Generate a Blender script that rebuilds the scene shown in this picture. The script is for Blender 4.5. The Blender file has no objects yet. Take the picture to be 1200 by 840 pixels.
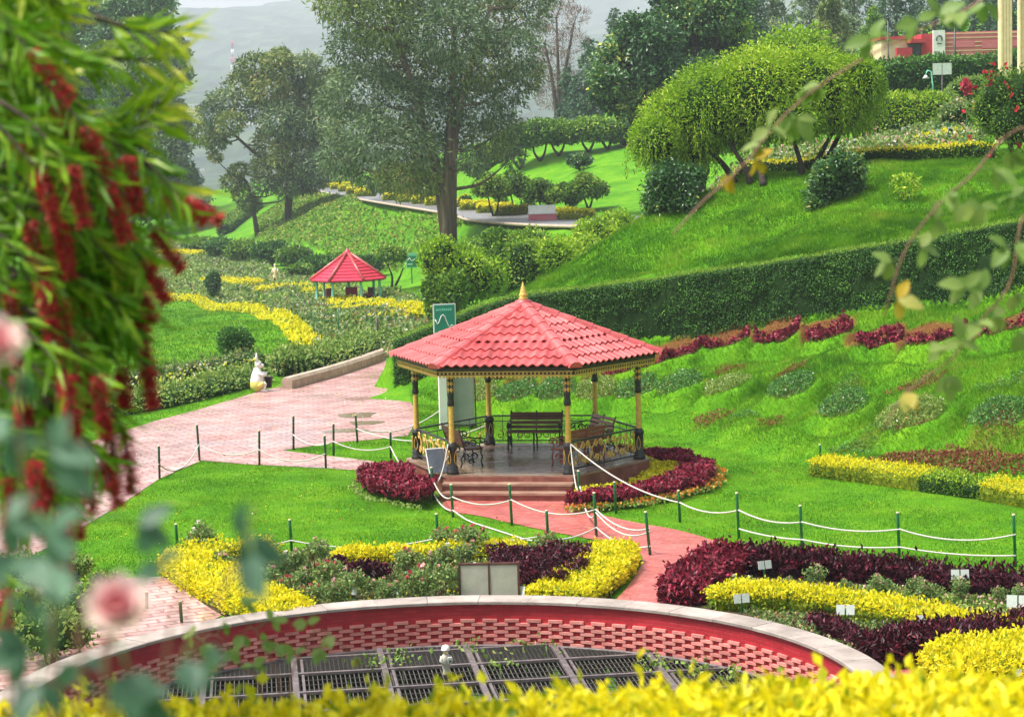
import bpy, bmesh, math, random
import numpy as np
from mathutils import Vector, Matrix
from mathutils.geometry import delaunay_2d_cdt

random.seed(7)
rng = np.random.default_rng(11)
R = math.radians
scene = bpy.context.scene
COL = scene.collection

# ------------------------------------------------------------------ camera, sky, sun, exposure
CZ = 8.1            # camera height above the lawn
FPX = 2435.0        # focal length in pixels of the 1200 px wide photograph
PITCH = math.atan((420 - 171) / FPX)
ROLL = R(1.5)
_F = np.array([0, math.cos(PITCH), -math.sin(PITCH)])
_R0 = np.array([1.0, 0, 0])
_U0 = np.array([0, math.sin(PITCH), math.cos(PITCH)])
_R = math.cos(ROLL) * _R0 - math.sin(ROLL) * _U0
_U = math.sin(ROLL) * _R0 + math.cos(ROLL) * _U0
_C = np.array([0, 0, CZ])


def P(px, py, Y):
    """the place seen at a photograph pixel, at distance Y along the garden"""
    d = _F * FPX + _R * (px - 600) - _U * (py - 420)
    return _C + d * (Y / d[1])


def G(px, py, z=0.0):
    """the place seen at a photograph pixel, at height z"""
    d = _F * FPX + _R * (px - 600) - _U * (py - 420)
    return _C + d * ((z - CZ) / d[2])


cam = bpy.data.cameras.new('camera')
cam.sensor_width = 36.0
cam.lens = 36.0 * FPX / 1200.0
cam.clip_start = 0.1
cam.clip_end = 9000
cam.dof.use_dof = True
cam.dof.focus_distance = 48.0
cam.dof.aperture_fstop = 5.4
camo = bpy.data.objects.new('camera', cam)
COL.objects.link(camo)
mat = Matrix.Identity(4)
for i in range(3):
    mat[i][0] = _R[i]; mat[i][1] = _U[i]; mat[i][2] = -_F[i]; mat[i][3] = _C[i]
camo.matrix_world = mat
scene.camera = camo

SUN_EL, SUN_AZ = 63.0, 257.0     # soft daylight through thin cloud, from the left
world = bpy.data.worlds.new('World')
scene.world = world
world.use_nodes = True
wn = world.node_tree
wn.nodes.clear()
w_out = wn.nodes.new('ShaderNodeOutputWorld')
w_bg = wn.nodes.new('ShaderNodeBackground')
w_sky = wn.nodes.new('ShaderNodeTexSky')
w_sky.sky_type = 'NISHITA'
w_sky.sun_disc = False
w_sky.sun_elevation = R(SUN_EL)
w_sky.sun_rotation = R(SUN_AZ)
w_sky.air_density = 1.0
w_sky.dust_density = 3.0
w_sky.ozone_density = 1.0
w_hs = wn.nodes.new('ShaderNodeHueSaturation')
w_hs.inputs['Saturation'].default_value = 0.4
wn.links.new(w_sky.outputs[0], w_hs.inputs['Color'])
wn.links.new(w_hs.outputs[0], w_bg.inputs['Color'])
w_bg.inputs['Strength'].default_value = 0.112
wn.links.new(w_bg.outputs[0], w_out.inputs['Surface'])

sun = bpy.data.lights.new('sun', 'SUN')
sun.energy = 3.5
sun.angle = R(13)
sun.color = (1.0, 0.95, 0.87)
suno = bpy.data.objects.new('sun', sun)
COL.objects.link(suno)
# sky rotation is measured from +Y towards +X
_sd = Vector((math.sin(R(SUN_AZ)) * math.cos(R(SUN_EL)), math.cos(R(SUN_AZ)) * math.cos(R(SUN_EL)), math.sin(R(SUN_EL))))
suno.rotation_euler = (-_sd).to_track_quat('-Z', 'Y').to_euler()

scene.view_settings.view_transform = 'Standard'
scene.view_settings.look = 'None'
scene.view_settings.gamma = 1.0
scene.view_settings.exposure = 1.2
scene.view_settings.use_curve_mapping = False
scene.render.engine = 'CYCLES'
cy = scene.cycles
cy.use_denoising = True
cy.max_bounces = 6
cy.diffuse_bounces = 3
cy.glossy_bounces = 2
cy.transmission_bounces = 4
cy.transparent_max_bounces = 6
cy.volume_bounces = 0
cy.caustics_reflective = False
cy.caustics_refractive = False
cy.use_adaptive_sampling = True
cy.adaptive_threshold = 0.02


# ------------------------------------------------------------------ materials
def new_mat(name):
    m = bpy.data.materials.new(name)
    m.use_nodes = True
    nt = m.node_tree
    nt.nodes.clear()
    out = nt.nodes.new('ShaderNodeOutputMaterial')
    return m, nt, out


def ramp(nt, stops, interp='LINEAR'):
    r = nt.nodes.new('ShaderNodeValToRGB')
    r.color_ramp.interpolation = interp
    e = r.color_ramp.elements
    while len(e) < len(stops):
        e.new(0.5)
    for k, (p, c) in enumerate(stops):
        e[k].position = p
        e[k].color = (c[0], c[1], c[2], 1)
    return r


def objcoord(nt, scale=(1, 1, 1), rot=0.0, generated=False):
    tc = nt.nodes.new('ShaderNodeTexCoord')
    mp = nt.nodes.new('ShaderNodeMapping')
    mp.inputs['Scale'].default_value = scale
    mp.inputs['Rotation'].default_value = (0, 0, rot)
    nt.links.new(tc.outputs['Object'], mp.inputs['Vector'])
    return mp.outputs['Vector']


def noise(nt, vec, scale, detail=4, rough=0.6):
    n = nt.nodes.new('ShaderNodeTexNoise')
    n.inputs['Scale'].default_value = scale
    n.inputs['Detail'].default_value = detail
    n.inputs['Roughness'].default_value = rough
    nt.links.new(vec, n.inputs['Vector'])
    return n.outputs['Fac']


def leaf_mat(name, stops, trans=0.3, rough=0.5, spec=0.35):
    """leaves: colour by each leaf's own random tint, with some light coming through"""
    m, nt, out = new_mat(name)
    at = nt.nodes.new('ShaderNodeAttribute')
    at.attribute_name = 'tint'
    rp = ramp(nt, stops)
    nt.links.new(at.outputs['Fac'], rp.inputs['Fac'])
    pb = nt.nodes.new('ShaderNodeBsdfPrincipled')
    pb.inputs['Roughness'].default_value = rough
    pb.inputs['Specular IOR Level'].default_value = spec
    nt.links.new(rp.outputs['Color'], pb.inputs['Base Color'])
    if trans > 0:
        tr = nt.nodes.new('ShaderNodeBsdfTranslucent')
        nt.links.new(rp.outputs['Color'], tr.inputs['Color'])
        mx = nt.nodes.new('ShaderNodeMixShader')
        mx.inputs['Fac'].default_value = trans
        nt.links.new(pb.outputs[0], mx.inputs[1])
        nt.links.new(tr.outputs[0], mx.inputs[2])
        nt.links.new(mx.outputs[0], out.inputs['Surface'])
    else:
        nt.links.new(pb.outputs[0], out.inputs['Surface'])
    return m


def surf_mat(name, stops, scale=8.0, rough=0.6, spec=0.4, metallic=0.0, bump=0.15, bscale=40.0, detail=5, stretch=(1, 1, 1), rough_var=0.0, perobj=0.0, world=False):
    """a worn plain surface: noise mottled colour, fine relief"""
    m, nt, out = new_mat(name)
    v = nt.nodes.new('ShaderNodeNewGeometry').outputs['Position'] if world else objcoord(nt, stretch)
    n1 = noise(nt, v, scale, detail)
    rp = ramp(nt, stops)
    nt.links.new(n1, rp.inputs['Fac'])
    pb = nt.nodes.new('ShaderNodeBsdfPrincipled')
    pb.inputs['Roughness'].default_value = rough
    pb.inputs['Metallic'].default_value = metallic
    pb.inputs['Specular IOR Level'].default_value = spec
    nt.links.new(rp.outputs['Color'], pb.inputs['Base Color'])
    if rough_var > 0:
        n3 = noise(nt, v, scale * 0.4, 3)
        mr = nt.nodes.new('ShaderNodeMapRange')
        mr.inputs['From Min'].default_value = 0.35
        mr.inputs['From Max'].default_value = 0.65
        mr.inputs['To Min'].default_value = max(0.04, rough - rough_var)
        mr.inputs['To Max'].default_value = min(1, rough + rough_var)
        nt.links.new(n3, mr.inputs['Value'])
        nt.links.new(mr.outputs[0], pb.inputs['Roughness'])
    if bump > 0:
        n2 = noise(nt, v, bscale, 3)
        b = nt.nodes.new('ShaderNodeBump')
        b.inputs['Strength'].default_value = bump
        b.inputs['Distance'].default_value = 0.02
        nt.links.new(n2, b.inputs['Height'])
        nt.links.new(b.outputs[0], pb.inputs['Normal'])
    if perobj:
        oi = nt.nodes.new('ShaderNodeObjectInfo')
        mr2 = nt.nodes.new('ShaderNodeMapRange')
        mr2.inputs['To Min'].default_value = 1 - perobj
        mr2.inputs['To Max'].default_value = 1 + perobj * .6
        nt.links.new(oi.outputs['Random'], mr2.inputs['Value'])
        mxo = nt.nodes.new('ShaderNodeMix'); mxo.data_type = 'RGBA'; mxo.blend_type = 'MULTIPLY'; mxo.inputs[0].default_value = 1
        nt.links.new(rp.outputs['Color'], mxo.inputs[6]); nt.links.new(mr2.outputs[0], mxo.inputs[7])
        nt.links.new(mxo.outputs[2], pb.inputs['Base Color'])
    nt.links.new(pb.outputs[0], out.inputs['Surface'])
    return m


def two(c, k=0.7, k2=1.25):
    return [(0.3, tuple(x * k for x in c)), (0.7, tuple(min(1, x * k2) for x in c))]


def brick_mat(name, c1, c2, mortar, bw, bh, msize=0.06, rough=0.6, rot=0.0, mott=0.5, rough_var=0.0, dirt_sheen=None):
    """small paving bricks or masonry too fine to build one by one"""
    m, nt, out = new_mat(name)
    v = objcoord(nt, (1, 1, 1), rot)
    br = nt.nodes.new('ShaderNodeTexBrick')
    br.inputs['Color1'].default_value = (*c1, 1)
    br.inputs['Color2'].default_value = (*c2, 1)
    br.inputs['Mortar'].default_value = (*mortar, 1)
    br.inputs['Scale'].default_value = 1.0
    br.inputs['Brick Width'].default_value = bw
    br.inputs['Row Height'].default_value = bh
    br.inputs['Mortar Size'].default_value = bh * msize
    br.inputs['Mortar Smooth'].default_value = 0.2
    nt.links.new(v, br.inputs['Vector'])
    n1 = noise(nt, v, 0.9, 6, 0.65)
    rp = ramp(nt, [(0.3, (0.55, 0.5, 0.5)), (0.7, (1.25, 1.2, 1.2))] if dirt_sheen is None else dirt_sheen)
    nt.links.new(n1, rp.inputs['Fac'])
    mx = nt.nodes.new('ShaderNodeMix')
    mx.data_type = 'RGBA'
    mx.blend_type = 'MULTIPLY'
    mx.inputs[0].default_value = mott
    nt.links.new(br.outputs['Color'], mx.inputs[6])
    nt.links.new(rp.outputs['Color'], mx.inputs[7])
    n5 = noise(nt, v, 9.0, 5, .7)
    rp5 = ramp(nt, [(.32, (.68, .66, .66)), (.68, (1.22, 1.25, 1.25))])
    nt.links.new(n5, rp5.inputs['Fac'])
    mx5 = nt.nodes.new('ShaderNodeMix'); mx5.data_type = 'RGBA'; mx5.blend_type = 'MULTIPLY'; mx5.inputs[0].default_value = .8
    nt.links.new(mx.outputs[2], mx5.inputs[6]); nt.links.new(rp5.outputs[0], mx5.inputs[7])
    pb = nt.nodes.new('ShaderNodeBsdfPrincipled')
    pb.inputs['Roughness'].default_value = rough
    nt.links.new(mx5.outputs[2], pb.inputs['Base Color'])
    if rough_var > 0:
        n3 = noise(nt, v, 0.35, 4)
        mr = nt.nodes.new('ShaderNodeMapRange')
        mr.inputs['From Min'].default_value = 0.4
        mr.inputs['From Max'].default_value = 0.6
        mr.inputs['To Min'].default_value = max(0.05, rough - rough_var)
        mr.inputs['To Max'].default_value = min(1, rough + rough_var)
        nt.links.new(n3, mr.inputs['Value'])
        nt.links.new(mr.outputs[0], pb.inputs['Roughness'])
    b = nt.nodes.new('ShaderNodeBump')
    b.inputs['Strength'].default_value = 0.4
    b.inputs['Distance'].default_value = 0.01
    b.invert = True
    nt.links.new(br.outputs['Fac'], b.inputs['Height'])
    nt.links.new(b.outputs[0], pb.inputs['Normal'])
    nt.links.new(pb.outputs[0], out.inputs['Surface'])
    return m


M = {}
# leaves (base colours of the plants themselves)
M['grass'] = leaf_mat('grass_blades', [(0, (.028, .115, .003)), (.45, (.098, .26, .006)), (.8, (.2, .37, .012)), (1, (.38, .38, .07))], .35, .6, .2)
M['hedge'] = leaf_mat('clipped_hedge', [(0, (0.018, 0.075, 0.010)), (.5, (0.045, 0.150, 0.014)), (.9, (0.105, 0.285, 0.024)), (1, (0.210, 0.390, 0.036))], .2, .55)
M['hedge_tip'] = leaf_mat('hedge_fresh_tips', [(0, (.12, .28, .02)), (1, (.33, .48, .06))], .35, .55)
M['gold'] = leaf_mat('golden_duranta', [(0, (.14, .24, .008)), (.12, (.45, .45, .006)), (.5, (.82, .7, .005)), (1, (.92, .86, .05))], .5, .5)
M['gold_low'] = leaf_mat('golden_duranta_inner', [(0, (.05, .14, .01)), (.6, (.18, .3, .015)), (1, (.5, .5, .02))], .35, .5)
M['purple'] = leaf_mat('purple_coleus', [(0, (.045, .003, .008)), (.5, (.17, .010, .026)), (.85, (.35, .024, .06)), (1, (.5, .06, .11))], .3, .5)
M['maroon'] = leaf_mat('dark_maroon_foliage', [(0, (.014, .002, .004)), (.6, (.05, .004, .012)), (.9, (.12, .010, .026)), (1, (.22, .02, .045))], .25, .5)
M['rose_leaf'] = leaf_mat('rose_foliage', [(0, (.05, .10, .03)), (.5, (.14, .25, .06)), (.8, (.28, .37, .10)), (1, (.4, .24, .12))], .3, .5)
M['cushion'] = leaf_mat('dark_green_cushion', [(0, (0.024, 0.090, 0.018)), (.6, (0.080, 0.240, 0.038)), (1, (0.224, 0.450, 0.090))], .3, .5)
M['pale'] = leaf_mat('pale_green_plants', [(0, (.08, .17, .02)), (.6, (.22, .36, .06)), (1, (.46, .5, .15))], .35, .5)
M['shrub'] = leaf_mat('shrub_green', [(0, (0.028, 0.080, 0.008)), (.45, (0.095, 0.224, 0.017)), (.85, (0.247, 0.400, 0.028)), (1, (0.475, 0.576, 0.056))], .3, .5)
M['lime'] = leaf_mat('lime_shrub', [(0, (.09, .2, .006)), (.5, (.24, .42, .012)), (.85, (.42, .58, .03)), (1, (.65, .68, .08))], .35, .5)
M['dark'] = leaf_mat('dark_broadleaf', [(0, (.015, .055, .016)), (.5, (.05, .15, .038)), (.88, (.14, .28, .06)), (1, (.5, .5, .07))], .2, .4, .5)
M['euc'] = leaf_mat('eucalyptus_leaf', [(0, (.05, .09, .04)), (.5, (.14, .22, .10)), (.85, (.26, .35, .16)), (1, (.42, .42, .18))], .3, .55)
M['euc_warm'] = leaf_mat('eucalyptus_leaf_young', [(0, (.06, .10, .03)), (.5, (.17, .25, .06)), (.85, (.34, .38, .10)), (1, (.5, .34, .14))], .3, .55)
M['conifer'] = leaf_mat('conifer_needles', [(0, (.025, .065, .035)), (.6, (.07, .15, .075)), (1, (.13, .22, .10))], .15, .6)
M['bare'] = leaf_mat('russet_twigs', [(0, (.10, .06, .05)), (.6, (.2, .13, .10)), (1, (.3, .2, .15))], .2, .7)
M['pinkleaf'] = leaf_mat('red_pink_foliage', [(0, (.25, .05, .05)), (1, (.5, .16, .14))], .3, .6)
M['weed'] = leaf_mat('bank_weeds', [(0, (0.056, 0.138, 0.010)), (.5, (0.140, 0.276, 0.016)), (.85, (0.280, 0.380, 0.039)), (1, (0.448, 0.322, 0.078))], .35, .6)
M['brush_leaf'] = leaf_mat('bottlebrush_leaf', [(0, (.05, .15, .008)), (.4, (.14, .32, .014)), (.75, (.32, .46, .02)), (1, (.6, .58, .05))], .5, .45)
M['brush_red'] = leaf_mat('bottlebrush_flower', [(0, (.2, .004, .012)), (.6, (.5, .012, .03)), (1, (.75, .05, .08))], .25, .5)
M['rosefg'] = leaf_mat('rose_leaf_bluegreen', [(0, (.03, .08, .045)), (.5, (.08, .17, .10)), (1, (.2, .32, .22))], .35, .5)
M['cane_leaf'] = leaf_mat('rose_cane_leaf', [(0, (.08, .15, .02)), (.5, (.17, .27, .06)), (.85, (.28, .33, .10)), (1, (.5, .33, .03))], .45, .5)
M['petal_pink'] = leaf_mat('pink_petals', [(0, (.7, .24, .27)), (.5, (.85, .5, .5)), (1, (.9, .72, .68))], .4, .5)
M['petal_white'] = leaf_mat('white_petals', [(0, (.7, .6, .55)), (1, (.85, .82, .78))], .3, .6)
M['petal_red'] = leaf_mat('red_petals', [(0, (.4, .02, .06)), (1, (.7, .10, .16))], .3, .6)
M['petal_orange'] = leaf_mat('orange_blooms', [(0, (.5, .14, .02)), (1, (.8, .4, .05))], .3, .6)
M['tileaf'] = leaf_mat('rust_ground_plants', [(0, (.12, .025, .014)), (.6, (.26, .065, .03)), (1, (.2, .2, .04))], .3, .6)
# solid things
M['soil'] = surf_mat('red_soil', [(.3, (.10, .035, .018)), (.7, (.22, .075, .035))], 6, .95, .1, 0, .6, 30)
M['soil_dark'] = surf_mat('dark_soil', [(.3, (.03, .022, .012)), (.7, (.07, .055, .025))], 6, .95, .1, 0, .6, 30)
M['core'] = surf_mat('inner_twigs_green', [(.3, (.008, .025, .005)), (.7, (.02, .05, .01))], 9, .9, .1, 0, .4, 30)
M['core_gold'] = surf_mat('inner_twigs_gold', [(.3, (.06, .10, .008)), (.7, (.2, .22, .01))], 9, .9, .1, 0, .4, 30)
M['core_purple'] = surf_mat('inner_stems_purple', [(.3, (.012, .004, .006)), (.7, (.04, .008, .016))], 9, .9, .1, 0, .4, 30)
M['bark'] = surf_mat('brown_bark', [(.3, (.035, .026, .02)), (.7, (.11, .085, .065))], 3, .9, .2, 0, .8, 14, 5, (4, 4, .6))
M['bark_euc'] = surf_mat('peeling_eucalyptus_bark', [(.3, (.06, .04, .035)), (.55, (.2, .13, .10)), (.75, (.38, .27, .22))], 1.1, .85, .2, 0, .6, 10, 4, (3, 3, .25))
M['bark_dark'] = surf_mat('wet_dark_bark', [(.3, (.015, .011, .009)), (.7, (.05, .038, .03))], 3, .85, .3, 0, .8, 14, 5, (4, 4, .6))
M['cane'] = surf_mat('reddish_rose_cane', [(.3, (.16, .07, .05)), (.7, (.3, .16, .11))], 12, .6, .3, 0, .3, 40)
M['stem'] = surf_mat('green_stem', [(.3, (.06, .12, .03)), (.7, (.12, .2, .06))], 12, .6, .3, 0, .2, 40)
M['tile'] = surf_mat('pink_red_roof_tile', [(.28, (.26, .042, .042)), (.45, (.46, .07, .072)), (.6, (.54, .095, .095)), (.75, (.62, .17, .16))], 1.6, .42, .5, 0, .25, 30, 8, (1, 1, 1), .12, .26, True)
M['tile_far'] = surf_mat('crimson_roof_tile', [(.3, (.42, .015, .045)), (.7, (.56, .035, .075))], 3, .4, .5, 0, .2, 20)
M['black'] = surf_mat('black_painted_iron', [(.3, (.008, .008, .009)), (.7, (.025, .022, .02))], 20, .4, .5, 0, .2, 60)
M['goldpaint'] = surf_mat('gold_painted_iron', [(.3, (.5, .28, .04)), (.7, (.78, .52, .13))], 14, .38, .6, .25, .25, 60)
M['maroon_paint'] = surf_mat('maroon_painted_iron', [(.3, (.16, .02, .018)), (.7, (.28, .05, .035))], 14, .45, .5, 0, .2, 60)
M['fascia'] = surf_mat('dark_brown_fascia', [(.3, (.02, .012, .009)), (.7, (.05, .03, .02))], 14, .5, .4, 0, .2, 60)
M['wood'] = surf_mat('varnished_red_wood', [(.3, (.07, .022, .012)), (.7, (.2, .075, .04))], 5, .4, .5, 0, .3, 40, 5, (.6, 6, 6))
M['wood2'] = surf_mat('wet_orange_wood', [(.3, (.2, .07, .025)), (.7, (.38, .15, .06))], 5, .35, .5, 0, .3, 40, 5, (.6, 6, 6))
M['floor'] = surf_mat('wet_stone_floor', [(.3, (.11, .075, .045)), (.5, (.22, .15, .10)), (.7, (.36, .24, .2))], 1.3, .22, .5, 0, .08, 20, 5, (1, 2.5, 1), .12)
M['stair'] = surf_mat('red_stone_step', [(.3, (.13, .04, .028)), (.55, (.23, .075, .055)), (.7, (.32, .14, .10))], 2.5, .55, .4, 0, .4, 25, 6)
M['stair_top'] = surf_mat('worn_pale_tread', [(.3, (.2, .105, .075)), (.7, (.36, .23, .17))], 3, .4, .4, 0, .3, 25, 6)
M['coping'] = surf_mat('pale_coping_stone', [(.3, (.2, .165, .145)), (.7, (.39, .335, .30))], 2, .75, .3, 0, .5, 30, 8, perobj=.15, world=True)
M['redwall'] = brick_mat('dark_red_masonry', (.36, .012, .022), (.44, .02, .03), (.24, .012, .018), .22, .07, .10, .5, 0, .4)
M['pinkbrick'] = surf_mat('pink_painted_brick', [(.3, (.54, .16, .14)), (.7, (.7, .29, .25))], 3, .6, .4, 0, .4, 40, perobj=.25, world=True)
M['path'] = brick_mat('red_brick_path', (.42, .085, .075), (.56, .16, .14), (.30, .10, .085), .24, .12, .16, .45, R(12), .65, .15)
M['pave'] = brick_mat('pale_pink_pavers', (.37, .19, .17), (.50, .295, .268), (.25, .125, .11), .5, .25, .13, .34, R(-24), .85, .2,
                      [(.28, (.55, .45, .42)), (.45, (.9, .9, .9)), (.6, (1.15, 1.3, 1.3)), (.74, (1.35, 1.6, 1.65))])  # the pale stops paint wet highlights into the paver colour, in random patches
M['asphalt'] = surf_mat('wet_grey_road', [(.3, (.10, .098, .10)), (.7, (.19, .185, .19))], .6, .35, .5, 0, .3, 8, 6)
M['kerb'] = surf_mat('beige_kerb_stone', [(.3, (.3, .22, .16)), (.7, (.48, .38, .30))], 3, .8, .3, 0, .5, 25)
M['postgreen'] = surf_mat('green_painted_post', [(.3, (.008, .10, .035)), (.7, (.02, .17, .06))], 20, .4, .5, 0, .2, 60)
M['postdark'] = surf_mat('dark_green_post', [(.3, (.01, .045, .025)), (.7, (.02, .08, .04))], 20, .45, .5, 0, .2, 60)
M['cap'] = surf_mat('cream_cap', [(.3, (.55, .45, .25)), (.7, (.7, .62, .4))], 20, .5, .4, 0, 0)
M['rope'] = surf_mat('white_rope', [(.3, (.45, .42, .38)), (.7, (.66, .63, .58))], 60, .9, .2, 0, .8, 120)
M['white'] = surf_mat('white_paint', [(.3, (.68, .66, .62)), (.7, (.82, .8, .77))], 4, .5, .4, 0, .1, 40)
M['cream'] = surf_mat('cream_paint', [(.3, (.68, .52, .28)), (.7, (.80, .66, .42))], 4, .55, .4, 0, .1, 40)
M['panelgrey'] = surf_mat('grey_green_panel', [(.3, (.10, .135, .10)), (.7, (.16, .19, .15))], 2, .4, .5, 0, .05, 20)
M['slate'] = surf_mat('dark_slate_plate', [(.3, (.05, .06, .08)), (.7, (.10, .115, .14))], 5, .35, .5, 0, .1, 30)
M['tealsign'] = surf_mat('teal_green_sign', [(.3, (.01, .20, .14)), (.7, (.02, .27, .19))], 3, .4, .5, 0, 0)
M['mint'] = surf_mat('mint_green_paint', [(.3, (.16, .55, .44)), (.7, (.26, .66, .54))], 6, .5, .4, 0, .1, 40)
M['steel'] = surf_mat('weathered_steel_frame', [(.3, (.075, .062, .062)), (.7, (.18, .15, .15))], 7, .6, .5, .2, .3, 50)
M['wire'] = surf_mat('dull_wire', [(.3, (.05, .047, .042)), (.7, (.11, .10, .09))], 30, .6, .5, .2, 0)
M['pit'] = surf_mat('dark_pit_surface', [(.3, (.012, .014, .008)), (.7, (.035, .038, .018))], 4, .9, .2, 0, .6, 20)  # dark tone of the pit floor and the wall below the cover
M['yellowpaint'] = surf_mat('yellow_paint', [(.3, (.6, .5, .10)), (.7, (.72, .62, .2))], 8, .5, .4, 0, .1, 40)
M['pinkwall'] = surf_mat('pink_plaster', [(.3, (.50, .12, .15)), (.7, (.62, .2, .22))], 1, .7, .3, 0, .2, 20)
M['redwall2'] = surf_mat('red_plaster', [(.3, (.38, .03, .04)), (.7, (.48, .06, .07))], 1, .7, .3, 0, .2, 20)
M['window'] = surf_mat('dark_window', [(.3, (.03, .035, .04)), (.7, (.06, .07, .08))], 3, .2, .6, 0, 0)
M['plate'] = surf_mat('white_label_plate', [(.3, (.42, .47, .43)), (.7, (.56, .6, .55))], 8, .4, .4, 0, 0)
M['board'] = surf_mat('weathered_pale_board', [(.3, (.36, .35, .29)), (.7, (.50, .48, .40))], 3, .7, .3, 0, .2, 40)
M['rust'] = surf_mat('rusty_brown_frame', [(.3, (.07, .03, .022)), (.7, (.14, .06, .045))], 9, .7, .3, 0, .3, 40)
M['mudwet'] = surf_mat('wet_mud_puddle', [(.3, (.14, .10, .06)), (.7, (.24, .18, .11))], 3, .15, .5, 0, .1, 10)
M['forest'] = leaf_mat('far_forest', [(0, (.015, .035, .02)), (.6, (.035, .07, .035)), (1, (.07, .11, .05))], 0, .9, .1)


def ground_mat():
    m, nt, out = new_mat('lawn_ground')
    v = objcoord(nt)
    n1 = noise(nt, v, .5, 6, .65)
    n2 = noise(nt, v, 9.0, 5, .7)
    r1 = ramp(nt, [(.3, (.036, .145, .004)), (.5, (.08, .24, .006)), (.7, (.14, .30, .010))])
    r2 = ramp(nt, [(.3, (.55, .55, .5)), (.7, (1.3, 1.25, 1.1))])
    nt.links.new(n1, r1.inputs['Fac'])
    nt.links.new(n2, r2.inputs['Fac'])
    mx = nt.nodes.new('ShaderNodeMix')
    mx.data_type = 'RGBA'
    mx.blend_type = 'MULTIPLY'
    mx.inputs[0].default_value = .8
    nt.links.new(r1.outputs[0], mx.inputs[6])
    nt.links.new(r2.outputs[0], mx.inputs[7])
    # bare reddish earth where the planting pockets are dug, kept per vertex
    at = nt.nodes.new('ShaderNodeAttribute')
    at.attribute_name = 'soil'
    n3 = noise(nt, v, 14, 4, .7)
    rs = ramp(nt, [(.3, (.06, .018, .009)), (.7, (.19, .052, .024))])
    nt.links.new(n3, rs.inputs['Fac'])
    mx2 = nt.nodes.new('ShaderNodeMix')
    mx2.data_type = 'RGBA'
    nt.links.new(at.outputs['Fac'], mx2.inputs[0])
    nt.links.new(mx.outputs[2], mx2.inputs[6])
    nt.links.new(rs.outputs[0], mx2.inputs[7])
    pb = nt.nodes.new('ShaderNodeBsdfPrincipled')
    pb.inputs['Roughness'].default_value = .9
    pb.inputs['Specular IOR Level'].default_value = .1
    nt.links.new(mx2.outputs[2], pb.inputs['Base Color'])
    b = nt.nodes.new('ShaderNodeBump')
    b.inputs['Strength'].default_value = .7
    b.inputs['Distance'].default_value = .05
    n4 = noise(nt, v, 25, 4, .7)
    nt.links.new(n4, b.inputs['Height'])
    nt.links.new(b.outputs[0], pb.inputs['Normal'])
    nt.links.new(pb.outputs[0], out.inputs['Surface'])
    return m


M['ground'] = ground_mat()


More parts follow.
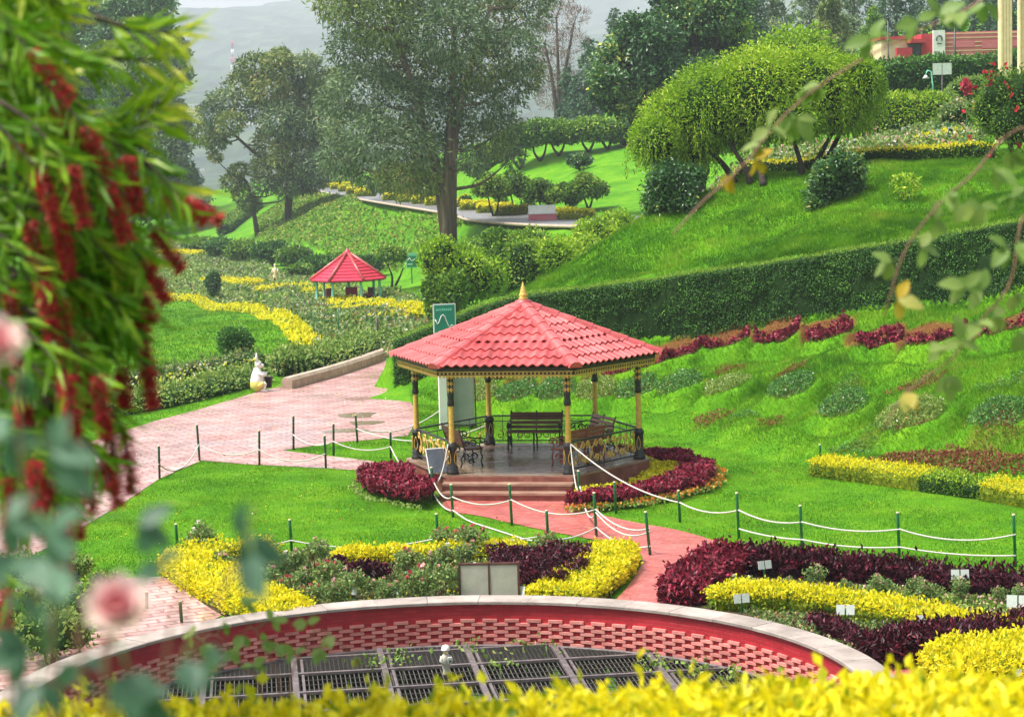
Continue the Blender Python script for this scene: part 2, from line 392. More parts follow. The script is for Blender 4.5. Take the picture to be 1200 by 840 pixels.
# ------------------------------------------------------------------ mesh collecting
class MB:
    """collects shapes into one mesh"""

    def __init__(s):
        s.V = []; s.n = 0; s.F3 = []; s.F4 = []; s.T = []
        s.mats = []

    def _m(s, m):
        if m not in s.mats:
            s.mats.append(m)
        return s.mats.index(m)

    def raw(s, V, F, m, tint=None, smooth=False):
        V = np.asarray(V, float).reshape(-1, 3)
        F = np.asarray(F, int)
        k = F.shape[1]
        mi = s._m(m)
        (s.F3 if k == 3 else s.F4).append((F + s.n, mi, smooth))
        s.V.append(V)
        s.T.append(np.full(len(V), .5) if tint is None else np.asarray(tint, float))
        s.n += len(V)

    def box(s, c, size, m, rz=0.0, rx=0.0, ry=0.0, taper=1.0):
        hx, hy, hz = (x / 2 for x in size)
        v = np.array([[x * (taper if z > 0 else 1), y * (taper if z > 0 else 1), z] for z in (-hz, hz) for x, y in ((-hx, -hy), (hx, -hy), (hx, hy), (-hx, hy))])
        Mx = np.array(Matrix.Rotation(rz, 3, 'Z') @ Matrix.Rotation(rx, 3, 'X') @ Matrix.Rotation(ry, 3, 'Y'))
        v = v @ Mx.T + np.asarray(c)
        s.raw(v, [[3, 2, 1, 0], [4, 5, 6, 7], [0, 1, 5, 4], [1, 2, 6, 5], [2, 3, 7, 6], [3, 0, 4, 7]], m)

    def tube(s, pts, r, m, seg=6, caps=True, smooth=True):
        pts = np.asarray(pts, float)
        n = len(pts)
        rr = np.full(n, r) if np.isscalar(r) else np.asarray(r, float)
        t = np.gradient(pts, axis=0)
        t /= np.linalg.norm(t, axis=1, keepdims=True) + 1e-9
        up = np.array([0, 0, 1.0]) if abs(t[0][2]) < .9 else np.array([1.0, 0, 0])
        V = []
        a = np.linspace(0, 2 * math.pi, seg, endpoint=False)
        u = np.cross(t[0], up); u /= np.linalg.norm(u) + 1e-9
        for i in range(n):
            u = u - t[i] * np.dot(u, t[i]); u /= np.linalg.norm(u) + 1e-9
            w = np.cross(t[i], u)
            V.append(pts[i] + rr[i] * (np.cos(a)[:, None] * u + np.sin(a)[:, None] * w))
        V = np.concatenate(V)
        F = [[i * seg + j, i * seg + (j + 1) % seg, (i + 1) * seg + (j + 1) % seg, (i + 1) * seg + j] for i in range(n - 1) for j in range(seg)]
        if caps:
            V = np.concatenate([V, pts[:1], pts[-1:]])
            F3 = [[n * seg, (j + 1) % seg, j] for j in range(seg)] + [[n * seg + 1, (n - 1) * seg + j, (n - 1) * seg + (j + 1) % seg] for j in range(seg)]
            s.raw(V, F, m, smooth=smooth)
            (s.F3).append((np.asarray(F3) + s.n - len(V), s._m(m), smooth))
        else:
            s.raw(V, F, m, smooth=smooth)

    def lathe(s, prof, c, m, seg=12, smooth=True, sx=1.0, sy=1.0):
        """prof: list of (radius, z)"""
        a = np.linspace(0, 2 * math.pi, seg, endpoint=False)
        V = np.concatenate([np.stack([r * np.cos(a) * sx, r * np.sin(a) * sy, np.full(seg, z)], 1) for r, z in prof]) + np.asarray(c)
        n = len(prof)
        F = [[i * seg + j, i * seg + (j + 1) % seg, (i + 1) * seg + (j + 1) % seg, (i + 1) * seg + j] for i in range(n - 1) for j in range(seg)]
        s.raw(V, F, m, smooth=smooth)

    def ball(s, c, r, m, seg=10, rings=7, jitter=0.0):
        r = np.asarray(r if not np.isscalar(r) else (r, r, r), float)
        th = np.linspace(0.02, math.pi - 0.02, rings)
        a = np.linspace(0, 2 * math.pi, seg, endpoint=False)
        V = np.concatenate([np.stack([np.sin(t) * np.cos(a), np.sin(t) * np.sin(a), np.full(seg, math.cos(t))], 1) for t in th])
        if jitter:
            V = V * (1 + jitter * rng.uniform(-1, 1, (len(V), 1)))
        V = V * r + np.asarray(c)
        F = [[i * seg + j, (i + 1) * seg + j, (i + 1) * seg + (j + 1) % seg, i * seg + (j + 1) % seg] for i in range(rings - 1) for j in range(seg)]
        s.raw(V, F, m, smooth=True)

    def leaves(s, pts, m, L, W, dirs=None, spread=1.0, tint=None, lvar=.35):
        """one diamond-shaped leaf per point"""
        pts = np.asarray(pts, float)
        N = len(pts)
        if N == 0:
            return
        rd = rng.normal(size=(N, 3)); rd /= np.linalg.norm(rd, axis=1, keepdims=True)
        d = rd if dirs is None else np.asarray(dirs, float) + spread * rd
        d = d / (np.linalg.norm(d, axis=1, keepdims=True) + 1e-9)
        q = rng.normal(size=(N, 3))
        sd = np.cross(d, q); sd /= np.linalg.norm(sd, axis=1, keepdims=True) + 1e-9
        nn = np.cross(sd, d)
        ll = (L * (1 + lvar * rng.uniform(-1, 1, N)))[:, None]
        ww = (W * (1 + lvar * rng.uniform(-1, 1, N)))[:, None] * .5
        a = pts - d * ll * .5
        b = pts + d * ll * .5 - nn * ll * .12
        mid = pts + nn * ll * .06
        V = np.stack([a, mid + sd * ww, b, mid - sd * ww], 1).reshape(-1, 3)
        F = np.arange(4 * N).reshape(N, 4)
        t = rng.uniform(0, 1, N) if tint is None else np.clip(np.asarray(tint, float), 0, 1)
        s.raw(V, F, m, np.repeat(t, 4))

    def blades(s, pts, m, H, W, lean=.4, tint=None, dirs=None):
        """grass: one thin triangle per point"""
        pts = np.asarray(pts, float)
        N = len(pts)
        if N == 0:
            return
        a = rng.uniform(0, 2 * math.pi, N)
        sd = np.stack([np.cos(a), np.sin(a), np.zeros(N)], 1)
        h = (np.asarray(H) * (1 + .4 * rng.uniform(-1, 1, N)))[:, None]
        ln = rng.normal(size=(N, 3)) * lean
        ln[:, 2] = 0
        if dirs is not None:
            ln = ln + dirs
        up = np.array([0, 0, 1.0]) + ln
        up /= np.linalg.norm(up, axis=1, keepdims=True)
        w = (W * (1 + .3 * rng.uniform(-1, 1, N)))[:, None] * .5
        V = np.stack([pts - sd * w, pts + sd * w, pts + up * h], 1).reshape(-1, 3)
        F = np.arange(3 * N).reshape(N, 3)
        t = rng.uniform(0, 1, N) if tint is None else np.clip(tint, 0, 1)
        s.raw(V, F, m, np.repeat(t, 3))

    def mesh(s, name):
        me = bpy.data.meshes.new(name)
        V = np.concatenate(s.V).astype(np.float32)
        n3 = sum(len(f) for f, _, _ in s.F3); n4 = sum(len(f) for f, _, _ in s.F4)
        me.vertices.add(len(V))
        me.vertices.foreach_set('co', V.ravel())
        me.loops.add(n3 * 3 + n4 * 4)
        me.polygons.add(n3 + n4)
        li, st, mi, sm = [], [], [], []
        pos = 0
        for k, FF in ((3, s.F3), (4, s.F4)):
            for f, m_, smo in FF:
                li.append(f.ravel())
                st.append(pos + k * np.arange(len(f)))
                pos += k * len(f)
                mi.append(np.full(len(f), m_)); sm.append(np.full(len(f), smo))
        me.loops.foreach_set('vertex_index', np.concatenate(li).astype(np.int32))
        me.polygons.foreach_set('loop_start', np.concatenate(st).astype(np.int32))
        me.polygons.foreach_set('material_index', np.concatenate(mi).astype(np.int32))
        me.polygons.foreach_set('use_smooth', np.concatenate(sm).astype(bool))
        at = me.attributes.new('tint', 'FLOAT', 'POINT')
        at.data.foreach_set('value', np.concatenate(s.T).astype(np.float32))
        for m_ in s.mats:
            me.materials.append(M[m_])
        me.update(calc_edges=True)
        me.validate()
        return me

    def build(s, name, parent=None, loc=None):
        """loc: where the object's origin goes; the collected points are world points when parent is None, else local to the parent"""
        if loc is not None:
            l = np.asarray(loc, float)
            s.V = [v - l for v in s.V]
        o = bpy.data.objects.new(name, s.mesh(name))
        COL.objects.link(o)
        if loc is not None:
            o.location = tuple(loc)
        if parent is not None:
            o.parent = parent
        return o


def tag(o, label=None, cat=None, group=None, kind=None):
    if label: o['label'] = label
    if cat: o['category'] = cat
    if group: o['group'] = group
    if kind: o['kind'] = kind
    return o


def nth(i):
    return ['first', 'second', 'third', 'fourth', 'fifth', 'sixth', 'seventh', 'eighth', 'ninth', 'tenth', 'eleventh', 'twelfth', 'thirteenth', 'fourteenth', 'fifteenth', 'sixteenth'][i]


def thing(name, loc, label, cat, group=None, rz=0.0):
    o = bpy.data.objects.new(name, None)
    COL.objects.link(o)
    o.empty_display_size = .2
    o.location = tuple(loc)
    o.rotation_euler = (0, 0, rz)
    return tag(o, label, cat, group)


def copy_tree(o, parent=None):
    c = o.copy()
    COL.objects.link(c)
    c.parent = parent
    for ch in list(o.children):
        copy_tree(ch, c)
    return c


def link_copy(o, parent, loc, rot=None, scl=None):
    c = o.copy()
    COL.objects.link(c)
    c.parent = parent
    c.location = tuple(loc)
    if rot is not None:
        c.rotation_euler = rot
    if scl is not None:
        c.scale = scl
    return c


def in_poly(x, y, poly):
    x = np.asarray(x); y = np.asarray(y)
    ins = np.zeros(x.shape, bool)
    n = len(poly)
    for i in range(n):
        x1, y1 = poly[i][:2]; x2, y2 = poly[(i + 1) % n][:2]
        c = ((y1 > y) != (y2 > y)) & (x < (x2 - x1) * (y - y1) / ((y2 - y1) + 1e-12) + x1)
        ins ^= c
    return ins


def vnoise(x, y, s, seed=0):
    """smooth value noise in -1..1"""
    x = np.asarray(x, float) / s; y = np.asarray(y, float) / s
    xi = np.floor(x).astype(np.int64); yi = np.floor(y).astype(np.int64)
    fx = x - xi; fy = y - yi
    fx = fx * fx * (3 - 2 * fx); fy = fy * fy * (3 - 2 * fy)

    def hsh(a, b):
        h = (a * 374761393 + b * 668265263 + seed * 1442695041) & 0x7fffffff
        h = ((h ^ (h >> 13)) * 1274126177) & 0x7fffffff
        return ((h ^ (h >> 16)) & 0xffff) / 32767.5 - 1
    return (hsh(xi, yi) * (1 - fx) + hsh(xi + 1, yi) * fx) * (1 - fy) + (hsh(xi, yi + 1) * (1 - fx) + hsh(xi + 1, yi + 1) * fx) * fy


def spline(pts, n):
    """n points along a smooth line through pts"""
    p = np.asarray(pts, float)
    if len(p) < 3:
        t = np.linspace(0, 1, n)[:, None]
        return p[0] * (1 - t) + p[-1] * t
    q = np.concatenate([[2 * p[0] - p[1]], p, [2 * p[-1] - p[-2]]])
    out = []
    for t in np.linspace(0, len(p) - 1 - 1e-6, n):
        i = int(t); f = t - i
        a, b, c, d = q[i], q[i + 1], q[i + 2], q[i + 3]
        out.append(.5 * ((2 * b) + (-a + c) * f + (2 * a - 5 * b + 4 * c - d) * f * f + (-a + 3 * b - 3 * c + d) * f ** 3))
    return np.array(out)


# ------------------------------------------------------------------ the lie of the land
def line(*pts):
    return [np.asarray(p, float) for p in pts]


HEDGE_FOOT = line(G(466, 456, 0.02), P(520, 437, 69.3), P(600, 421, 68.4), P(700, 407, 67.3), P(780, 398, 66.5), P(900, 384, 65), P(1050, 363, 62.5), P(1200, 345, 60), P(1420, 312, 56.5))
HEDGE_TOPPX = [(464, 398), (512, 379), (560, 359), (600, 347), (650, 341), (700, 335), (760, 327), (900, 308), (1050, 283), (1200, 258), (1420, 220)]
HEDGE_T = .95      # thickness of the hedge


def _xy_interp(poly, x):
    xs = [p[0] for p in poly]
    return np.interp(x, xs, [p[1] for p in poly]), np.interp(x, xs, [p[2] for p in poly])


_ht = []
for px, py in HEDGE_TOPPX:
    Y = 68.0
    for _ in range(6):
        q = P(px, py, Y)
        Y = float(_xy_interp(HEDGE_FOOT, q[0])[0]) + .1
    _ht.append(P(px, py, Y))
HEDGE_TOP = _ht


def hedge_line(x):
    y, z0 = _xy_interp(HEDGE_FOOT, x)
    _, z1 = _xy_interp(HEDGE_TOP, x)
    return y, z0, z1


B0 = line(G(466, 470), G(540, 478), G(600, 484), G(700, 492), G(780, 508), G(860, 530), G(960, 548), G(1080, 566), G(1200, 586), (20, 43, 0), (45, 38, 0))
B1 = line(*[(p[0], p[1], p[2]) for p in HEDGE_FOOT], (40, 47, 7.2))
B2 = line(*[(x, float(hedge_line(x)[0]) + .75, float(hedge_line(x)[2]) - .12) for x in [p[0] for p in HEDGE_FOOT]], (40, 48, 9.4))
B3 = line((-2.6, 71.5, .9), P(640, 347, 70), P(668, 330, 70.5), P(700, 303, 72), P(735, 272, 73.2), P(765, 248, 74), P(805, 224, 75), P(870, 208, 75), P(1000, 199, 73), P(1200, 196, 71), P(1420, 185, 69), (45, 62, 11))
ROAD_L = line(P(300, 206, 430), G(349, 220, 2.5), G(421, 235, 2.5), G(520, 252, 2.5), G(556, 261, 2.5), G(670, 268, 2.5), (14, 134, 2.6), (26, 131, 3.2))
ROAD_R = line(P(330, 203, 450), G(378, 214, 2.5), G(432, 227.5, 2.5), G(544, 243.5, 2.5), G(600, 249.5, 2.5), G(679, 255.5, 2.5), (15, 143, 2.6), (28, 140, 3.2))
FOOT = line((-1, 130, -.6), G(500, 332, -2.6), G(450, 317, -3.4), G(350, 311, -3.5), G(230, 282, -3.6), (-75, 360, -4.5))
lines = [B0, B1, B2, B3, ROAD_L, ROAD_R, FOOT,
         line((-90, -12, 6.1), (0, -12, 6.1), (90, -12, 6.1)),
         line((-90, 6.3, 6.1), (-4, 6.3, 6.1), (4, 6.3, 6.1), (90, 6.3, 6.1)),
         line((-90, 19, 0), (-20, 19, 0), (20, 19, 0), (90, 19, 0)),
         line((-90, 50, 0), (-20, 50, 0)),
         line((-4.8, 67.5, 0), (-4.75, 71, 0), (-4.6, 75, 0), (-4.3, 79, 0)),
         line((-90, 78, 0), (-30, 78, 0), (-12, 79, 0), (-6, 82, 0), (-3.5, 84, 0)),
         line((-90, 109, -1.3), (-20, 109, -1.3), (-6, 112, -.9), (0, 108, -.2), (6, 104, .6)),
         line((-30, 130, -2.5), (-14, 130, -2.4), (-8, 133, -2.3)),
         line((-90, 157, -3.5), (-30, 157, -3.5), (-12, 157, -3.3)),
         line((3.5, 84, 1.2), (6, 86, 2.0), (8, 105, 2.2), (10, 122, 2.8)),
         line((10, 86, 6.6), (13, 105, 6.8), (18, 128, 7.0)),
         line((25, 85, 8.0), (25, 105, 9.3), (32, 128, 11.2), (36, 150, 12.5)),
         line((60, 70, 11), (60, 105, 13), (60, 150, 15)),
         line(P(545, 238, 190), P(620, 240, 172), P(700, 236, 168), P(760, 234, 166)),
         line(P(540, 205, 222), P(590, 181, 206), P(660, 181, 198), P(740, 180, 194), (22, 190, 8.2)),
         line((-4, 235, 8), (10, 225, 9), (30, 215, 12), (60, 215, 18)),
         line((-90, 330, -5), (-60, 320, -4)),
         line((-300, 330, -8), (-300, 157, -4), (-300, 78, 0), (-300, 6, 3)),
         line((-300, 480, -60), (-60, 450, -40), (-20, 470, -10), (20, 420, 6), (70, 320, 26), (300, 330, 60)),
         line((-300, 800, -70), (0, 800, -40), (300, 800, 60)),
         line((300, 200, 40), (300, 100, 20), (300, 40, 8), (300, 0, 6)),
         line((-300, -12, 6.1)), line((300, -12, 6.1)), line((90, 48, 8)), line((90, 100, 15))]
_v, _e = [], []
for ln in lines:
    s0 = len(_v)
    _v += [p for p in ln]
    _e += [(s0 + i, s0 + i + 1) for i in range(len(ln) - 1)]
_r = delaunay_2d_cdt([Vector((p[0], p[1])) for p in _v], _e, [], 0, 1e-5)
TV = np.array([[p[0], p[1]] for p in _r[0]])
TZ = np.zeros(len(TV))
for i, orig in enumerate(_r[3]):
    if len(orig):
        TZ[i] = _v[orig[0]][2]
    else:
        dd = [np.hypot(TV[i][0] - p[0], TV[i][1] - p[1]) for p in _v]
        w = 1 / (np.array(dd) + .01) ** 3
        TZ[i] = float((w * np.array([p[2] for p in _v])).sum() / w.sum())
TT = np.array([list(f) for f in _r[2]])


def tin(x, y):
    x = np.asarray(x, float); y = np.asarray(y, float)
    shp = x.shape
    x = x.ravel(); y = y.ravel()
    z = np.zeros(x.shape)
    for a, b, c in TT:
        x1, y1 = TV[a]; x2, y2 = TV[b]; x3, y3 = TV[c]
        bb = (x >= min(x1, x2, x3) - 1e-6) & (x <= max(x1, x2, x3) + 1e-6) & (y >= min(y1, y2, y3) - 1e-6) & (y <= max(y1, y2, y3) + 1e-6)
        idx = np.nonzero(bb)[0]
        if not len(idx):
            continue
        det = (y2 - y3) * (x1 - x3) + (x3 - x2) * (y1 - y3)
        if abs(det) < 1e-12:
            continue
        l1 = ((y2 - y3) * (x[idx] - x3) + (x3 - x2) * (y[idx] - y3)) / det
        l2 = ((y3 - y1) * (x[idx] - x3) + (x1 - x3) * (y[idx] - y3)) / det
        l3 = 1 - l1 - l2
        ok = (l1 > -1e-6) & (l2 > -1e-6) & (l3 > -1e-6)
        k = idx[ok]
        z[k] = l1[ok] * TZ[a] + l2[ok] * TZ[b] + l3[ok] * TZ[c]
    return z.reshape(shp)


# scalloped planting pockets dug into the terraced slope (places found from the slope surface)
def on_ground(px, py, y0=40, y1=90, f=tin):
    """first place where the view through a pixel meets the land"""
    ys = np.arange(y0, y1, .1)
    q = np.array([P(px, py, t) for t in ys])
    hz = f(q[:, 0], q[:, 1])
    k = np.nonzero(q[:, 2] <= hz)[0]
    return q[k[0]] if len(k) else q[-1]


UP_PX = [(545, 447), (590, 443), (635, 440), (680, 437), (725, 432), (765, 426), (800, 417), (851, 409), (911, 400), (972, 395), (1031, 404), (1097, 402), (1181, 393), (1262, 380)]
LO_PX = [(560, 468), (606, 466), (652, 464), (700, 463), (748, 462), (797, 459), (853, 459), (926, 464), (988, 483), (1066, 492), (1171, 494), (1270, 492)]
POCK = []
for row, lst in (('up', UP_PX), ('lo', LO_PX)):
    pts = [on_ground(px, py) for px, py in lst]
    for i, p in enumerate(pts):
        nb = pts[i + 1] if i + 1 < len(pts) else pts[i - 1]
        sp = abs(nb[0] - p[0])
        rx = min(1.25, max(.66, sp * .49)) if row == 'up' else min(1.3, max(.7, sp * .5))
        POCK.append(dict(row=row, c=p, rx=rx, ry=(.95 if row == 'up' else 1.0), i=i))


# worn earth on the steep faces between the rows
BARE = [(836, 494, .55, .5), (868, 492, .5, .45), (905, 497, .4, .45), (990, 455, .5, .5), (1075, 452, .7, .5), (1180, 450, .7, .5), (925, 438, .6, .45), (1010, 520, .8, .4), (1150, 524, .9, .4), (800, 441, .4, .4), (855, 438, .45, .4)]
BARE_AT = {(a, c): on_ground(a, c) for a, c, _, _ in BARE}


def pockets(x, y, z):
    """level shelves with a raised grassy lip; returns height and how much bare soil shows"""
    soil = np.zeros(z.shape)
    zz = z.copy()
    hol = np.zeros(z.shape); lipm = np.zeros(z.shape); low = np.zeros(z.shape)
    for k in POCK:
        if k['row'] == 'bare':
            continue
        cx, cy, cz = k['c']
        u = (x - cx) / k['rx']; v = (y - cy) / k['ry']
        rr = np.sqrt(u * u + v * v)
        hol = np.maximum(hol, np.clip((1.0 - rr) / .3, 0, 1))
        lipm = np.maximum(lipm, np.exp(-((rr - 1.16) / .19) ** 2) * np.clip(.45 - v, 0, 1) * np.clip((rr - .8) / .2, 0, 1))
        low = np.maximum(low, np.exp(-((rr - 1.62) / .22) ** 2) * np.clip(-v, 0, 1))
        if k['row'] == 'up':
            s_ = np.clip((1.05 - rr) / .15, 0, 1)
            bk = np.clip((1.5 - np.sqrt((u / 1.0) ** 2 + ((y - cy - .75) / .8) ** 2)) / .2, 0, 1) * (y > cy)
            s_ = np.maximum(s_, bk * .9)
        else:
            s_ = np.clip((.95 - rr) / .12, 0, 1)
            bk = np.clip((1.0 - np.sqrt((u / .9) ** 2 + ((y - cy - .8) / .55) ** 2)) / .2, 0, 1) * (y > cy)
            s_ = np.maximum(s_, bk * .75)
        soil = np.maximum(soil, s_)
    zz = zz - .22 * hol + .30 * lipm * (1 - hol) - .20 * low * (1 - hol) * (1 - np.clip(lipm, 0, 1))
    for (px_, py_, w_, h_) in BARE:
        q_ = BARE_AT[(px_, py_)]
        s_ = np.clip((1.05 - np.hypot((x - q_[0]) / w_, (y - q_[1]) / h_) + .9 * vnoise(x, y, .25, 77)) / .5, 0, 1)
        soil = np.maximum(soil, s_ * .4)
    return zz, soil


PIT_C = np.array([-1.13, 29.11]); PIT_R = 6.12


_rq = np.array([(a[:2] + c[:2]) / 2 for a, c in zip(spline(ROAD_L, 30), spline(ROAD_R, 30))])
_o = np.argsort(_rq[:, 1]); _RY = _rq[_o, 1]; _RX = _rq[_o, 0]


def land(x, y, want_soil=False):
    x = np.asarray(x, float); y = np.asarray(y, float)
    z = tin(x, y)
    slope = np.clip((z - .05) / .4, 0, 1) * (y > 44) * (y < 90)
    z, soil = pockets(x, y, z)
    z = z + slope * (.13 * vnoise(x, y, 1.5, 3) + .07 * vnoise(x, y, .55, 5))
    far = np.clip((y - 88) / 30, 0, 1)
    _rc = np.interp(y, _RY, _RX)
    far = far * np.clip((np.abs(x - _rc) - 3.5) / 5, 0, 1)
    z = z + far * (.35 * vnoise(x, y, 9, 8) + .2 * vnoise(x, y, 4, 9))
    d = np.hypot(x - PIT_C[0], y - PIT_C[1])
    z = np.where(d < PIT_R + .15, -1.6, z)
    return (z, soil) if want_soil else z


def axis(*segs):
    out = []
    for a, b, st in segs:
        out.append(np.arange(a, b, st))
    return np.concatenate(out)


GX = axis((-300, -120, 20), (-120, -60, 6), (-60, -24, 1.5), (-24, -10, .5), (-10, 18, .15), (18, 26, .5), (26, 60, 1.5), (60, 120, 6), (120, 301, 20))
GY = axis((-12, 18, 1.5), (18, 44, .35), (44, 52, .25), (52, 74, .15), (74, 90, .5), (90, 240, 1.5), (240, 400, 5), (400, 801, 20))
gx, gy = np.meshgrid(GX, GY)
gz, gs = land(gx, gy, True)
# soften the creases far away
for _ in range(3):
    a = gz.copy()
    a[1:-1, 1:-1] = (gz[:-2, 1:-1] + gz[2:, 1:-1] + gz[1:-1, :-2] + gz[1:-1, 2:] + 2 * gz[1:-1, 1:-1]) / 6
    gz = np.where((gy > 86) | ((gy > 70.8) & (gy < 86) & (gx > 4)), a, gz)
_ix = lambda j, i: j * len(GX) + i
gm = bpy.data.meshes.new('ground')
nV = gx.size
gm.vertices.add(nV)
gm.vertices.foreach_set('co', np.stack([gx, gy, gz], -1).astype(np.float32).ravel())
jj, ii = np.meshgrid(np.arange(len(GY) - 1), np.arange(len(GX) - 1), indexing='ij')
quads = np.stack([_ix(jj, ii), _ix(jj, ii + 1), _ix(jj + 1, ii + 1), _ix(jj + 1, ii)], -1).reshape(-1, 4)
gm.loops.add(len(quads) * 4)
gm.polygons.add(len(quads))
gm.loops.foreach_set('vertex_index', quads.astype(np.int32).ravel())
gm.polygons.foreach_set('loop_start', (4 * np.arange(len(quads))).astype(np.int32))
gm.polygons.foreach_set('use_smooth', np.ones(len(quads), bool))
at = gm.attributes.new('soil', 'FLOAT', 'POINT')
at.data.foreach_set('value', gs.astype(np.float32).ravel())
gm.materials.append(M['ground'])
gm.update(calc_edges=True)
ground = bpy.data.objects.new('ground', gm)
COL.objects.link(ground)
tag(ground, kind='structure')


def gz_at(x, y):
    """height of the built ground sheet (bilinear)"""
    x = np.asarray(x, float); y = np.asarray(y, float)
    i = np.clip(np.searchsorted(GX, x) - 1, 0, len(GX) - 2); j = np.clip(np.searchsorted(GY, y) - 1, 0, len(GY) - 2)
    fx = (x - GX[i]) / (GX[i + 1] - GX[i]); fy = (y - GY[j]) / (GY[j + 1] - GY[j])
    return (gz[j, i] * (1 - fx) + gz[j, i + 1] * fx) * (1 - fy) + (gz[j + 1, i] * (1 - fx) + gz[j + 1, i + 1] * fx) * fy


def soil_at(x, y):
    i = np.clip(np.searchsorted(GX, x), 0, len(GX) - 1); j = np.clip(np.searchsorted(GY, y), 0, len(GY) - 1)
    return gs[j, i]


def seat(p):
    """put a place on the ground"""
    return np.array([p[0], p[1], float(gz_at(p[0], p[1]))])


# ------------------------------------------------------------------ paved and planted sheets
def sheet(name, poly, z, m, kind='structure', thick=0.0):
    v = [Vector((p[0], p[1])) for p in poly]
    n = len(v)
    r = delaunay_2d_cdt(v, [(i, (i + 1) % n) for i in range(n)], [], 1, 1e-5)
    b = MB()
    b.raw([[p[0], p[1], z] for p in r[0]], [list(f) for f in r[2]], m)
    o = b.build(name)
    # faces up
    me = o.data
    me.flip_normals() if me.polygons[0].normal.z < 0 else None
    return tag(o, kind=kind)


def gp(*px):
    return [G(a, b) for a, b in px]


def smooth_poly(p, n=6):
    """soft-cornered closed outline"""
    p = np.array([[q[0], q[1]] for q in p])
    for _ in range(2):
        a = p; b = np.roll(p, -1, 0)
        p = np.stack([.78 * a + .22 * b, .22 * a + .78 * b], 1).reshape(-1, 2)
    return p


PAVE = gp((60, 640), (150, 586), (187, 561), (236, 540), (300, 545), (382, 549), (430, 552), (440, 541), (330, 528), (392, 519), (440, 515), (478, 511), (490, 490), (478, 462),
          (468, 440), (470, 420), (463, 412), (440, 418), (400, 431), (345, 449), (300, 460), (240, 478), (180, 494), (100, 520), (40, 560), (-40, 600), (-60, 700))
sheet('pavement', PAVE, .012, 'pave')
PATH = smooth_poly(gp((518, 584), (520, 600), (560, 604), (600, 614), (690, 632), (740, 640), (757, 655), (735, 690), (712, 712), (770, 712), (790, 692), (820, 665), (862, 642), (800, 622), (740, 612), (680, 598), (672, 584)))
sheet('path', PATH, .016, 'path')
PATH_L = gp((-80, 700), (120, 680), (190, 676), (220, 690), (260, 722), (150, 770), (-40, 820))
sheet('path', PATH_L, .017, 'pave')
PATH_R = gp((1000, 790), (1040, 778), (1110, 770), (1150, 780), (1240, 775), (1240, 860), (960, 860))
sheet('path', PATH_R, .018, 'path')
BED_L = smooth_poly(gp((205, 668), (240, 655), (330, 650), (500, 646), (640, 640), (700, 640), (752, 652), (735, 680), (705, 712), (600, 712), (500, 714), (400, 722), (320, 735), (270, 728), (225, 700)))
sheet('soil', BED_L, .02, 'soil_dark')
BED_R = smooth_poly(gp((768, 712), (790, 690), (830, 660), (870, 648), (1000, 658), (1240, 680), (1300, 770), (1160, 775), (1060, 782), (1000, 770), (900, 740)))
sheet('soil', BED_R, .021, 'soil_dark')
SHEETS = [PAVE, PATH, PATH_L, PATH_R, BED_L, BED_R]

# the narrow road beyond, laid along the bank
_rl = spline([p for p in ROAD_L], 60); _rr = spline([p for p in ROAD_R], 60)
b = MB()
V = []
for k in range(60):
    for t in np.linspace(0, 1, 4):
        q = _rl[k] * (1 - t) + _rr[k] * t
        V.append([q[0], q[1], float(max(gz_at(q[0], q[1]), gz_at(q[0] - .7, q[1]), q[2])) + .16])
b.raw(V, [[k * 4 + j, k * 4 + j + 1, (k + 1) * 4 + j + 1, (k + 1) * 4 + j] for k in range(59) for j in range(3)], 'asphalt', smooth=True)
tag(b.build('road'), kind='structure')
# pale kerb along its near edge
b = MB()
b.tube([[q[0], q[1], float(max(gz_at(q[0], q[1]), q[2])) + .14] for q in _rl], .12, 'kerb', 5)
tag(b.build('kerb'), kind='structure')

# ------------------------------------------------------------------ hills far behind
hx = np.linspace(-1700, 1700, 170); hy = np.concatenate([np.linspace(780, 2000, 60), np.linspace(2030, 4600, 80)])
HX, HY = np.meshgrid(hx, hy)
ridge = 300 + 30 * vnoise(HX, HY, 700, 21) + 18 * vnoise(HX, HY, 260, 22)
t = np.clip((HY - 780) / 3600, 0, 1)
HZ = -75 + (ridge + 75) * t + 6 * rng.uniform(-1, 1, HX.shape) + 12 * vnoise(HX, HY, 150, 23) + 25 * vnoise(HX, HY, 420, 24) * t
HZ += np.clip((HX - 100) / 900, 0, 1) * 150 * (1 - t * .3)
b = MB()
nn = len(hx)
F = np.array([[j * nn + i, j * nn + i + 1, (j + 1) * nn + i + 1, (j + 1) * nn + i] for j in range(len(hy) - 1) for i in range(nn - 1)])
b.raw(np.stack([HX, HY, HZ], -1).reshape(-1, 3), F, 'forest', rng.uniform(0, 1, HX.size))
tag(b.build('hills'), kind='structure')


def hill_z(x, y):
    i = int(np.clip(np.searchsorted(hx, x), 1, nn - 1)); j = int(np.clip(np.searchsorted(hy, y), 1, len(hy) - 1))
    return float(HZ[j - 1:j + 1, i - 1:i + 1].mean())


# ------------------------------------------------------------------ the gazebo
GC = G(618, 537, .5)
GZ0 = .5
PR, ER = 2.75, 3.28          # post circle, eaves circle
GANG = [R(a) for a in (230, 290, 350, 50, 110, 170)]
EAVE_Z, APEX_Z = 3.06, 4.27


def hexp(r, k, z):
    a = GANG[k % 6]
    return np.array([r * math.cos(a), r * math.sin(a), z])


gaz = thing('gazebo', (GC[0], GC[1], 0), 'six-sided open gazebo with pink-red tiled roof, gold finial and ornate black and gold posts', 'gazebo')


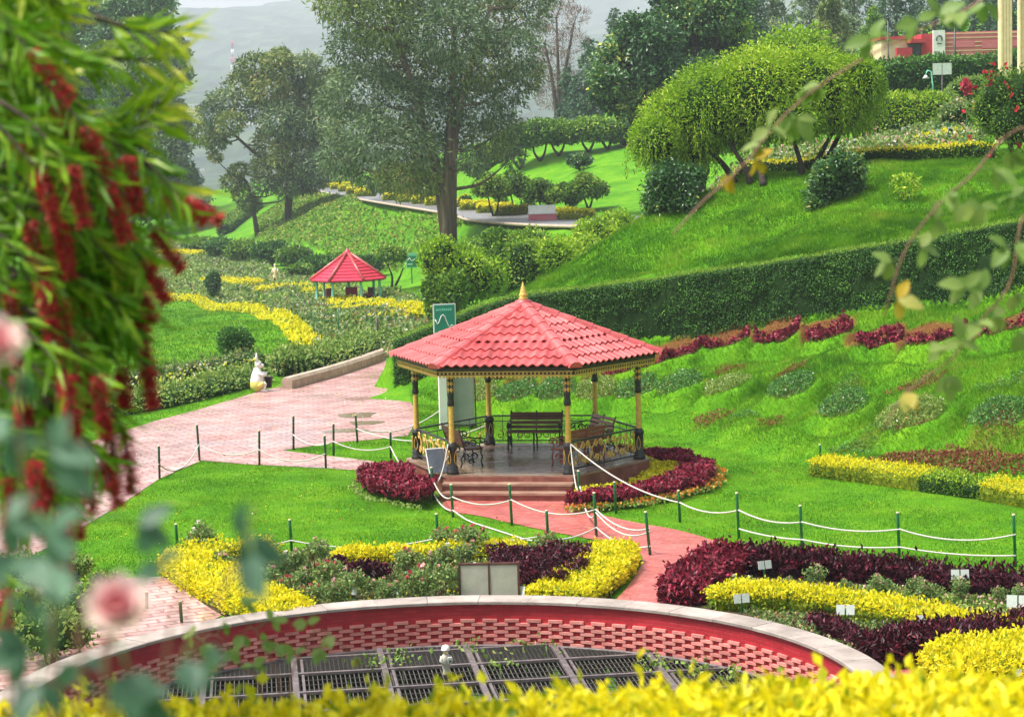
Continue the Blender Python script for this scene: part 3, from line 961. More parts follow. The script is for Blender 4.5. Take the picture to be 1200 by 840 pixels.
def prism(b, r, z0, z1, m, mtop=None):
    V = np.array([hexp(r, k, z0) for k in range(6)] + [hexp(r, k, z1) for k in range(6)] + [[0, 0, z1]])
    b.raw(V[:12], [[k, (k + 1) % 6, 6 + (k + 1) % 6, 6 + k] for k in range(6)], m)
    b.raw(np.concatenate([V[6:12], V[12:]]), [[k, (k + 1) % 6, 6] for k in range(6)], mtop or m)


b = MB(); prism(b, PR + .24, -.1, GZ0 - .05, 'stair'); b.build('plinth', gaz)
b = MB(); prism(b, PR + .28, GZ0 - .05, GZ0, 'stair_top', 'floor'); b.build('floor_slab', gaz)
# steps on the front edge
fa = R(260)
fn = np.array([math.cos(fa), math.sin(fa), 0]); ft = np.array([-fn[1], fn[0], 0])
ap = (PR + .28) * math.cos(R(30))
for k in range(3):
    top = GZ0 - .165 * (k + 1) + .165
    zt = GZ0 - .165 * (k + 1)
    dep = .32
    if zt < .01:
        continue
    b = MB()
    c = fn * (ap + dep * (k + .5)) + np.array([0, 0, zt / 2 - .03])
    b.box(c, (3.02 + .02 * k, dep + .004, zt - .0), 'stair', rz=fa + math.pi / 2)
    b.box(fn * (ap + dep * (k + .5) + .015) + np.array([0, 0, zt - .0]), (3.06 + .02 * k, dep + .03, .05), 'stair_top', rz=fa + math.pi / 2)
    b.build('step', gaz)
b = MB()
b.box(fn * (ap + .012) + np.array([0, 0, GZ0 - .09]), (3.0, .03, .12), 'stair', rz=fa + math.pi / 2)
b.build('riser', gaz)

# posts: black fluted foot with gold leaf ornament, golden shaft, black capital strung with gold diamonds
post0 = None
for k in range(6):
    c = hexp(PR, k, GZ0)
    p = bpy.data.objects.new('post', None); COL.objects.link(p); p.parent = gaz; p.location = tuple(c); p.rotation_euler = (0, 0, GANG[k])
    if post0 is None:
        b = MB()
        b.lathe([(.0, 0), (.15, 0), (.15, .06), (.12, .09), (.135, .16), (.105, .2), (.10, .58), (.125, .62), (.125, .68), (.085, .72), (.085, .74), (0, .74)], (0, 0, 0), 'black', 12)
        base = b.build('foot', p)
        b = MB()
        b.lathe([(.072, .72), (.066, 1.0), (.062, 1.62)], (0, 0, 0), 'goldpaint', 10)
        shaft = b.build('shaft', p)
        b = MB()
        b.lathe([(.0, 1.58), (.075, 1.6), (.09, 1.66), (.075, 1.72), (.07, 1.8), (.085, 1.86), (.07, 1.9), (.062, 2.42), (.08, 2.5), (0, 2.5)], (0, 0, 0), 'black', 10)
        capi = b.build('capital', p)
        b = MB()
        for z in (1.98, 2.13, 2.28, 2.42):
            for q in range(6):
                a = q * math.pi / 3
                o = np.array([math.cos(a), math.sin(a), 0]) * .078
                tt = np.array([-math.sin(a), math.cos(a), 0]) * .048
                out_ = np.array([math.cos(a), math.sin(a), 0]) * .022
                cc = o + np.array([0, 0, z])
                b.raw([cc + [0, 0, .07], cc + tt, cc - [0, 0, .07], cc - tt, cc + out_], [[0, 1, 4], [1, 2, 4], [2, 3, 4], [3, 0, 4]], 'goldpaint')
        dia = b.build('diamond_ornament', p)
        b = MB()
        for q in range(4):
            a = q * math.pi / 2
            for sgn in (-1, 1):
                pts = []
                for t in np.linspace(0, 1, 9):
                    w = .06 * math.sin(t * math.pi) * (1 - .5 * t)
                    r_ = .112
                    aa = a + sgn * w / r_
                    pts.append([r_ * math.cos(aa), r_ * math.sin(aa), .22 + .34 * t])
                b.tube(pts, .009, 'goldpaint', 4)
        lf = b.build('leaf_ornament', p)
        post0 = (base, shaft, capi, dia, lf)
    else:
        for q in post0:
            link_copy(q, p, (0, 0, 0))


# railings between the posts, open at the steps (edge 0-1)
def scroll(c, r, turns, a0, sgn, n=22, rmin=.02):
    pts = []
    for t in np.linspace(0, 1, n):
        a = a0 + sgn * turns * 2 * math.pi * t
        rr = r * (1 - t) + rmin * t
        pts.append([c[0] + rr * math.cos(a), c[1] + rr * math.sin(a)])
    return pts


def s_scroll(x, w, h):
    """an S-shaped wrought scroll in the plane of the panel"""
    n = 30
    pts = []
    for t in np.linspace(0, 1, 12):
        a = math.pi * 1.9 * (1 - t) + math.pi * .5
        r = .02 + .075 * t
        pts.append([x - w * .35 + r * math.cos(a) + .0, h * .22 + r * math.sin(a)])
    pts2 = [[x - w * .35 + .1, h * .2], [x - w * .05, h * .38], [x + w * .05, h * .62], [x + w * .3, h * .84]]
    for t in np.linspace(0, 1, 12):
        a = math.pi * .5 - math.pi * 1.9 * t
        r = .095 - .075 * t
        pts2.append([x + w * .35 + r * math.cos(a), h * .78 + r * math.sin(a)])
    return pts + pts2


for k in range(1, 6):
    p0 = hexp(PR, k, GZ0); p1 = hexp(PR, k + 1, GZ0)
    d = p1 - p0; Ln = np.linalg.norm(d); d = d / Ln
    ang = math.atan2(d[1], d[0])
    pn = bpy.data.objects.new('railing', None); COL.objects.link(pn); pn.parent = gaz
    pn.location = tuple(p0); pn.rotation_euler = (0, 0, ang)
    back = k in (2, 3, 4)
    b = MB()
    b.box((Ln / 2, 0, .74), (Ln - .2, .05, .035), 'black')
    b.box((Ln / 2, 0, .10), (Ln - .2, .04, .03), 'black')
    if back:
        b.box((Ln / 2, 0, .60), (Ln - .2, .03, .02), 'black')
    b.build('rail', pn)
    for x in np.linspace(.35, Ln - .35, 6):
        b = MB()
        b.tube([(x, 0, .1), (x, 0, .72)], .008, 'black', 5)
        b.build('baluster', pn)
    for x in np.linspace(.4, Ln - .4, 5):
        b = MB()
        if back:
            for sg in (1, -1):
                pts = scroll((x + sg * .12, .25), .12, .95, math.pi / 2, sg)
                b.tube([(q[0], 0, q[1]) for q in pts], .012, 'maroon_paint' if k == 3 else 'goldpaint', 5)
        else:
            for mir in (1, -1):
                pts = s_scroll(0, .42, .6)
                b.tube([(x + mir * q[0], .012 * mir, .12 + q[1]) for q in pts], .015, 'goldpaint', 5)
                for (cx, cz, r) in ((.16, .12, .07), (-.17, .5, .075)):
                    pts = scroll((x + mir * cx, .12 + cz), r, 1.3, 0, mir)
                    b.tube([(q[0], -.012 * mir, q[1]) for q in pts], .0125, 'goldpaint', 5)
        b.build('scroll', pn)

# eaves beam, fascia, gold lace
b = MB()
for k in range(6):
    for r, z0, z1, m in ((PR + .03, 2.86, 3.0, 'fascia'),):
        a0, a1 = hexp(r, k, z0), hexp(r, k + 1, z0)
        c = (a0 + a1) / 2; L = np.linalg.norm(a1 - a0)
        b.box((c[0], c[1], (z0 + z1) / 2), (L, .12, z1 - z0), m, rz=math.atan2(a1[1] - a0[1], a1[0] - a0[0]))
b.build('ring_beam', gaz)
for k in range(6):
    r = ER - .12
    a0, a1 = hexp(r, k, 0), hexp(r, k + 1, 0)
    c = (a0 + a1) / 2; L = np.linalg.norm(a1 - a0); an = math.atan2(a1[1] - a0[1], a1[0] - a0[0])
    fb = MB()
    fb.box((0, 0, 0), (L - .004, .04, .17), 'fascia')
    fo = fb.build('fascia', gaz)
    fo.location = (c[0], c[1], EAVE_Z - .115); fo.rotation_euler = (0, 0, an)
    lb = MB()
    lb.box((0, -.026, -.01), (L, .012, .018), 'goldpaint')
    lb.box((0, -.026, -.095), (L, .012, .02), 'goldpaint')
    nP = 34
    for i in range(nP):
        x = -L / 2 + (i + .5) * L / nP
        w = L / nP * .46
        lb.raw([(x - w, -.03, -.09), (x + w, -.03, -.09), (x + w * .5, -.03, -.135), (x, -.03, -.165), (x - w * .5, -.03, -.135)][:4] + [(x - w * .5, -.03, -.135)], [[0, 1, 2], [0, 2, 3], [0, 3, 4]], 'goldpaint')
        lb.raw([(x - w, -.018, -.09), (x + w, -.018, -.09), (x, -.018, -.165)], [[2, 1, 0]], 'goldpaint')
        lb.box((x, -.03, -.05), (.035, .018, .035), 'goldpaint', ry=R(45))
    lo = lb.build('gold_lace', gaz)
    # outer side: the box's -Y side must look outward
    lo.location = (c[0], c[1], EAVE_Z - .115)
    lo.rotation_euler = (0, 0, an)
# underside boards
b = MB()
V = np.array([hexp(ER - .05, k, EAVE_Z - .03) for k in range(6)] + [[0, 0, APEX_Z - .12]])
b.raw(V, [[(k + 1) % 6, k, 6] for k in range(6)], 'wood')
b.build('roof_boarding', gaz)
# the roof bed under the tiles
b = MB()
V = np.array([hexp(ER, k, EAVE_Z) for k in range(6)] + [[0, 0, APEX_Z]])
b.raw(V, [[k, (k + 1) % 6, 6] for k in range(6)], 'fascia')
b.build('roof_deck', gaz)
# tiles: pressed wavy tiles in courses
TW, NC = .2225, 8


def tile_mesh(len_, w):
    n = 7
    xs = np.linspace(-w / 2, w / 2, n)
    wave = .024 * np.cos(np.linspace(0, 2 * math.pi, n))
    V, F = [], []
    for (y, lift) in ((0, .044), (len_, .006)):
        for x, h in zip(xs, wave):
            V.append((x, y + (0.012 * h / .02 if y == 0 else 0), h + lift + .03))
    for x, h in zip(xs, wave):
        V.append((x, 0.012 * h / .02, h + .044))
    for i in range(n - 1):
        F.append((i, i + 1, n + i + 1, n + i))
        F.append((2 * n + i, 2 * n + i + 1, i + 1, i))
    bb = MB()
    bb.raw(V, F, 'tile', smooth=False)
    return bb


tmesh = None
apo = ER * math.cos(R(30))
SL = math.hypot(apo, APEX_Z - EAVE_Z)
pitch = math.atan2(APEX_Z - EAVE_Z, apo)
rest = MB()
cl = SL / NC
for k in range(6):
    a = (GANG[k] + GANG[(k + 1) % 6]) / 2
    if k == 2:
        a = R(20)
    out = Vector((math.cos(a), math.sin(a), 0)); tan = Vector((-math.sin(a), math.cos(a), 0))
    upv = (-out * math.cos(pitch) + Vector((0, 0, 1)) * math.sin(pitch))
    nrm = tan.cross(upv).normalized()
    visible = k in (0, 1, 5)
    for c_ in range(NC):
        s0 = c_ * cl - .05
        half = (ER / 2) * (1 - (c_ * cl) / SL) - .02
        n = int(half * 2 / TW)
        off = 0
        for i in range(n):
            x = (i - (n - 1) / 2) * TW
            o = out * apo + Vector((0, 0, EAVE_Z)) + upv * s0 + tan * x
            mt = Matrix.Identity(4)
            for q in range(3):
                mt[q][0] = tan[q]; mt[q][1] = upv[q]; mt[q][2] = nrm[q]; mt[q][3] = o[q]
            if visible:
                if tmesh is None:
                    tmesh = tile_mesh(cl + .05, TW + .006).mesh('tile')
                to = bpy.data.objects.new('tile', tmesh)
                COL.objects.link(to); to.parent = gaz
                to.matrix_local = mt @ Matrix.Translation((0, 0, random.uniform(-.003, .004))) @ Matrix.Rotation(random.uniform(-.008, .008), 4, 'Z')
            else:
                tb = tile_mesh(cl + .05, TW + .006)
                v = np.concatenate(tb.V); m3 = np.array(mt)[:3, :3]
                rest.raw(v @ m3.T + np.array(mt)[:3, 3], tb.F4[0][0], 'tile')
tag(rest.build('tile', gaz), kind='stuff')
# hip caps: half-round ridge pieces, flat-sided like the pressed tiles
for k in range(6):
    b = MB()
    e = hexp(ER + .05, k, EAVE_Z - .015); t_ = np.array([0, 0, APEX_Z + .02])
    d = (t_ - e); Ld = np.linalg.norm(d); d /= Ld
    s_ = np.cross(d, [0, 0, 1.0]); s_ /= np.linalg.norm(s_); u_ = np.cross(s_, d)
    prof = [(-.17, -.035), (-.12, .065), (-.05, .105), (.05, .105), (.12, .065), (.17, -.035)]
    nseg = 8
    V, F = [], []
    for i in range(nseg):
        for (f, lift) in ((i / nseg, .02), ((i + 1) / nseg + .008, 0.0)):
            sc = 1.0
            for (x, z) in prof:
                V.append(e + d * Ld * min(1, f) + s_ * x * sc + u_ * (z + lift))
        o = i * 12
        F += [[o + j, o + j + 1, o + 6 + j + 1, o + 6 + j] for j in range(5)]
        F += [[o + 0, o + 5, o + 4, o + 1], [o + 1, o + 4, o + 3, o + 2]]
    b.raw(V, F, 'tile')
    b.build('hip_cap', gaz)
b = MB()
b.lathe([(.0, -.12), (.24, -.1), (.2, .05), (.1, .1)], (0, 0, APEX_Z + .04), 'tile', 12)
b.build('roof_crown', gaz)
b = MB()
b.lathe([(0, .0), (.11, .0), (.12, .03), (.085, .06), (.1, .1), (.098, .14), (.07, .16), (.078, .2), (.06, .235), (.052, .25), (.055, .285), (.036, .32), (.03, .34), (.026, .37), (.0, .45)], (0, 0, APEX_Z + .12), 'goldpaint', 14)
b.build('finial', gaz)


# ------------------------------------------------------------------ benches
def make_bench(w, wood, iron, loc, rz, label, group):
    t = thing('bench', loc, label, 'bench', group, rz)
    # local: seat faces -Y, back at +Y
    for i in range(5):
        b = MB(); b.box((0, -.34 + i * .088, .44 + .004 * abs(i - 2)), (w, .075, .03), wood); b.build('slat', t)
    for i in range(4):
        b = MB(); b.box((0, .10 + .035 * i, .53 + .105 * i), (w, .028, .085), wood, rx=R(-18)); b.build('slat', t)
    for sx in (-1, 0, 1):
        x = sx * (w / 2 - .02)
        b = MB()
        b.tube([(x, -.36, 0), (x, -.32, .1), (x, -.35, .22), (x, -.31, .36), (x, -.36, .42), (x, 0, .42), (x, .09, .45), (x, .15, .65), (x, .23, .93)], .021, iron, 6)
        b.tube([(x, .2, 0), (x, .16, .1), (x, .19, .2), (x, .1, .34), (x, .06, .43)], .021, iron, 6)
        if sx:
            b.tube([(x, .17, .7), (x, .0, .72), (x, -.2, .68), (x, -.34, .69), (x, -.42, .64), (x, -.41, .57), (x, -.35, .56), (x, -.33, .61)], .018, iron, 6)
            b.tube([(x, -.34, .43), (x, -.28, .5), (x, -.31, .58), (x, -.3, .67)], .016, iron, 6)
            for (cy_, cz_, r_) in ((-.13, .56, .085), (.04, .55, .07), (-.15, .24, .09), (.06, .24, .08), (-.05, .13, .06)):
                pts = scroll((cy_, cz_), r_, 1.4, 0, 1)
                b.tube([(x, q[0], q[1]) for q in pts], .013, iron, 5)
                pts = scroll((cy_, cz_), r_, .5, math.pi, -1, rmin=r_)
                b.tube([(x, q[0], q[1]) for q in pts], .013, iron, 5)
        b.build('iron_frame', t)
    return t


def gloc(r, a, z=GZ0):
    return (GC[0] + r * math.cos(R(a)), GC[1] + r * math.sin(R(a)), z)


make_bench(1.35, 'wood', 'black', gloc(1.72, 82), R(-10), 'slatted dark wood bench at the rear of the gazebo, facing the steps', 'gazebo benches')
make_bench(1.35, 'wood', 'black', gloc(1.72, 198), R(110), 'slatted wood bench with black scroll arm beside the leaning slate plate', 'gazebo benches')
make_bench(1.35, 'wood2', 'maroon_paint', gloc(1.72, 318), R(-132), 'orange-brown slatted bench with maroon scroll arm inside the gold railing', 'gazebo benches')
make_bench(1.25, 'wood2', 'black', gloc(1.9, 24), R(-66), 'brown bench with pale wet back in the gazebo corner by the purple bed', 'gazebo benches')

# slate plate leaning by the steps
q = P(512, 548, 48.3)
t = thing('plaque', (q[0], q[1], .5), 'dark slate plaque tilted on a stand in front of the gazebo railing', 'plaque', rz=R(20))
b = MB(); b.box((0, 0, .3), (.42, .03, .58), 'slate', rx=R(-28)); b.build('plate', t)
b = MB(); b.box((0, .02, .3), (.46, .02, .62), 'white', rx=R(-28)); b.build('backing', t)
b = MB()
for x in (-.15, .15):
    b.tube([(x, .22, -.5), (x, .1, .5)], .02, 'steel', 5)
    b.tube([(x, -.08, -.5), (x, -.06, .12)], .02, 'steel', 5)
b.build('stand', t)


# ------------------------------------------------------------------ the round sunken pit with its brick wall
well = thing('well_wall', (PIT_C[0], PIT_C[1], 0), 'curved dark red brick wall with pale coping and pink basket-weave bricks, round a covered pit', 'wall')
WT, WB = .265, -.46           # wall top and the level of the wire cover
b = MB()
seg = 120
a = np.linspace(0, 2 * math.pi, seg, endpoint=False)
rings = [(PIT_R + .42, -.1), (PIT_R + .42, WT), (PIT_R, WT), (PIT_R, WB - .03)]
V = np.concatenate([np.stack([r * np.cos(a), r * np.sin(a), np.full(seg, z)], 1) for r, z in rings])
F = [[i * seg + j, i * seg + (j + 1) % seg, (i + 1) * seg + (j + 1) % seg, (i + 1) * seg + j] for i in range(3) for j in range(seg)]


def cyl_brick():
    """masonry courses running round the pit"""
    m, nt, out = new_mat('dark_red_masonry_round')
    tc = nt.nodes.new('ShaderNodeTexCoord')
    sx = nt.nodes.new('ShaderNodeSeparateXYZ')
    nt.links.new(tc.outputs['Object'], sx.inputs[0])
    at2 = nt.nodes.new('ShaderNodeMath'); at2.operation = 'ARCTAN2'
    nt.links.new(sx.outputs['Y'], at2.inputs[0]); nt.links.new(sx.outputs['X'], at2.inputs[1])
    mu = nt.nodes.new('ShaderNodeMath'); mu.operation = 'MULTIPLY'; mu.inputs[1].default_value = PIT_R
    nt.links.new(at2.outputs[0], mu.inputs[0])
    cb = nt.nodes.new('ShaderNodeCombineXYZ')
    nt.links.new(mu.outputs[0], cb.inputs['X']); nt.links.new(sx.outputs['Z'], cb.inputs['Y'])
    br = nt.nodes.new('ShaderNodeTexBrick')
    br.inputs['Color1'].default_value = (.34, .010, .020, 1)
    br.inputs['Color2'].default_value = (.42, .020, .032, 1)
    br.inputs['Mortar'].default_value = (.25, .012, .018, 1)
    br.inputs['Scale'].default_value = 1.0
    br.inputs['Brick Width'].default_value = .23
    br.inputs['Row Height'].default_value = .066
    br.inputs['Mortar Size'].default_value = .006
    nt.links.new(cb.outputs[0], br.inputs['Vector'])
    n1 = noise(nt, cb.outputs[0], 1.4, 6, .7)
    rp = ramp(nt, [(.3, (.62, .6, .6)), (.7, (1.25, 1.3, 1.3))])
    nt.links.new(n1, rp.inputs['Fac'])
    mx = nt.nodes.new('ShaderNodeMix'); mx.data_type = 'RGBA'; mx.blend_type = 'MULTIPLY'; mx.inputs[0].default_value = .6
    nt.links.new(br.outputs['Color'], mx.inputs[6]); nt.links.new(rp.outputs[0], mx.inputs[7])
    pb = nt.nodes.new('ShaderNodeBsdfPrincipled')
    pb.inputs['Roughness'].default_value = .5
    nt.links.new(mx.outputs[2], pb.inputs['Base Color'])
    bp = nt.nodes.new('ShaderNodeBump'); bp.invert = True
    bp.inputs['Strength'].default_value = .5; bp.inputs['Distance'].default_value = .01
    nt.links.new(br.outputs['Fac'], bp.inputs['Height'])
    nt.links.new(bp.outputs[0], pb.inputs['Normal'])
    nt.links.new(pb.outputs[0], out.inputs['Surface'])
    return m


M['redwall_cyl'] = cyl_brick()
b = MB()
b.raw(V, F, 'redwall_cyl')
b.build('masonry', well)
b = MB()
b.lathe([(PIT_R - .002, WB - .03), (PIT_R - .002, -1.7)], (0, 0, 0), 'pit', 96, False)  # pit wall below the cover, coloured dark like the floor
b.build('dark_lower_wall', well)
# coping stones
NS = 44
cst = None
for i in range(NS):
    if cst is None:
        bb = MB()
        da = 2 * math.pi / NS - .0012
        aa = np.linspace(-da / 2, da / 2, 6)
        prof = [(PIT_R - .05, WT + .004), (PIT_R - .05, WT + .048), (PIT_R - .035, WT + .06), (PIT_R + .445, WT + .06), (PIT_R + .46, WT + .048), (PIT_R + .46, WT + .004)]
        VV = np.array([[r * math.cos(t), r * math.sin(t), z] for t in aa for r, z in prof])
        FF = [[i_ * 6 + j, i_ * 6 + (j + 1) % 6, (i_ + 1) * 6 + (j + 1) % 6, (i_ + 1) * 6 + j] for i_ in range(5) for j in range(6)]
        FF += [[0, 1, 4, 5], [1, 2, 3, 4], [35, 34, 31, 30], [34, 33, 32, 31]]
        bb.raw(VV, FF, 'coping')
        cst = bb.build('coping_stone', well)
        o = cst
    else:
        o = link_copy(cst, well, (0, 0, random.uniform(-.003, .003)))
    o.rotation_euler = (0, 0, 2 * math.pi * i / NS)
# proud pink bricks in staggered columns along the far inside, which is the part one can see
bk = None
for row in range(7):
    z = WB + .045 + row * .066
    ph = 0 if row % 2 == 0 else .5
    for i in range(50):
        s = (i + ph) * .385
        a_ = R(12) + s / PIT_R
        if a_ > R(164):
            continue
        r_ = PIT_R - .016
        if bk is None:
            bb = MB()
            bb.box((0, 0, 0), (.05, .25, .05), 'pinkbrick')
            bk = bb.build('brick', well); o = bk
        else:
            o = link_copy(bk, well, (0, 0, 0))
        o.location = (r_ * math.cos(a_), r_ * math.sin(a_), z)
        o.rotation_euler = (random.uniform(-.02, .02), 0, a_ + random.uniform(-.01, .01))

# pit floor with scrub, under the wire cover
b = MB()
V = [[PIT_C[0] + PIT_R * math.cos(t), PIT_C[1] + PIT_R * math.sin(t), -1.55] for t in np.linspace(0, 2 * math.pi, 48, endpoint=False)] + [[PIT_C[0], PIT_C[1], -1.55]]
b.raw(V, [[i, (i + 1) % 48, 48] for i in range(48)], 'pit')
tag(b.build('pit_floor'), kind='structure')
# steel frame and wire cover, built in panels
CA = R(7)
ca, sa = math.cos(CA), math.sin(CA)
cover = thing('pit_cover', (PIT_C[0], PIT_C[1], WB), 'steel-framed wire mesh cover lying over the round pit', 'grille', rz=CA)
Rr = PIT_R - .06


def chord(v):
    return math.sqrt(max(0, Rr * Rr - v * v))


off = -.55
for x in np.arange(off - 5.9, 6, 1.475):
    L = chord(x)
    if L < .3:
        continue
    b = MB(); b.box((x, 0, .03), (.10, 2 * L, .05), 'steel'); b.build('beam', cover)
    b = MB(); b.box((x + .13, 0, .02), (.045, 2 * chord(abs(x) + .13), .03), 'steel'); b.build('beam', cover)
for y in (-4.2, -2.6, -1.0, .6, 2.2, 3.35, 4.55, 5.6):
    L = chord(y)
    b = MB(); b.box((0, y, .035), (2 * L, .075, .045), 'steel'); b.build('crossbar', cover)
b = MB()
for x in np.arange(-Rr + .05, Rr, .075):
    L = chord(x)
    b.box((x, 0, -.005), (.016, 2 * L, .012), 'wire')
for y in np.arange(4.6, Rr - .1, .06):
    b.box((0, y, .006), (2 * chord(y), .01, .008), 'wire')
for y in np.arange(-Rr + .1, 4.6, .3):
    b.box((0, y, .006), (2 * chord(y), .012, .01), 'wire')
tag(b.build('wire_mesh', cover), kind='stuff')
# thin steel channel the cover rests on, along the wall
b = MB()
aa = np.linspace(0, 2 * math.pi, 90)
b.tube([[(PIT_R - .05) * math.cos(t), (PIT_R - .05) * math.sin(t), 0] for t in aa], .03, 'steel', 5, False)
b.build('rim', cover)
# creepers growing up through the cover
b = MB()
for (px, py, n) in ((770, 776, 70), (820, 782, 50), (585, 775, 25), (548, 757, 20), (640, 756, 16), (470, 770, 40), (440, 775, 30), (860, 790, 50), (613, 758, 14)):
    c = G(px, py, WB + .1)
    q = c + rng.normal(size=(n, 3)) * np.array([.16, .2, .06])
    b.leaves(q, 'pale', .09, .06, spread=1)
    b.tube([c + [0, 0, -1.1], c + [.05, .02, -.5], c], .012, 'stem', 4)
tag(b.build('creeper', loc=(PIT_C[0], PIT_C[1], WB)), 'leafy weeds growing up through the wire pit cover', 'creeper')
b = MB()
n = 1500
aa = rng.uniform(0, 2 * math.pi, n); rr_ = PIT_R * np.sqrt(rng.uniform(0, .98, n))
q = np.stack([PIT_C[0] + rr_ * np.cos(aa), PIT_C[1] + rr_ * np.sin(aa), -1.5 + .3 * rng.uniform(0, 1, n)], 1)
b.leaves(q, 'dark', .14, .08)
tag(b.build('undergrowth'), 'low weeds on the dark pit floor under the wire cover', 'weeds', kind='stuff')

# pale hat figurine standing on the cover
q = np.array([P(523, 790, 33.0)[0], 33.0, WB + .06])
t = thing('figurine', q, 'small garden figurine with a round cream hat and tan coat, standing on the pit cover', 'figurine', rz=R(15))
t.scale = (.56, .56, .56)
b = MB()
b.lathe([(0, 0), (.10, 0), (.11, .06), (.09, .12), (.12, .3), (.15, .42), (.14, .52), (.10, .6), (.055, .64), (0, .65)], (0, 0, 0), 'board', 14, sx=1, sy=.8)
for s in (-1, 1):
    b.tube([(s * .12, 0, .56), (s * .17, -.05, .44), (s * .10, -.13, .36)], [.045, .04, .03], 'board', 7)
    b.lathe([(0, 0), (.06, 0), (.06, .05), (0, .06)], (s * .06, -.05, -.01), 'rust', 8)
b.build('body', t)
b = MB()
b.ball((0, -.01, .70), (.085, .085, .09), 'cream', 12, 8)
b.ball((0, -.09, .69), (.016, .02, .016), 'cream', 6, 5)
for s in (-1, 1):
    b.ball((s * .033, -.082, .715), .010, 'black', 6, 5)
b.build('head', t)
b = MB()
b.lathe([(0, .72), (.125, .73), (.135, .75), (.12, .78), (.115, .82), (.085, .87), (.04, .89), (0, .895)], (0, 0, 0), 'white', 14)
b.build('hat', t)
b = MB()
b.box((.09, -.1, .45), (.12, .06, .2), 'white', rx=R(12))
b.box((.1, -.125, .42), (.06, .03, .08), 'postgreen', rx=R(12))
b.build('basket', t)


# ------------------------------------------------------------------ rope fence
post_mesh = {}


def fence_post(px, top, bot, dark=False, lean=0.0, z=0.0, label=None):
    p = seat(G(px, bot, z))
    h = (bot - top) / FPX * p[1]
    key = 'dark' if dark else 'green'
    t = thing('fence_post', p, label, 'post',
              'dark posts along the pavement' if dark else 'green rope fence posts', 0)
    t.rotation_euler = (0, lean, 0)
    if key not in post_mesh:
        b = MB(); b.lathe([(0, -.12), (.03, -.12), (.03, .97), (.026, .985), (0, .985)], (0, 0, 0), 'postdark' if dark else 'postgreen', 8); sh = b.mesh('shaft')
        b = MB(); b.lathe([(.03, .972), (.032, .99), (.026, 1.0), (0, 1.003)], (0, 0, 0), 'cap', 8); cp = b.mesh('cap')
        post_mesh[key] = (sh, cp)
    for nm, me in zip(('shaft', 'cap'), post_mesh[key]):
        o = bpy.data.objects.new(nm, me); COL.objects.link(o); o.parent = t; o.scale = (1, 1, h)
    return p, h


FP = {}
for k, a in dict(a1=(209, 612, 654), a2=(342, 607, 646), a3=(514, 600, 645), b1=(508, 546, 586), b2=(531, 566, 606), b3=(600, 565, 616), b4=(643, 596, 642), b5=(699, 575, 629),
                 b6=(762, 597, 651), c0=(680, 550, 592), c1=(722, 563, 602), c2=(797, 573, 612), c3=(866, 575, 631), c4=(940, 590, 643), c5=(1054, 598, 652), c6=(1190, 600, 664),
                 d1=(962, 520, 549), e1=(213, 703, 730)).items():
    lb = {'a': ' green rope post behind the rose bed, counting toward the path', 'b': ' green rope post across the red path, counting from the slate plaque', 'c': ' green rope post of the lawn fence, counting from the gazebo railing', 'd': ' green post alone at the end of the yellow clipped lawn hedge', 'e': ' green post alone beside the slanting golden hedge and pale path'}[k[0]]
    FP[k] = fence_post(*a, lean=R(-2) if k != 'b6' else R(-5), label=('slim' if k in ('d1', 'e1') else nth(int(k[1]) - (k[0] != 'c'))) + lb)
for k, a in dict(f1=(187, 521, 561), f2=(234, 496, 540), f3=(304, 503, 545), f4=(382, 509, 549), f5=(344, 486, 527), f6=(391, 495, 534), f7=(419, 485, 519), f8=(458, 505, 537), f9=(172, 692, 714)).items():
    j = int(k[1])
    FP[k] = fence_post(*a, dark=True, lean=R(random.uniform(-3, 2)), label=(nth(j - 1) + ' thin dark post between pavement and big lawn, counting toward the gazebo') if j < 5 else (nth(j - 5) + ' thin dark post round the small triangular lawn, counting toward the gazebo') if j < 9 else 'short dark post on the pale path by the pit')


def rope(keys, frac, sag, label, start=None, end=None):
    pts = []
    nodes = []
    if start is not None:
        nodes.append(np.asarray(start))
    for k in keys:
        p, h = FP[k]
        nodes.append(p + np.array([0, -.035, h * frac]))
    if end is not None:
        nodes.append(np.asarray(end))
    for a, c in zip(nodes[:-1], nodes[1:]):
        L = np.linalg.norm(c - a)
        s = sag * L * random.uniform(.8, 1.2)
        for t in np.linspace(0, 1, 14)[:-1]:
            q = a * (1 - t) + c * t
            q[2] -= 4 * s * t * (1 - t)
            q[2] = max(q[2], float(gz_at(q[0], q[1])) + .03)
            pts.append(q)
    pts.append(nodes[-1])
    b = MB()
    b.tube(pts, .017, 'rope', 6)
    return tag(b.build('rope', loc=pts[0]), label, 'rope', 'white ropes of the fence')


gp1 = np.array([GC[0], GC[1], 0]) + hexp(PR + .14, 1, GZ0 + .72)
gp0 = np.array([GC[0], GC[1], 0]) + hexp(PR + .14, 0, GZ0 + .72)
rope(['c2', 'c3', 'c4', 'c5', 'c6'], .62, .06, 'white rope running from the gazebo post along the lawn fence, upper strand', start=gp1)
rope(['c3', 'c4', 'c5', 'c6'], .22, .03, 'white rope near the grass on the lawn fence, lower strand')
rope(['c0', 'b5', 'b6'], .55, .09, 'white rope hanging across the red path beside the purple bed')
rope(['b1', 'b2', 'b3', 'b5', 'b6'], .62, .085, 'white rope sagging across the red path below the gazebo steps')
rope(['b1', 'b2', 'b4', 'b5', 'b6'], .22, .06, 'white rope lying low over the red path edge')
rope(['a1', 'a2', 'a3', 'b4'], .35, .05, 'white rope behind the rose bed along the lawn')
rope(['f1', 'f2', 'f3', 'f4'], .45, .12, 'white rope on dark posts between lawn and pavement')
rope(['f5', 'f6', 'f8'], .45, .10, 'white rope round the small triangular lawn', end=gp0 + np.array([0, 0, -.3]))
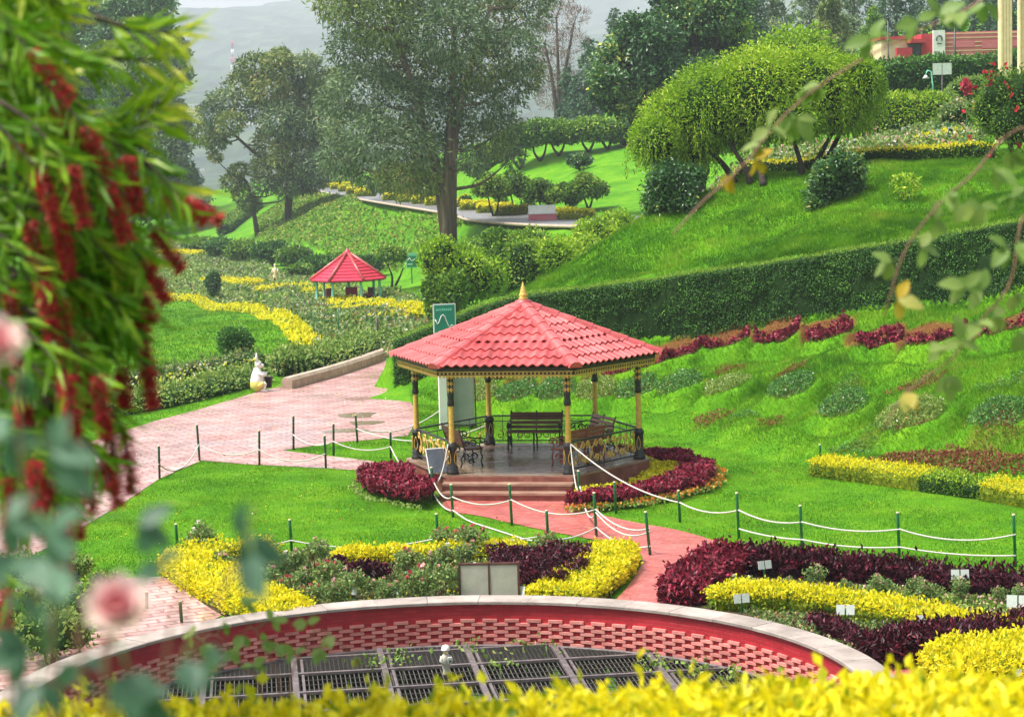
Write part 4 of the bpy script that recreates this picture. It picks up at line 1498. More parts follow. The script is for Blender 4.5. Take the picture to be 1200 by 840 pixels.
rope(['b1'], .5, .25, 'white rope tied down the gazebo post by the slate plaque', start=gp0)
rope(['c0'], .3, .2, 'white rope tied down the gazebo post by the gold railing', start=gp1 + np.array([0, 0, -.02]))
rope(['f7'], .5, .08, 'white rope behind the benches, sagging to the display board', start=G(520, 503) + np.array([-.1, 0, .55]), end=np.array([GC[0], GC[1], 0]) + hexp(PR + .1, 4, GZ0 + .5))

# ------------------------------------------------------------------ boards and signs
# display board behind the gazebo
q = G(541, 502)
t = thing('display_board', q, 'tall blank grey-green display board on small feet behind the gazebo', 'board', rz=R(-12))
b = MB(); b.box((0, 0, .95), (.78, .04, 1.62), 'panelgrey'); b.build('panel', t)
b = MB()
for x in (-.43, .43):
    b.box((x, 0, .9), (.03, .05, 1.85), 'black')
b.box((0, 0, .1), (.86, .06, .05), 'black'); b.build('frame', t)
for x in (-.25, .3):
    b = MB(); b.box((x, 0, .05), (.06, .3, .1), 'black'); b.build('foot', t)
# tall white post that carries the green map sign
q = G(520, 503)
t = thing('sign_post', q, 'tall white post carrying a green map sign with a white zigzag line, behind the gazebo', 'sign', rz=R(14))
b = MB(); b.box((0, 0, 1.4), (.22, .12, 2.8), 'white'); b.build('post', t)
sg = MB(); sg.box((.1, -.08, 3.22), (.66, .04, .84), 'white'); so = sg.build('sign_panel', t)
b = MB(); b.box((.1, -.104, 3.22), (.60, .012, .78), 'tealsign'); b.build('face', so)
b = MB()
zz = [(-.28, 3.2), (-.22, 3.06), (-.17, 3.12), (-.10, 3.30), (-.05, 3.33), (0, 3.28), (.10, 3.02), (.14, 2.95), (.2, 3.03), (.24, 3.0), (.3, 2.9)]
b.tube([(.1 + x, -.113, z) for x, z in zz], .016, 'white', 5); b.build('zigzag_line', so)
b = MB()
for i, w in enumerate((.05, .04, .03, .05, .04, .05, .04, .05)):
    b.box((-.12 + i * .058, -.112, 3.47 + .006 * (i % 2)), (w * .8, .006, .06), 'mint')
b.build('lettering', so)
# the second, distant green sign
q = seat(P(483, 335, 168)); 
t = thing('sign_post', q, 'small distant turquoise sign on a pole below the grassy bank', 'sign', rz=R(10))
b = MB(); b.box((0, 0, .9), (.08, .08, 1.9), 'postgreen'); b.build('post', t)
b = MB(); b.box((0, -.05, 1.9), (.86, .05, 1.2), 'mint'); so = b.build('sign_panel', t)
b = MB(); b.box((0, -.08, 1.82), (.74, .02, .9), 'tealsign'); b.build('face', so)
b = MB(); b.tube([(-.34, -.095, 1.9), (-.15, -.095, 2.1), (0, -.095, 1.85), (.3, -.095, 2.0)], .035, 'white', 5); b.build('route_line', so)
b = MB(); b.box((-.12, -.094, 1.6), (.4, .01, .1), 'white'); b.build('lettering', so)
# double weathered board standing in the rose bed
q = G(574, 708)
t = thing('notice_board', q, 'pair of blank weathered boards in a rusty frame, standing in the rose bed', 'board', rz=R(-3))
for x in (-.26, .26):
    b = MB(); b.box((x, 0, .43), (.49, .02, .56), 'board'); b.build('panel', t)
b = MB()
for x in (-.525, 0, .525):
    b.box((x, 0, .38), (.035, .04, .76), 'rust')
b.box((0, 0, .735), (1.08, .042, .035), 'rust'); b.box((0, 0, .14), (1.08, .042, .03), 'rust')
b.build('frame', t)
# white name plates on sticks in the beds
lab = 'small white plant label plate on a green stick among the bed plants'
for i, (px, py, w, pair) in enumerate([(896, 662, .15, 1), (862, 680, .13, 0), (869, 703, .15, 1), (991, 717, .16, 1), (1049, 735, .12, 0), (1080, 725, .13, 0), (1125, 674, .17, 1), (1193, 707, .2, 1),
                                       (1193, 790, .1, 0), (463, 686, .13, 0), (394, 655, .12, 0), (386, 699, .12, 0), (416, 685, .13, 0), (613, 690, .14, 0), (452, 698, .12, 0), (870, 681, .1, 0)]):
    w *= .85
    yb = {0: 26, 1: 22}[pair]
    q = G(px, min(py + yb, 707) if px < 830 else py + yb)
    t = thing('plant_label', q, lab, 'label plate', 'white plant labels in the flower beds', rz=R(random.uniform(-25, 25)))
    h = .36 if py + yb <= 707 or px > 830 else .24
    b = MB(); b.box((0, 0, h / 2), (.022, .022, h), 'postgreen'); b.build('stick', t)
    if pair:
        for s in (-1, 1):
            b = MB(); b.box((s * (w / 2 + .012), -.015, h), (w, .012, w * 1.2), 'plate', rx=R(-12)); b.build('plate', t)
    else:
        b = MB(); b.box((0, -.02, h), (w, .012, w * 1.3), 'plate', rx=R(-12), rz=R(random.uniform(-20, 20))); b.build('plate', t)

# ------------------------------------------------------------------ low retaining kerb, puddles, rabbit figure
kp = spline([G(336, 456), G(400, 438), G(463, 416)], 12)
t = thing('low_wall', (0, 0, 0), 'low rounded beige kerb wall along the pavement', 'wall')
for i in range(11):
    a_, c_ = kp[i], kp[i + 1]
    d = c_ - a_; L = np.linalg.norm(d)
    b = MB()
    m_ = (a_ + c_) / 2
    an = math.atan2(d[1], d[0])
    prof = [(-.2, -.1), (-.2, .3), (-.12, .4), (.12, .4), (.2, .3), (.2, -.1)]
    V = []
    for e in (-L / 2 + .01, L / 2 - .01):
        for (y, z) in prof:
            V.append([m_[0] + e * math.cos(an) - y * math.sin(an), m_[1] + e * math.sin(an) + y * math.cos(an), z])
    b.raw(V, [[j, (j + 1) % 6, 6 + (j + 1) % 6, 6 + j] for j in range(6)] + [[0, 1, 4, 5], [1, 2, 3, 4], [11, 10, 7, 6], [10, 9, 8, 7]], 'kerb')
    b.build('kerb_stone', t)
for (px, py, w, h) in ((420, 487, 1.1, .5), (428, 496, 1.0, .35), (405, 505, 1.2, .3)):
    c = G(px, py)
    pl = [[c[0] + w * .5 * math.cos(u) * (1 + .25 * math.sin(3 * u + px)), c[1] + h * 1.6 * math.sin(u) * (1 + .2 * math.cos(2 * u)), 0] for u in np.linspace(0, 2 * math.pi, 18, endpoint=False)]
    o = sheet('puddle', pl, .018, 'mudwet')
# white rabbit litter-bin figure
q = G(304, 459)
rb = thing('rabbit_figure', q, 'white painted rabbit figure in yellow trousers holding a black bin, by the pavement', 'statue', rz=R(4))
rb.scale = (.82, .82, .95)
b = MB()
b.lathe([(0, .12), (.22, .12), (.29, .25), (.30, .42), (.24, .62), (.17, .78), (.12, .86), (0, .9)], (-.06, 0, 0), 'white', 16, sy=.85)
b.tube([(-.02, -.16, .7), (.12, -.2, .62), (.33, -.14, .60)], [.07, .06, .045], 'white', 8)
b.tube([(-.02, .16, .7), (.12, .2, .64), (.34, .14, .64)], [.07, .06, .045], 'white', 8)
b.build('body', rb)
b = MB()
b.ball((0, 0, .98), (.15, .13, .14), 'white', 14, 10)
b.ball((.14, 0, .94), (.10, .08, .075), 'white', 10, 8)
b.ball((.235, 0, .955), (.02, .025, .018), 'rust', 6, 5)
for s in (-1, 1):
    b.ball((.09, s * .105, 1.02), .018, 'black', 6, 5)
b.build('head', rb)
for s in (-1, 1):
    b = MB(); b.tube([(-.04, s * .05, 1.07), (-.07, s * .07, 1.22), (-.06, s * .09, 1.40)], [.05, .055, .012], 'white', 8); b.build('ear', rb)
b = MB()
b.lathe([(0, .02), (.24, .03), (.315, .2), (.31, .34), (.27, .42)], (-.06, 0, 0), 'yellowpaint', 16, sy=.88)
for s in (-1, 1):
    b.tube([(-.02, s * .2, .2), (.12, s * .21, .28), (.22, s * .2, .3)], [.12, .11, .09], 'yellowpaint', 9)
b.build('trousers', rb)
for s in (-1, 1):
    b = MB()
    b.tube([(.2, s * .2, .34), (.27, s * .19, .3), (.22, s * .19, .12), (.14, s * .19, .07)], [.06, .07, .05, .05], 'white', 8)
    b.tube([(.06, s * .19, .05), (.2, s * .19, .055), (.38, s * .2, .045)], [.05, .06, .035], 'white', 8)
    b.build('leg', rb)
b = MB()
b.lathe([(0, .26), (.12, .26), (.15, .62), (.165, .62), (.165, .66), (.13, .66), (.11, .4)], (.40, 0, -.12), 'black', 14)
b.build('bin', rb)


# ------------------------------------------------------------------ plant builders
def hedge(name, path, width, height, core, side, top, dens, L, W, label, cat='hedge', group=None, bulge=.1, top_frac=.8, rough=.06, spread=.8, n=None, follow=True, topdens=1.0):
    """clipped or loose hedge along a line of ground places"""
    path = np.asarray(path, float)
    ln = np.linalg.norm(np.diff(path[:, :2], axis=0), axis=1).sum()
    k = n or max(6, int(ln / .35))
    c = spline(path, k)
    t = np.gradient(c, axis=0); t[:, 2] = 0; t /= np.linalg.norm(t, axis=1, keepdims=True) + 1e-9
    s = np.stack([-t[:, 1], t[:, 0], np.zeros(k)], 1)
    wv = width if not np.isscalar(width) else np.full(2, width)
    hv = height if not np.isscalar(height) else np.full(2, height)
    f = np.linspace(0, 1, k)
    wk = np.interp(f, np.linspace(0, 1, len(wv)), wv); hk = np.interp(f, np.linspace(0, 1, len(hv)), hv)
    base = c.copy()
    if follow:
        base[:, 2] = gz_at(c[:, 0], c[:, 1])
    prof = [(-.5, 0), (-.5 - bulge * .5, .45), (-.46, .88), (-.3, 1.0), (0, 1.02), (.3, 1.0), (.46, .88), (.5 + bulge * .5, .45), (.5, 0)]
    b = MB()
    V = []
    for i in range(k):
        for (u, v) in prof:
            V.append(base[i] + s[i] * u * wk[i] * .93 + np.array([0, 0, v * hk[i] * .94 - (.08 if v == 0 else 0)]))
    m = len(prof)
    F = [[i * m + j, (i + 1) * m + j, (i + 1) * m + j + 1, i * m + j + 1] for i in range(k - 1) for j in range(m - 1)]
    V = np.array(V)
    V += rng.normal(size=V.shape) * rough * .4
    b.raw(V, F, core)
    for e in (0, k - 1):
        q = V[e * m:(e + 1) * m]
        cc = q.mean(0) + t[e] * (.0)
        b.raw(np.concatenate([q, [cc]]), [[j, j + 1, m] for j in range(m - 1)], core)
    # leaves on the surface
    per = 2 * hk.mean() + wk.mean()
    N = int(dens * ln * per)
    u = rng.uniform(0, 1, N); v = rng.uniform(0, per, N)
    fi = u * (k - 1); i0 = np.clip(fi.astype(int), 0, k - 2); fr = (fi - i0)[:, None]
    cb = base[i0] * (1 - fr) + base[i0 + 1] * fr; sb = s[i0]
    w_ = wk[i0] * (1 - fr[:, 0]) + wk[i0 + 1] * fr[:, 0]; h_ = hk[i0] * (1 - fr[:, 0]) + hk[i0 + 1] * fr[:, 0]
    hm = hk.mean(); wm = wk.mean()
    left = v < hm; right = v > hm + wm; tp = ~left & ~right
    uu = np.where(left, -.5, np.where(right, .5, (v - hm) / wm - .5))
    vv = np.where(left, v / hm, np.where(right, (v - hm - wm) / hm, 1.0))
    bul = np.where(tp, 1, 1 + bulge * np.sin(vv * math.pi))
    uu = np.where(tp, uu, uu * bul * np.clip(1.2 - np.clip((vv - .75) / .25, 0, 1) * .3, 0, 1) / 1.2 * 1.15)
    vv = np.where(tp, 1.0 - .14 * np.clip((np.abs(uu) - .3) / .2, 0, 1) ** 2, vv)
    pp = cb + sb * (uu * w_)[:, None]
    pp[:, 2] += vv * h_
    bump = rough * (vnoise(pp[:, 0] + pp[:, 2], pp[:, 1], .35, 31) + .8 * rng.normal(size=N))
    nr = np.where(tp[:, None], np.array([0, 0, 1.0]), sb * np.sign(uu)[:, None] + np.array([0, 0, .25]))
    pp += nr * bump[:, None]
    # the two ends
    for e, sg in ((0, -1), (k - 1, 1)):
        ne = int(dens * wk[e] * hk[e])
        q = base[e] + s[e] * (rng.uniform(-.5, .5, ne) * wk[e])[:, None] + t[e] * sg * (.03 + rough * rng.normal(size=ne))[:, None]
        q[:, 2] += rng.uniform(0, 1, ne) * hk[e]
        pp = np.concatenate([pp, q]); nr = np.concatenate([nr, np.repeat([t[e] * sg], ne, 0)]); vv = np.concatenate([vv, (q[:, 2] - base[e][2]) / hk[e]])
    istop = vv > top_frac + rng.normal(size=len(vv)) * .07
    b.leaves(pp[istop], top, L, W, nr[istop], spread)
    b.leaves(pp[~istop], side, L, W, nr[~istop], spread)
    # shoots that escape the shears
    ns = int(len(pp) * .012)
    ks = rng.choice(np.nonzero(istop)[0], min(ns, istop.sum()), replace=False) if istop.sum() else []
    if len(ks):
        q = pp[ks] + np.array([0, 0, 1.0]) * rng.uniform(.02, .09, len(ks))[:, None]
        b.leaves(q, top, L, W, np.repeat([[0, 0, 1.0]], len(ks), 0), .5)
    o = b.build(name, loc=base[k // 2])
    return tag(o, label, cat, group)


def shell_points(c, r, n, up=.2):
    d = rng.normal(size=(n, 3)); d /= np.linalg.norm(d, axis=1, keepdims=True)
    d[:, 2] = np.where((d[:, 2] < -.3) & (rng.uniform(0, 1, n) < up), -d[:, 2], d[:, 2])
    rad = rng.uniform(.72, 1.05, n)[:, None]
    return np.asarray(c) + d * rad * np.asarray(r), d


def clumps_foliage(b, clumps, leaf, n, L, W, spread=.9, droop=0.0, core=None, tintvar=.3, alt=None, altp=.0, inside_cut=True, jitter=.08):
    """leaves over a union of ball-like clumps: (centre, (rx,ry,rz))"""
    C = np.array([c for c, r in clumps]); RR = np.array([np.full(3, r) if np.isscalar(r) else r for c, r in clumps], float)
    vol = (RR[:, 0] * RR[:, 2]) ** .95
    per = np.maximum(10, (n * vol / vol.sum()).astype(int))
    for i in range(len(C)):
        p, d = shell_points(C[i], RR[i], per[i])
        p = p + rng.normal(size=p.shape) * RR[i] * jitter
        keep = np.ones(len(p), bool)
        if inside_cut:
            for j in range(len(C)):
                if j != i:
                    q = (p - C[j]) / RR[j]
                    keep &= (q * q).sum(1) > .5
        p, d = p[keep], d[keep]
        if len(p) == 0:
            continue
        base_t = rng.uniform(-tintvar, tintvar)
        tint = rng.beta(2, 2.2, len(p)) + base_t * .6
        dd = d.copy(); dd[:, 2] -= droop
        lf = alt if (alt and rng.uniform() < altp) else leaf
        b.leaves(p, lf, L, W, dd, spread, tint)
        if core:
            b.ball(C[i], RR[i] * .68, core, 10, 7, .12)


def bush(name, c, r, leaf, n, L, W, label, cat='bush', group=None, core='core', lumps=7, spread=.9, droop=0., flowers=None, stem=True, wild=0.0):
    """a shrub: several overlapping leafy lobes on short stems; c is its foot"""
    c = np.asarray(c, float); r = np.asarray(r if not np.isscalar(r) else (r, r, r), float)
    cl = [(c + np.array([0, 0, r[2] * .95]), r * .8)]
    for i in range(lumps):
        a = 2 * math.pi * (i + random.uniform(-.3, .3)) / lumps
        el = random.uniform(-.35, .75)
        d = np.array([math.cos(a) * math.cos(el), math.sin(a) * math.cos(el), math.sin(el)])
        cl.append((c + np.array([0, 0, r[2]]) + d * r * random.uniform(.42, .6 + wild), r * random.uniform(.36 - wild * .3, .5)))
    b = MB()
    clumps_foliage(b, cl, leaf, n, L, W, spread, droop, core)
    if stem:
        for i in range(3):
            a = random.uniform(0, 6.28)
            b.tube([c + [math.cos(a) * .05, math.sin(a) * .05, -.1], c + [math.cos(a) * r[0] * .2, math.sin(a) * r[1] * .2, r[2] * .6]], max(.02, r[0] * .03), 'bark', 5)
    if flowers:
        fm, fn, fs = flowers
        p, d = shell_points(c + np.array([0, 0, r[2]]), r * 1.0, fn)
        for q in range(3):
            b.leaves(p + rng.normal(size=p.shape) * fs * .3, fm, fs, fs * .8, d, 1.0)
    o = b.build(name, loc=c)
    return tag(o, label, cat, group)


def mass(name, mask, bbox, hfun, leaf, dens, L, W, label, cat, group=None, kind=None, core=None, extra=None, spread=.9, zoff=0.0, up=.7):
    """a planting that fills an outline: leaves through its upper volume"""
    x0, x1, y0, y1 = bbox
    N = int(dens * (x1 - x0) * (y1 - y0))
    x = rng.uniform(x0, x1, N); y = rng.uniform(y0, y1, N)
    k = mask(x, y)
    x, y = x[k], y[k]
    g = gz_at(x, y) + zoff
    h = hfun(x, y)
    z = g + h * (1 - .55 * rng.uniform(0, 1, len(x)) ** 1.6)
    p = np.stack([x, y, z], 1)
    b = MB()
    lean = rng.normal(size=p.shape) * .3; lean[:, 2] = up
    b.leaves(p, leaf, L, W, lean, spread)
    if extra:
        em, frac, es = extra
        ke = rng.uniform(0, 1, len(x)) < frac
        b.leaves(p[ke] + np.array([0, 0, .03]), em, es, es * .9, lean[ke], .6)
        b.leaves(p[ke] + np.array([0, 0, .035]), em, es, es * .9, lean[ke], .9)
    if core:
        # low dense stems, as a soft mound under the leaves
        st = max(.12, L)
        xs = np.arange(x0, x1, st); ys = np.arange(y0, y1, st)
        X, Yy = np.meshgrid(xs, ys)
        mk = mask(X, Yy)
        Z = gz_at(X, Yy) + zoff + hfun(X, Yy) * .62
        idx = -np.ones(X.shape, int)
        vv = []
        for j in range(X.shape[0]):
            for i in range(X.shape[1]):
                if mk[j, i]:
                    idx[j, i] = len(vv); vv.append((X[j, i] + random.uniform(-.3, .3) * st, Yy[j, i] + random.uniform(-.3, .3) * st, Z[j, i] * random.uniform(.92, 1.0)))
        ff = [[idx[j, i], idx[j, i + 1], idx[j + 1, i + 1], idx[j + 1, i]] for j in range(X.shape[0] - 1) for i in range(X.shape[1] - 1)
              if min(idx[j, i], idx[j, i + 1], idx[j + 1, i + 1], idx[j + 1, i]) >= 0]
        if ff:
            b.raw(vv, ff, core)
    if not len(x):
        return None
    o = b.build(name, loc=(float(x.mean()), float(y.mean()), float(g.mean())))
    return tag(o, label, cat, group, kind)


def poly_mask(poly):
    return lambda x, y: in_poly(x, y, poly)


def pbox(poly):
    p = np.array([[q[0], q[1]] for q in poly])
    return p[:, 0].min(), p[:, 0].max(), p[:, 1].min(), p[:, 1].max()


def edge_soft(poly, w):
    """0..1 by distance from the outline, for rounded shoulders"""
    p = np.array([[q[0], q[1]] for q in poly])

    def f(x, y):
        x = np.asarray(x, float); y = np.asarray(y, float)
        d = np.full(x.shape, 1e9)
        for i in range(len(p)):
            a, c = p[i], p[(i + 1) % len(p)]
            ab = c - a
            t = np.clip(((x - a[0]) * ab[0] + (y - a[1]) * ab[1]) / (ab @ ab + 1e-9), 0, 1)
            d = np.minimum(d, np.hypot(x - a[0] - t * ab[0], y - a[1] - t * ab[1]))
        return np.clip(d / w, 0, 1) ** .5
    return f


# ------------------------------------------------------------------ grass
def in_view(x, y, pad=2.2):
    return (np.abs(x) < y * .262 + pad)


b = MB()


def sow(x0, x1, y0, y1, dens, H, W, mask=None, lean=.45, tint0=0.0):
    N = int(dens * (x1 - x0) * (y1 - y0))
    x = rng.uniform(x0, x1, N); y = rng.uniform(y0, y1, N)
    k = in_view(x, y)
    if mask is not None:
        k &= mask(x, y)
    x, y = x[k], y[k]
    for pl in SHEETS:
        if len(x):
            o = in_poly(x, y, pl)
            x, y = x[~o], y[~o]
    k = np.hypot(x - PIT_C[0], y - PIT_C[1]) > PIT_R + .5
    k &= np.hypot(x - GC[0], y - GC[1]) > PR + .1
    k &= soil_at(x, y) < .45
    hy_, hz0, hz1 = hedge_line(x)
    k &= ~((y > hy_ - .05) & (y < hy_ + HEDGE_T - .1) & (x > -4.1))
    rel = (x - GC[0]) * ft[0] + (y - GC[1]) * ft[1]; rn = (x - GC[0]) * fn[0] + (y - GC[1]) * fn[1]
    k &= ~((np.abs(rel) < 1.55) & (rn > 0) & (rn < 3.7))
    x, y = x[k], y[k]
    z = gz_at(x, y) - .01
    tint = .45 + .3 * vnoise(x, y, 1.3, 41) + .2 * vnoise(x, y, .35, 42) + .16 * rng.normal(size=len(x)) + tint0
    hh = (H(z) if callable(H) else H) * (1 + .35 * vnoise(x, y, .8, 43))
    e = .15
    gxn = (gz_at(x + e, y) - gz_at(x - e, y)) / (2 * e); gyn = (gz_at(x, y + e) - gz_at(x, y - e)) / (2 * e)
    dn = np.stack([-gxn, -gyn, np.zeros(len(x))], 1) * .7
    b.blades(np.stack([x, y, z], 1), 'grass', hh, W, lean, tint, dn)


sow(-13, 18, 36, 67, 1000, lambda z: .045 + .085 * np.clip(z / .7, 0, 1), .015, lambda x, y: (y < 58) | (x > -4))
sow(0, 22, 58, 78, 800, .13, .02, lambda x, y: y > hedge_line(x)[0] + .6, tint0=-.02)
sow(-14, 2, 58, 76, 250, .07, .02)
sow(-40, -4, 76, 160, 50, .12, .055)
tag(b.build('grass'), 'short bright green lawn grass on the lawn and banks', 'grass', kind='stuff')

# fallen leaves and petals lying on lawn, pavement and path
b = MB()
for (x0, x1, y0, y1, n_, m_, s_) in ((-12, 13, 36, 56, 420, 'tileaf', .06), (-12, 13, 36, 70, 260, 'gold', .05), (-11, 1, 36, 75, 200, 'petal_white', .045), (2, 14, 58, 74, 200, 'tileaf', .07)):
    x = rng.uniform(x0, x1, n_); y = rng.uniform(y0, y1, n_)
    k = (np.hypot(x - PIT_C[0], y - PIT_C[1]) > PIT_R + .6) & (np.hypot(x - GC[0], y - GC[1]) > PR + .3)
    x, y = x[k], y[k]
    b.leaves(np.stack([x, y, gz_at(x, y) + .035 + .03 * (gz_at(x, y) > .1)], 1), m_, s_, s_ * .6, np.repeat([[.3, .3, .05]], len(x), 0), .6)
tag(b.build('fallen_leaves'), 'fallen leaves and petals scattered over lawn and paving', 'leaves', kind='stuff')

# ------------------------------------------------------------------ the tall clipped hedge wall
hxs = np.linspace(-3.95, 21, 90)
N = 42000
x = rng.uniform(-3.95, 21, N); y0_, z0_, z1_ = hedge_line(x)
b = MB()
V, F = [], []
yy, za, zb = hedge_line(hxs)
for i in range(len(hxs)):
    V += [(hxs[i], yy[i] + .05, za[i] - .2), (hxs[i], yy[i] + .02, (za[i] + zb[i]) / 2), (hxs[i], yy[i] + .08, zb[i] - .1), (hxs[i], yy[i] + .25, zb[i] - .03), (hxs[i], yy[i] + HEDGE_T - .2, zb[i] - .05), (hxs[i], yy[i] + HEDGE_T, zb[i] - .3)]
F = [[i * 6 + j, (i + 1) * 6 + j, (i + 1) * 6 + j + 1, i * 6 + j + 1] for i in range(len(hxs) - 1) for j in range(5)]
V = np.array(V) + rng.normal(size=(len(V), 3)) * .02
b.raw(V, F, 'core')
b.raw(V[:6], [[0, 1, 4, 5], [1, 2, 3, 4]], 'core')
v = rng.uniform(0, 1, N)
z = z0_ - .05 + (z1_ - z0_) * v
bump = .08 * vnoise(x, z, .6, 51) + .05 * vnoise(x, z, .15, 52) + .02 * rng.normal(size=N)
p = np.stack([x, y0_ + bump + .05 * np.clip((v - .9) / .1, 0, 1), z], 1)
tint = .42 + .22 * vnoise(x, z, .9, 53) + .14 * vnoise(x, z, .3, 54) + .22 * rng.normal(size=N)
b.leaves(p, 'hedge', .085, .035, np.repeat([[0, -.8, -.35]], N, 0), .75, tint)
N2 = 9000
x = rng.uniform(-3.95, 21, N2); y0_, z0_, z1_ = hedge_line(x)
p = np.stack([x, y0_ + rng.uniform(-.04, HEDGE_T, N2), z1_ + .03 * rng.normal(size=N2) + .03 * vnoise(x, x * 0, .6, 55)], 1)
b.leaves(p, 'hedge_tip', .08, .03, np.repeat([[0, -.2, .8]], N2, 0), .6)
N3 = 2500
x = -3.95 + .05 * rng.normal(size=N3); y0_, z0_, z1_ = hedge_line(x)
p = np.stack([x, y0_ + rng.uniform(0, HEDGE_T, N3), z0_ + (z1_ - z0_) * rng.uniform(0, 1, N3)], 1)
b.leaves(p, 'hedge', .085, .035, np.repeat([[-.8, 0, -.2]], N3, 0), .75)
tag(b.build('hedge_wall', loc=(float(hxs[45]), float(yy[45]), float(za[45]))), 'long tall dark green clipped hedge holding up the grassy mound above the terraces', 'hedge')

# ------------------------------------------------------------------ planted pockets on the terraces
for kx, k in enumerate(POCK):
    c = k['c']; rx, ry = k['rx'], k['ry']
    if abs(c[0]) > c[1] * .262 + 1.5:
        continue
    if k['row'] == 'up':
        def mk(x, y, c=c, rx=rx, ry=ry):
            r_ = np.hypot((x - c[0]) / rx, (y - c[1]) / ry)
            return (r_ < 1.05) & (r_ > .33) & ((y - c[1]) < .45 * ry + .25 * vnoise(x, y, .3, 61))
        mass('coleus_clump', mk, (c[0] - rx, c[0] + rx, c[1] - ry, c[1] + ry), lambda x, y: .38 + .12 * vnoise(x, y, .25, 62) + 0 * x, 'purple', 1100, .12, .08,
             nth(k['i']) + ' purple coleus crescent of the upper terrace, counting from the hedge end behind the gazebo', 'coleus', 'purple pockets of the upper terrace')

        def mk2(x, y, c=c, rx=rx, ry=ry):
            r_ = np.hypot((x - c[0]) / rx, (y - c[1]) / ry)
            return (r_ < .6) & (y < c[1] + .1)
        mass('seedling', mk2, (c[0] - rx, c[0] + rx, c[1] - ry, c[1] + ry), lambda x, y: .14 + 0 * x, 'pale', 130, .09, .05,
             'pale seedlings inside the ' + nth(k['i']) + ' purple crescent, counting from the hedge end behind the gazebo', 'seedling', 'seedlings in the purple pockets', 'stuff')
        mass('rust_plant', lambda x, y, c=c, rx=rx: (np.hypot((x - c[0]) / rx, (y - c[1] - .75) / .6) < 1.0), (c[0] - rx, c[0] + rx, c[1] + .1, c[1] + 1.4), lambda x, y: .06 + 0 * x, 'tileaf', 220, .06, .03,
             'sparse rusty plants on red soil above the ' + nth(k['i']) + ' purple crescent, counting from the gazebo', 'plants', 'rusty plants above the purple pockets', 'stuff')
    else:
        def mk(x, y, c=c, rx=rx, ry=ry):
            return np.hypot((x - c[0]) / rx, (y - c[1]) / ry) < .93
        mass('cushion_plant', mk, (c[0] - rx, c[0] + rx, c[1] - ry, c[1] + ry),
             lambda x, y, c=c, rx=rx, ry=ry: (.14 + .56 * np.sqrt(np.clip(1 - (np.hypot((x - c[0]) / rx, (y - c[1]) / ry) / .95) ** 2, 0, 1))) + .09 * vnoise(x, y, .3, 63), 'cushion' if k['i'] % 3 else 'pale', 1000, .10, .035,
             nth(k['i']) + ' green cushion pocket of the lower terrace, counting from behind the gazebo', 'plants', 'green pockets of the lower terrace', extra=('petal_white', .006, .05))

        def mk3(x, y, c=c, rx=rx, ry=ry):
            r_ = np.hypot((x - c[0]) / rx, (y - c[1]) / ry)
            return (r_ < 1.02) & (r_ > .72)
        mass('edging_plant', mk3, (c[0] - rx * 1.1, c[0] + rx * 1.1, c[1] - ry * 1.1, c[1] + ry * 1.1), lambda x, y: .09 + 0 * x, 'pale', 260, .07, .04,
             'pale edging plants round the ' + nth(k['i']) + ' green cushion pocket, counting from the gazebo', 'plants', 'edging of the green pockets', 'stuff')
for i, (a, c_, w_, h_) in enumerate(BARE):
    q = BARE_AT[(a, c_)]
    if abs(q[0]) > q[1] * .26:
        continue
    mass('rusty_weeds', lambda x, y, q=q, w_=w_, h_=h_: np.hypot((x - q[0]) / w_, (y - q[1]) / h_) + .5 * vnoise(x, y, .3, 66) < 1.0, (q[0] - 1.5 * w_, q[0] + 1.5 * w_, q[1] - 1.5 * h_, q[1] + 1.5 * h_), lambda x, y: .14 + .05 * vnoise(x, y, .2, 67), ('tileaf', 'cushion')[i % 2], 420, .07, .03,
         'patch of sparse weeds on a worn earth face between the terrace pockets', 'weeds', None, 'stuff')
# the brown bed at the foot of the terraces
BB = gp((1000, 540), (1060, 533), (1150, 540), (1260, 552), (1260, 572), (1120, 566), (1010, 552))
BB = [seat(on_ground(a, c)) for a, c in ((1000, 545), (1060, 534), (1150, 538), (1260, 548), (1260, 572), (1120, 564), (1010, 553))]
mass('rust_bedding', poly_mask(BB), pbox(BB), lambda x, y: .16 + .08 * vnoise(x, y, .4, 64), 'tileaf', 620, .08, .05, 'rusty brown bedding plants behind the yellow clipped hedge', 'plants', None, None)
# the yellow and green clipped hedge on the lawn
hp = [G(962, 556), G(1010, 562), G(1090, 573)]
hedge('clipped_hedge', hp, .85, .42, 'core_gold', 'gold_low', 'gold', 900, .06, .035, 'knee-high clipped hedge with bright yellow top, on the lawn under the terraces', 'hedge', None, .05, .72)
hp = [G(1090, 573.5), G(1125, 578), G(1162, 583)]
hedge('clipped_hedge', hp, .85, .40, 'core', 'shrub', 'lime', 900, .06, .035, 'green stretch of the clipped lawn hedge between its two yellow stretches', 'hedge', None, .05)
hp = [G(1164, 584), G(1200, 590), G(1260, 600)]
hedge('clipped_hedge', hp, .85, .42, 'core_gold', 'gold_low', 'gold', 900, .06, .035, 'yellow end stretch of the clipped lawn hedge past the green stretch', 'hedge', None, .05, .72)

# ------------------------------------------------------------------ ring beds round the gazebo
RC = np.array([GC[0] + .12, GC[1] - .75])


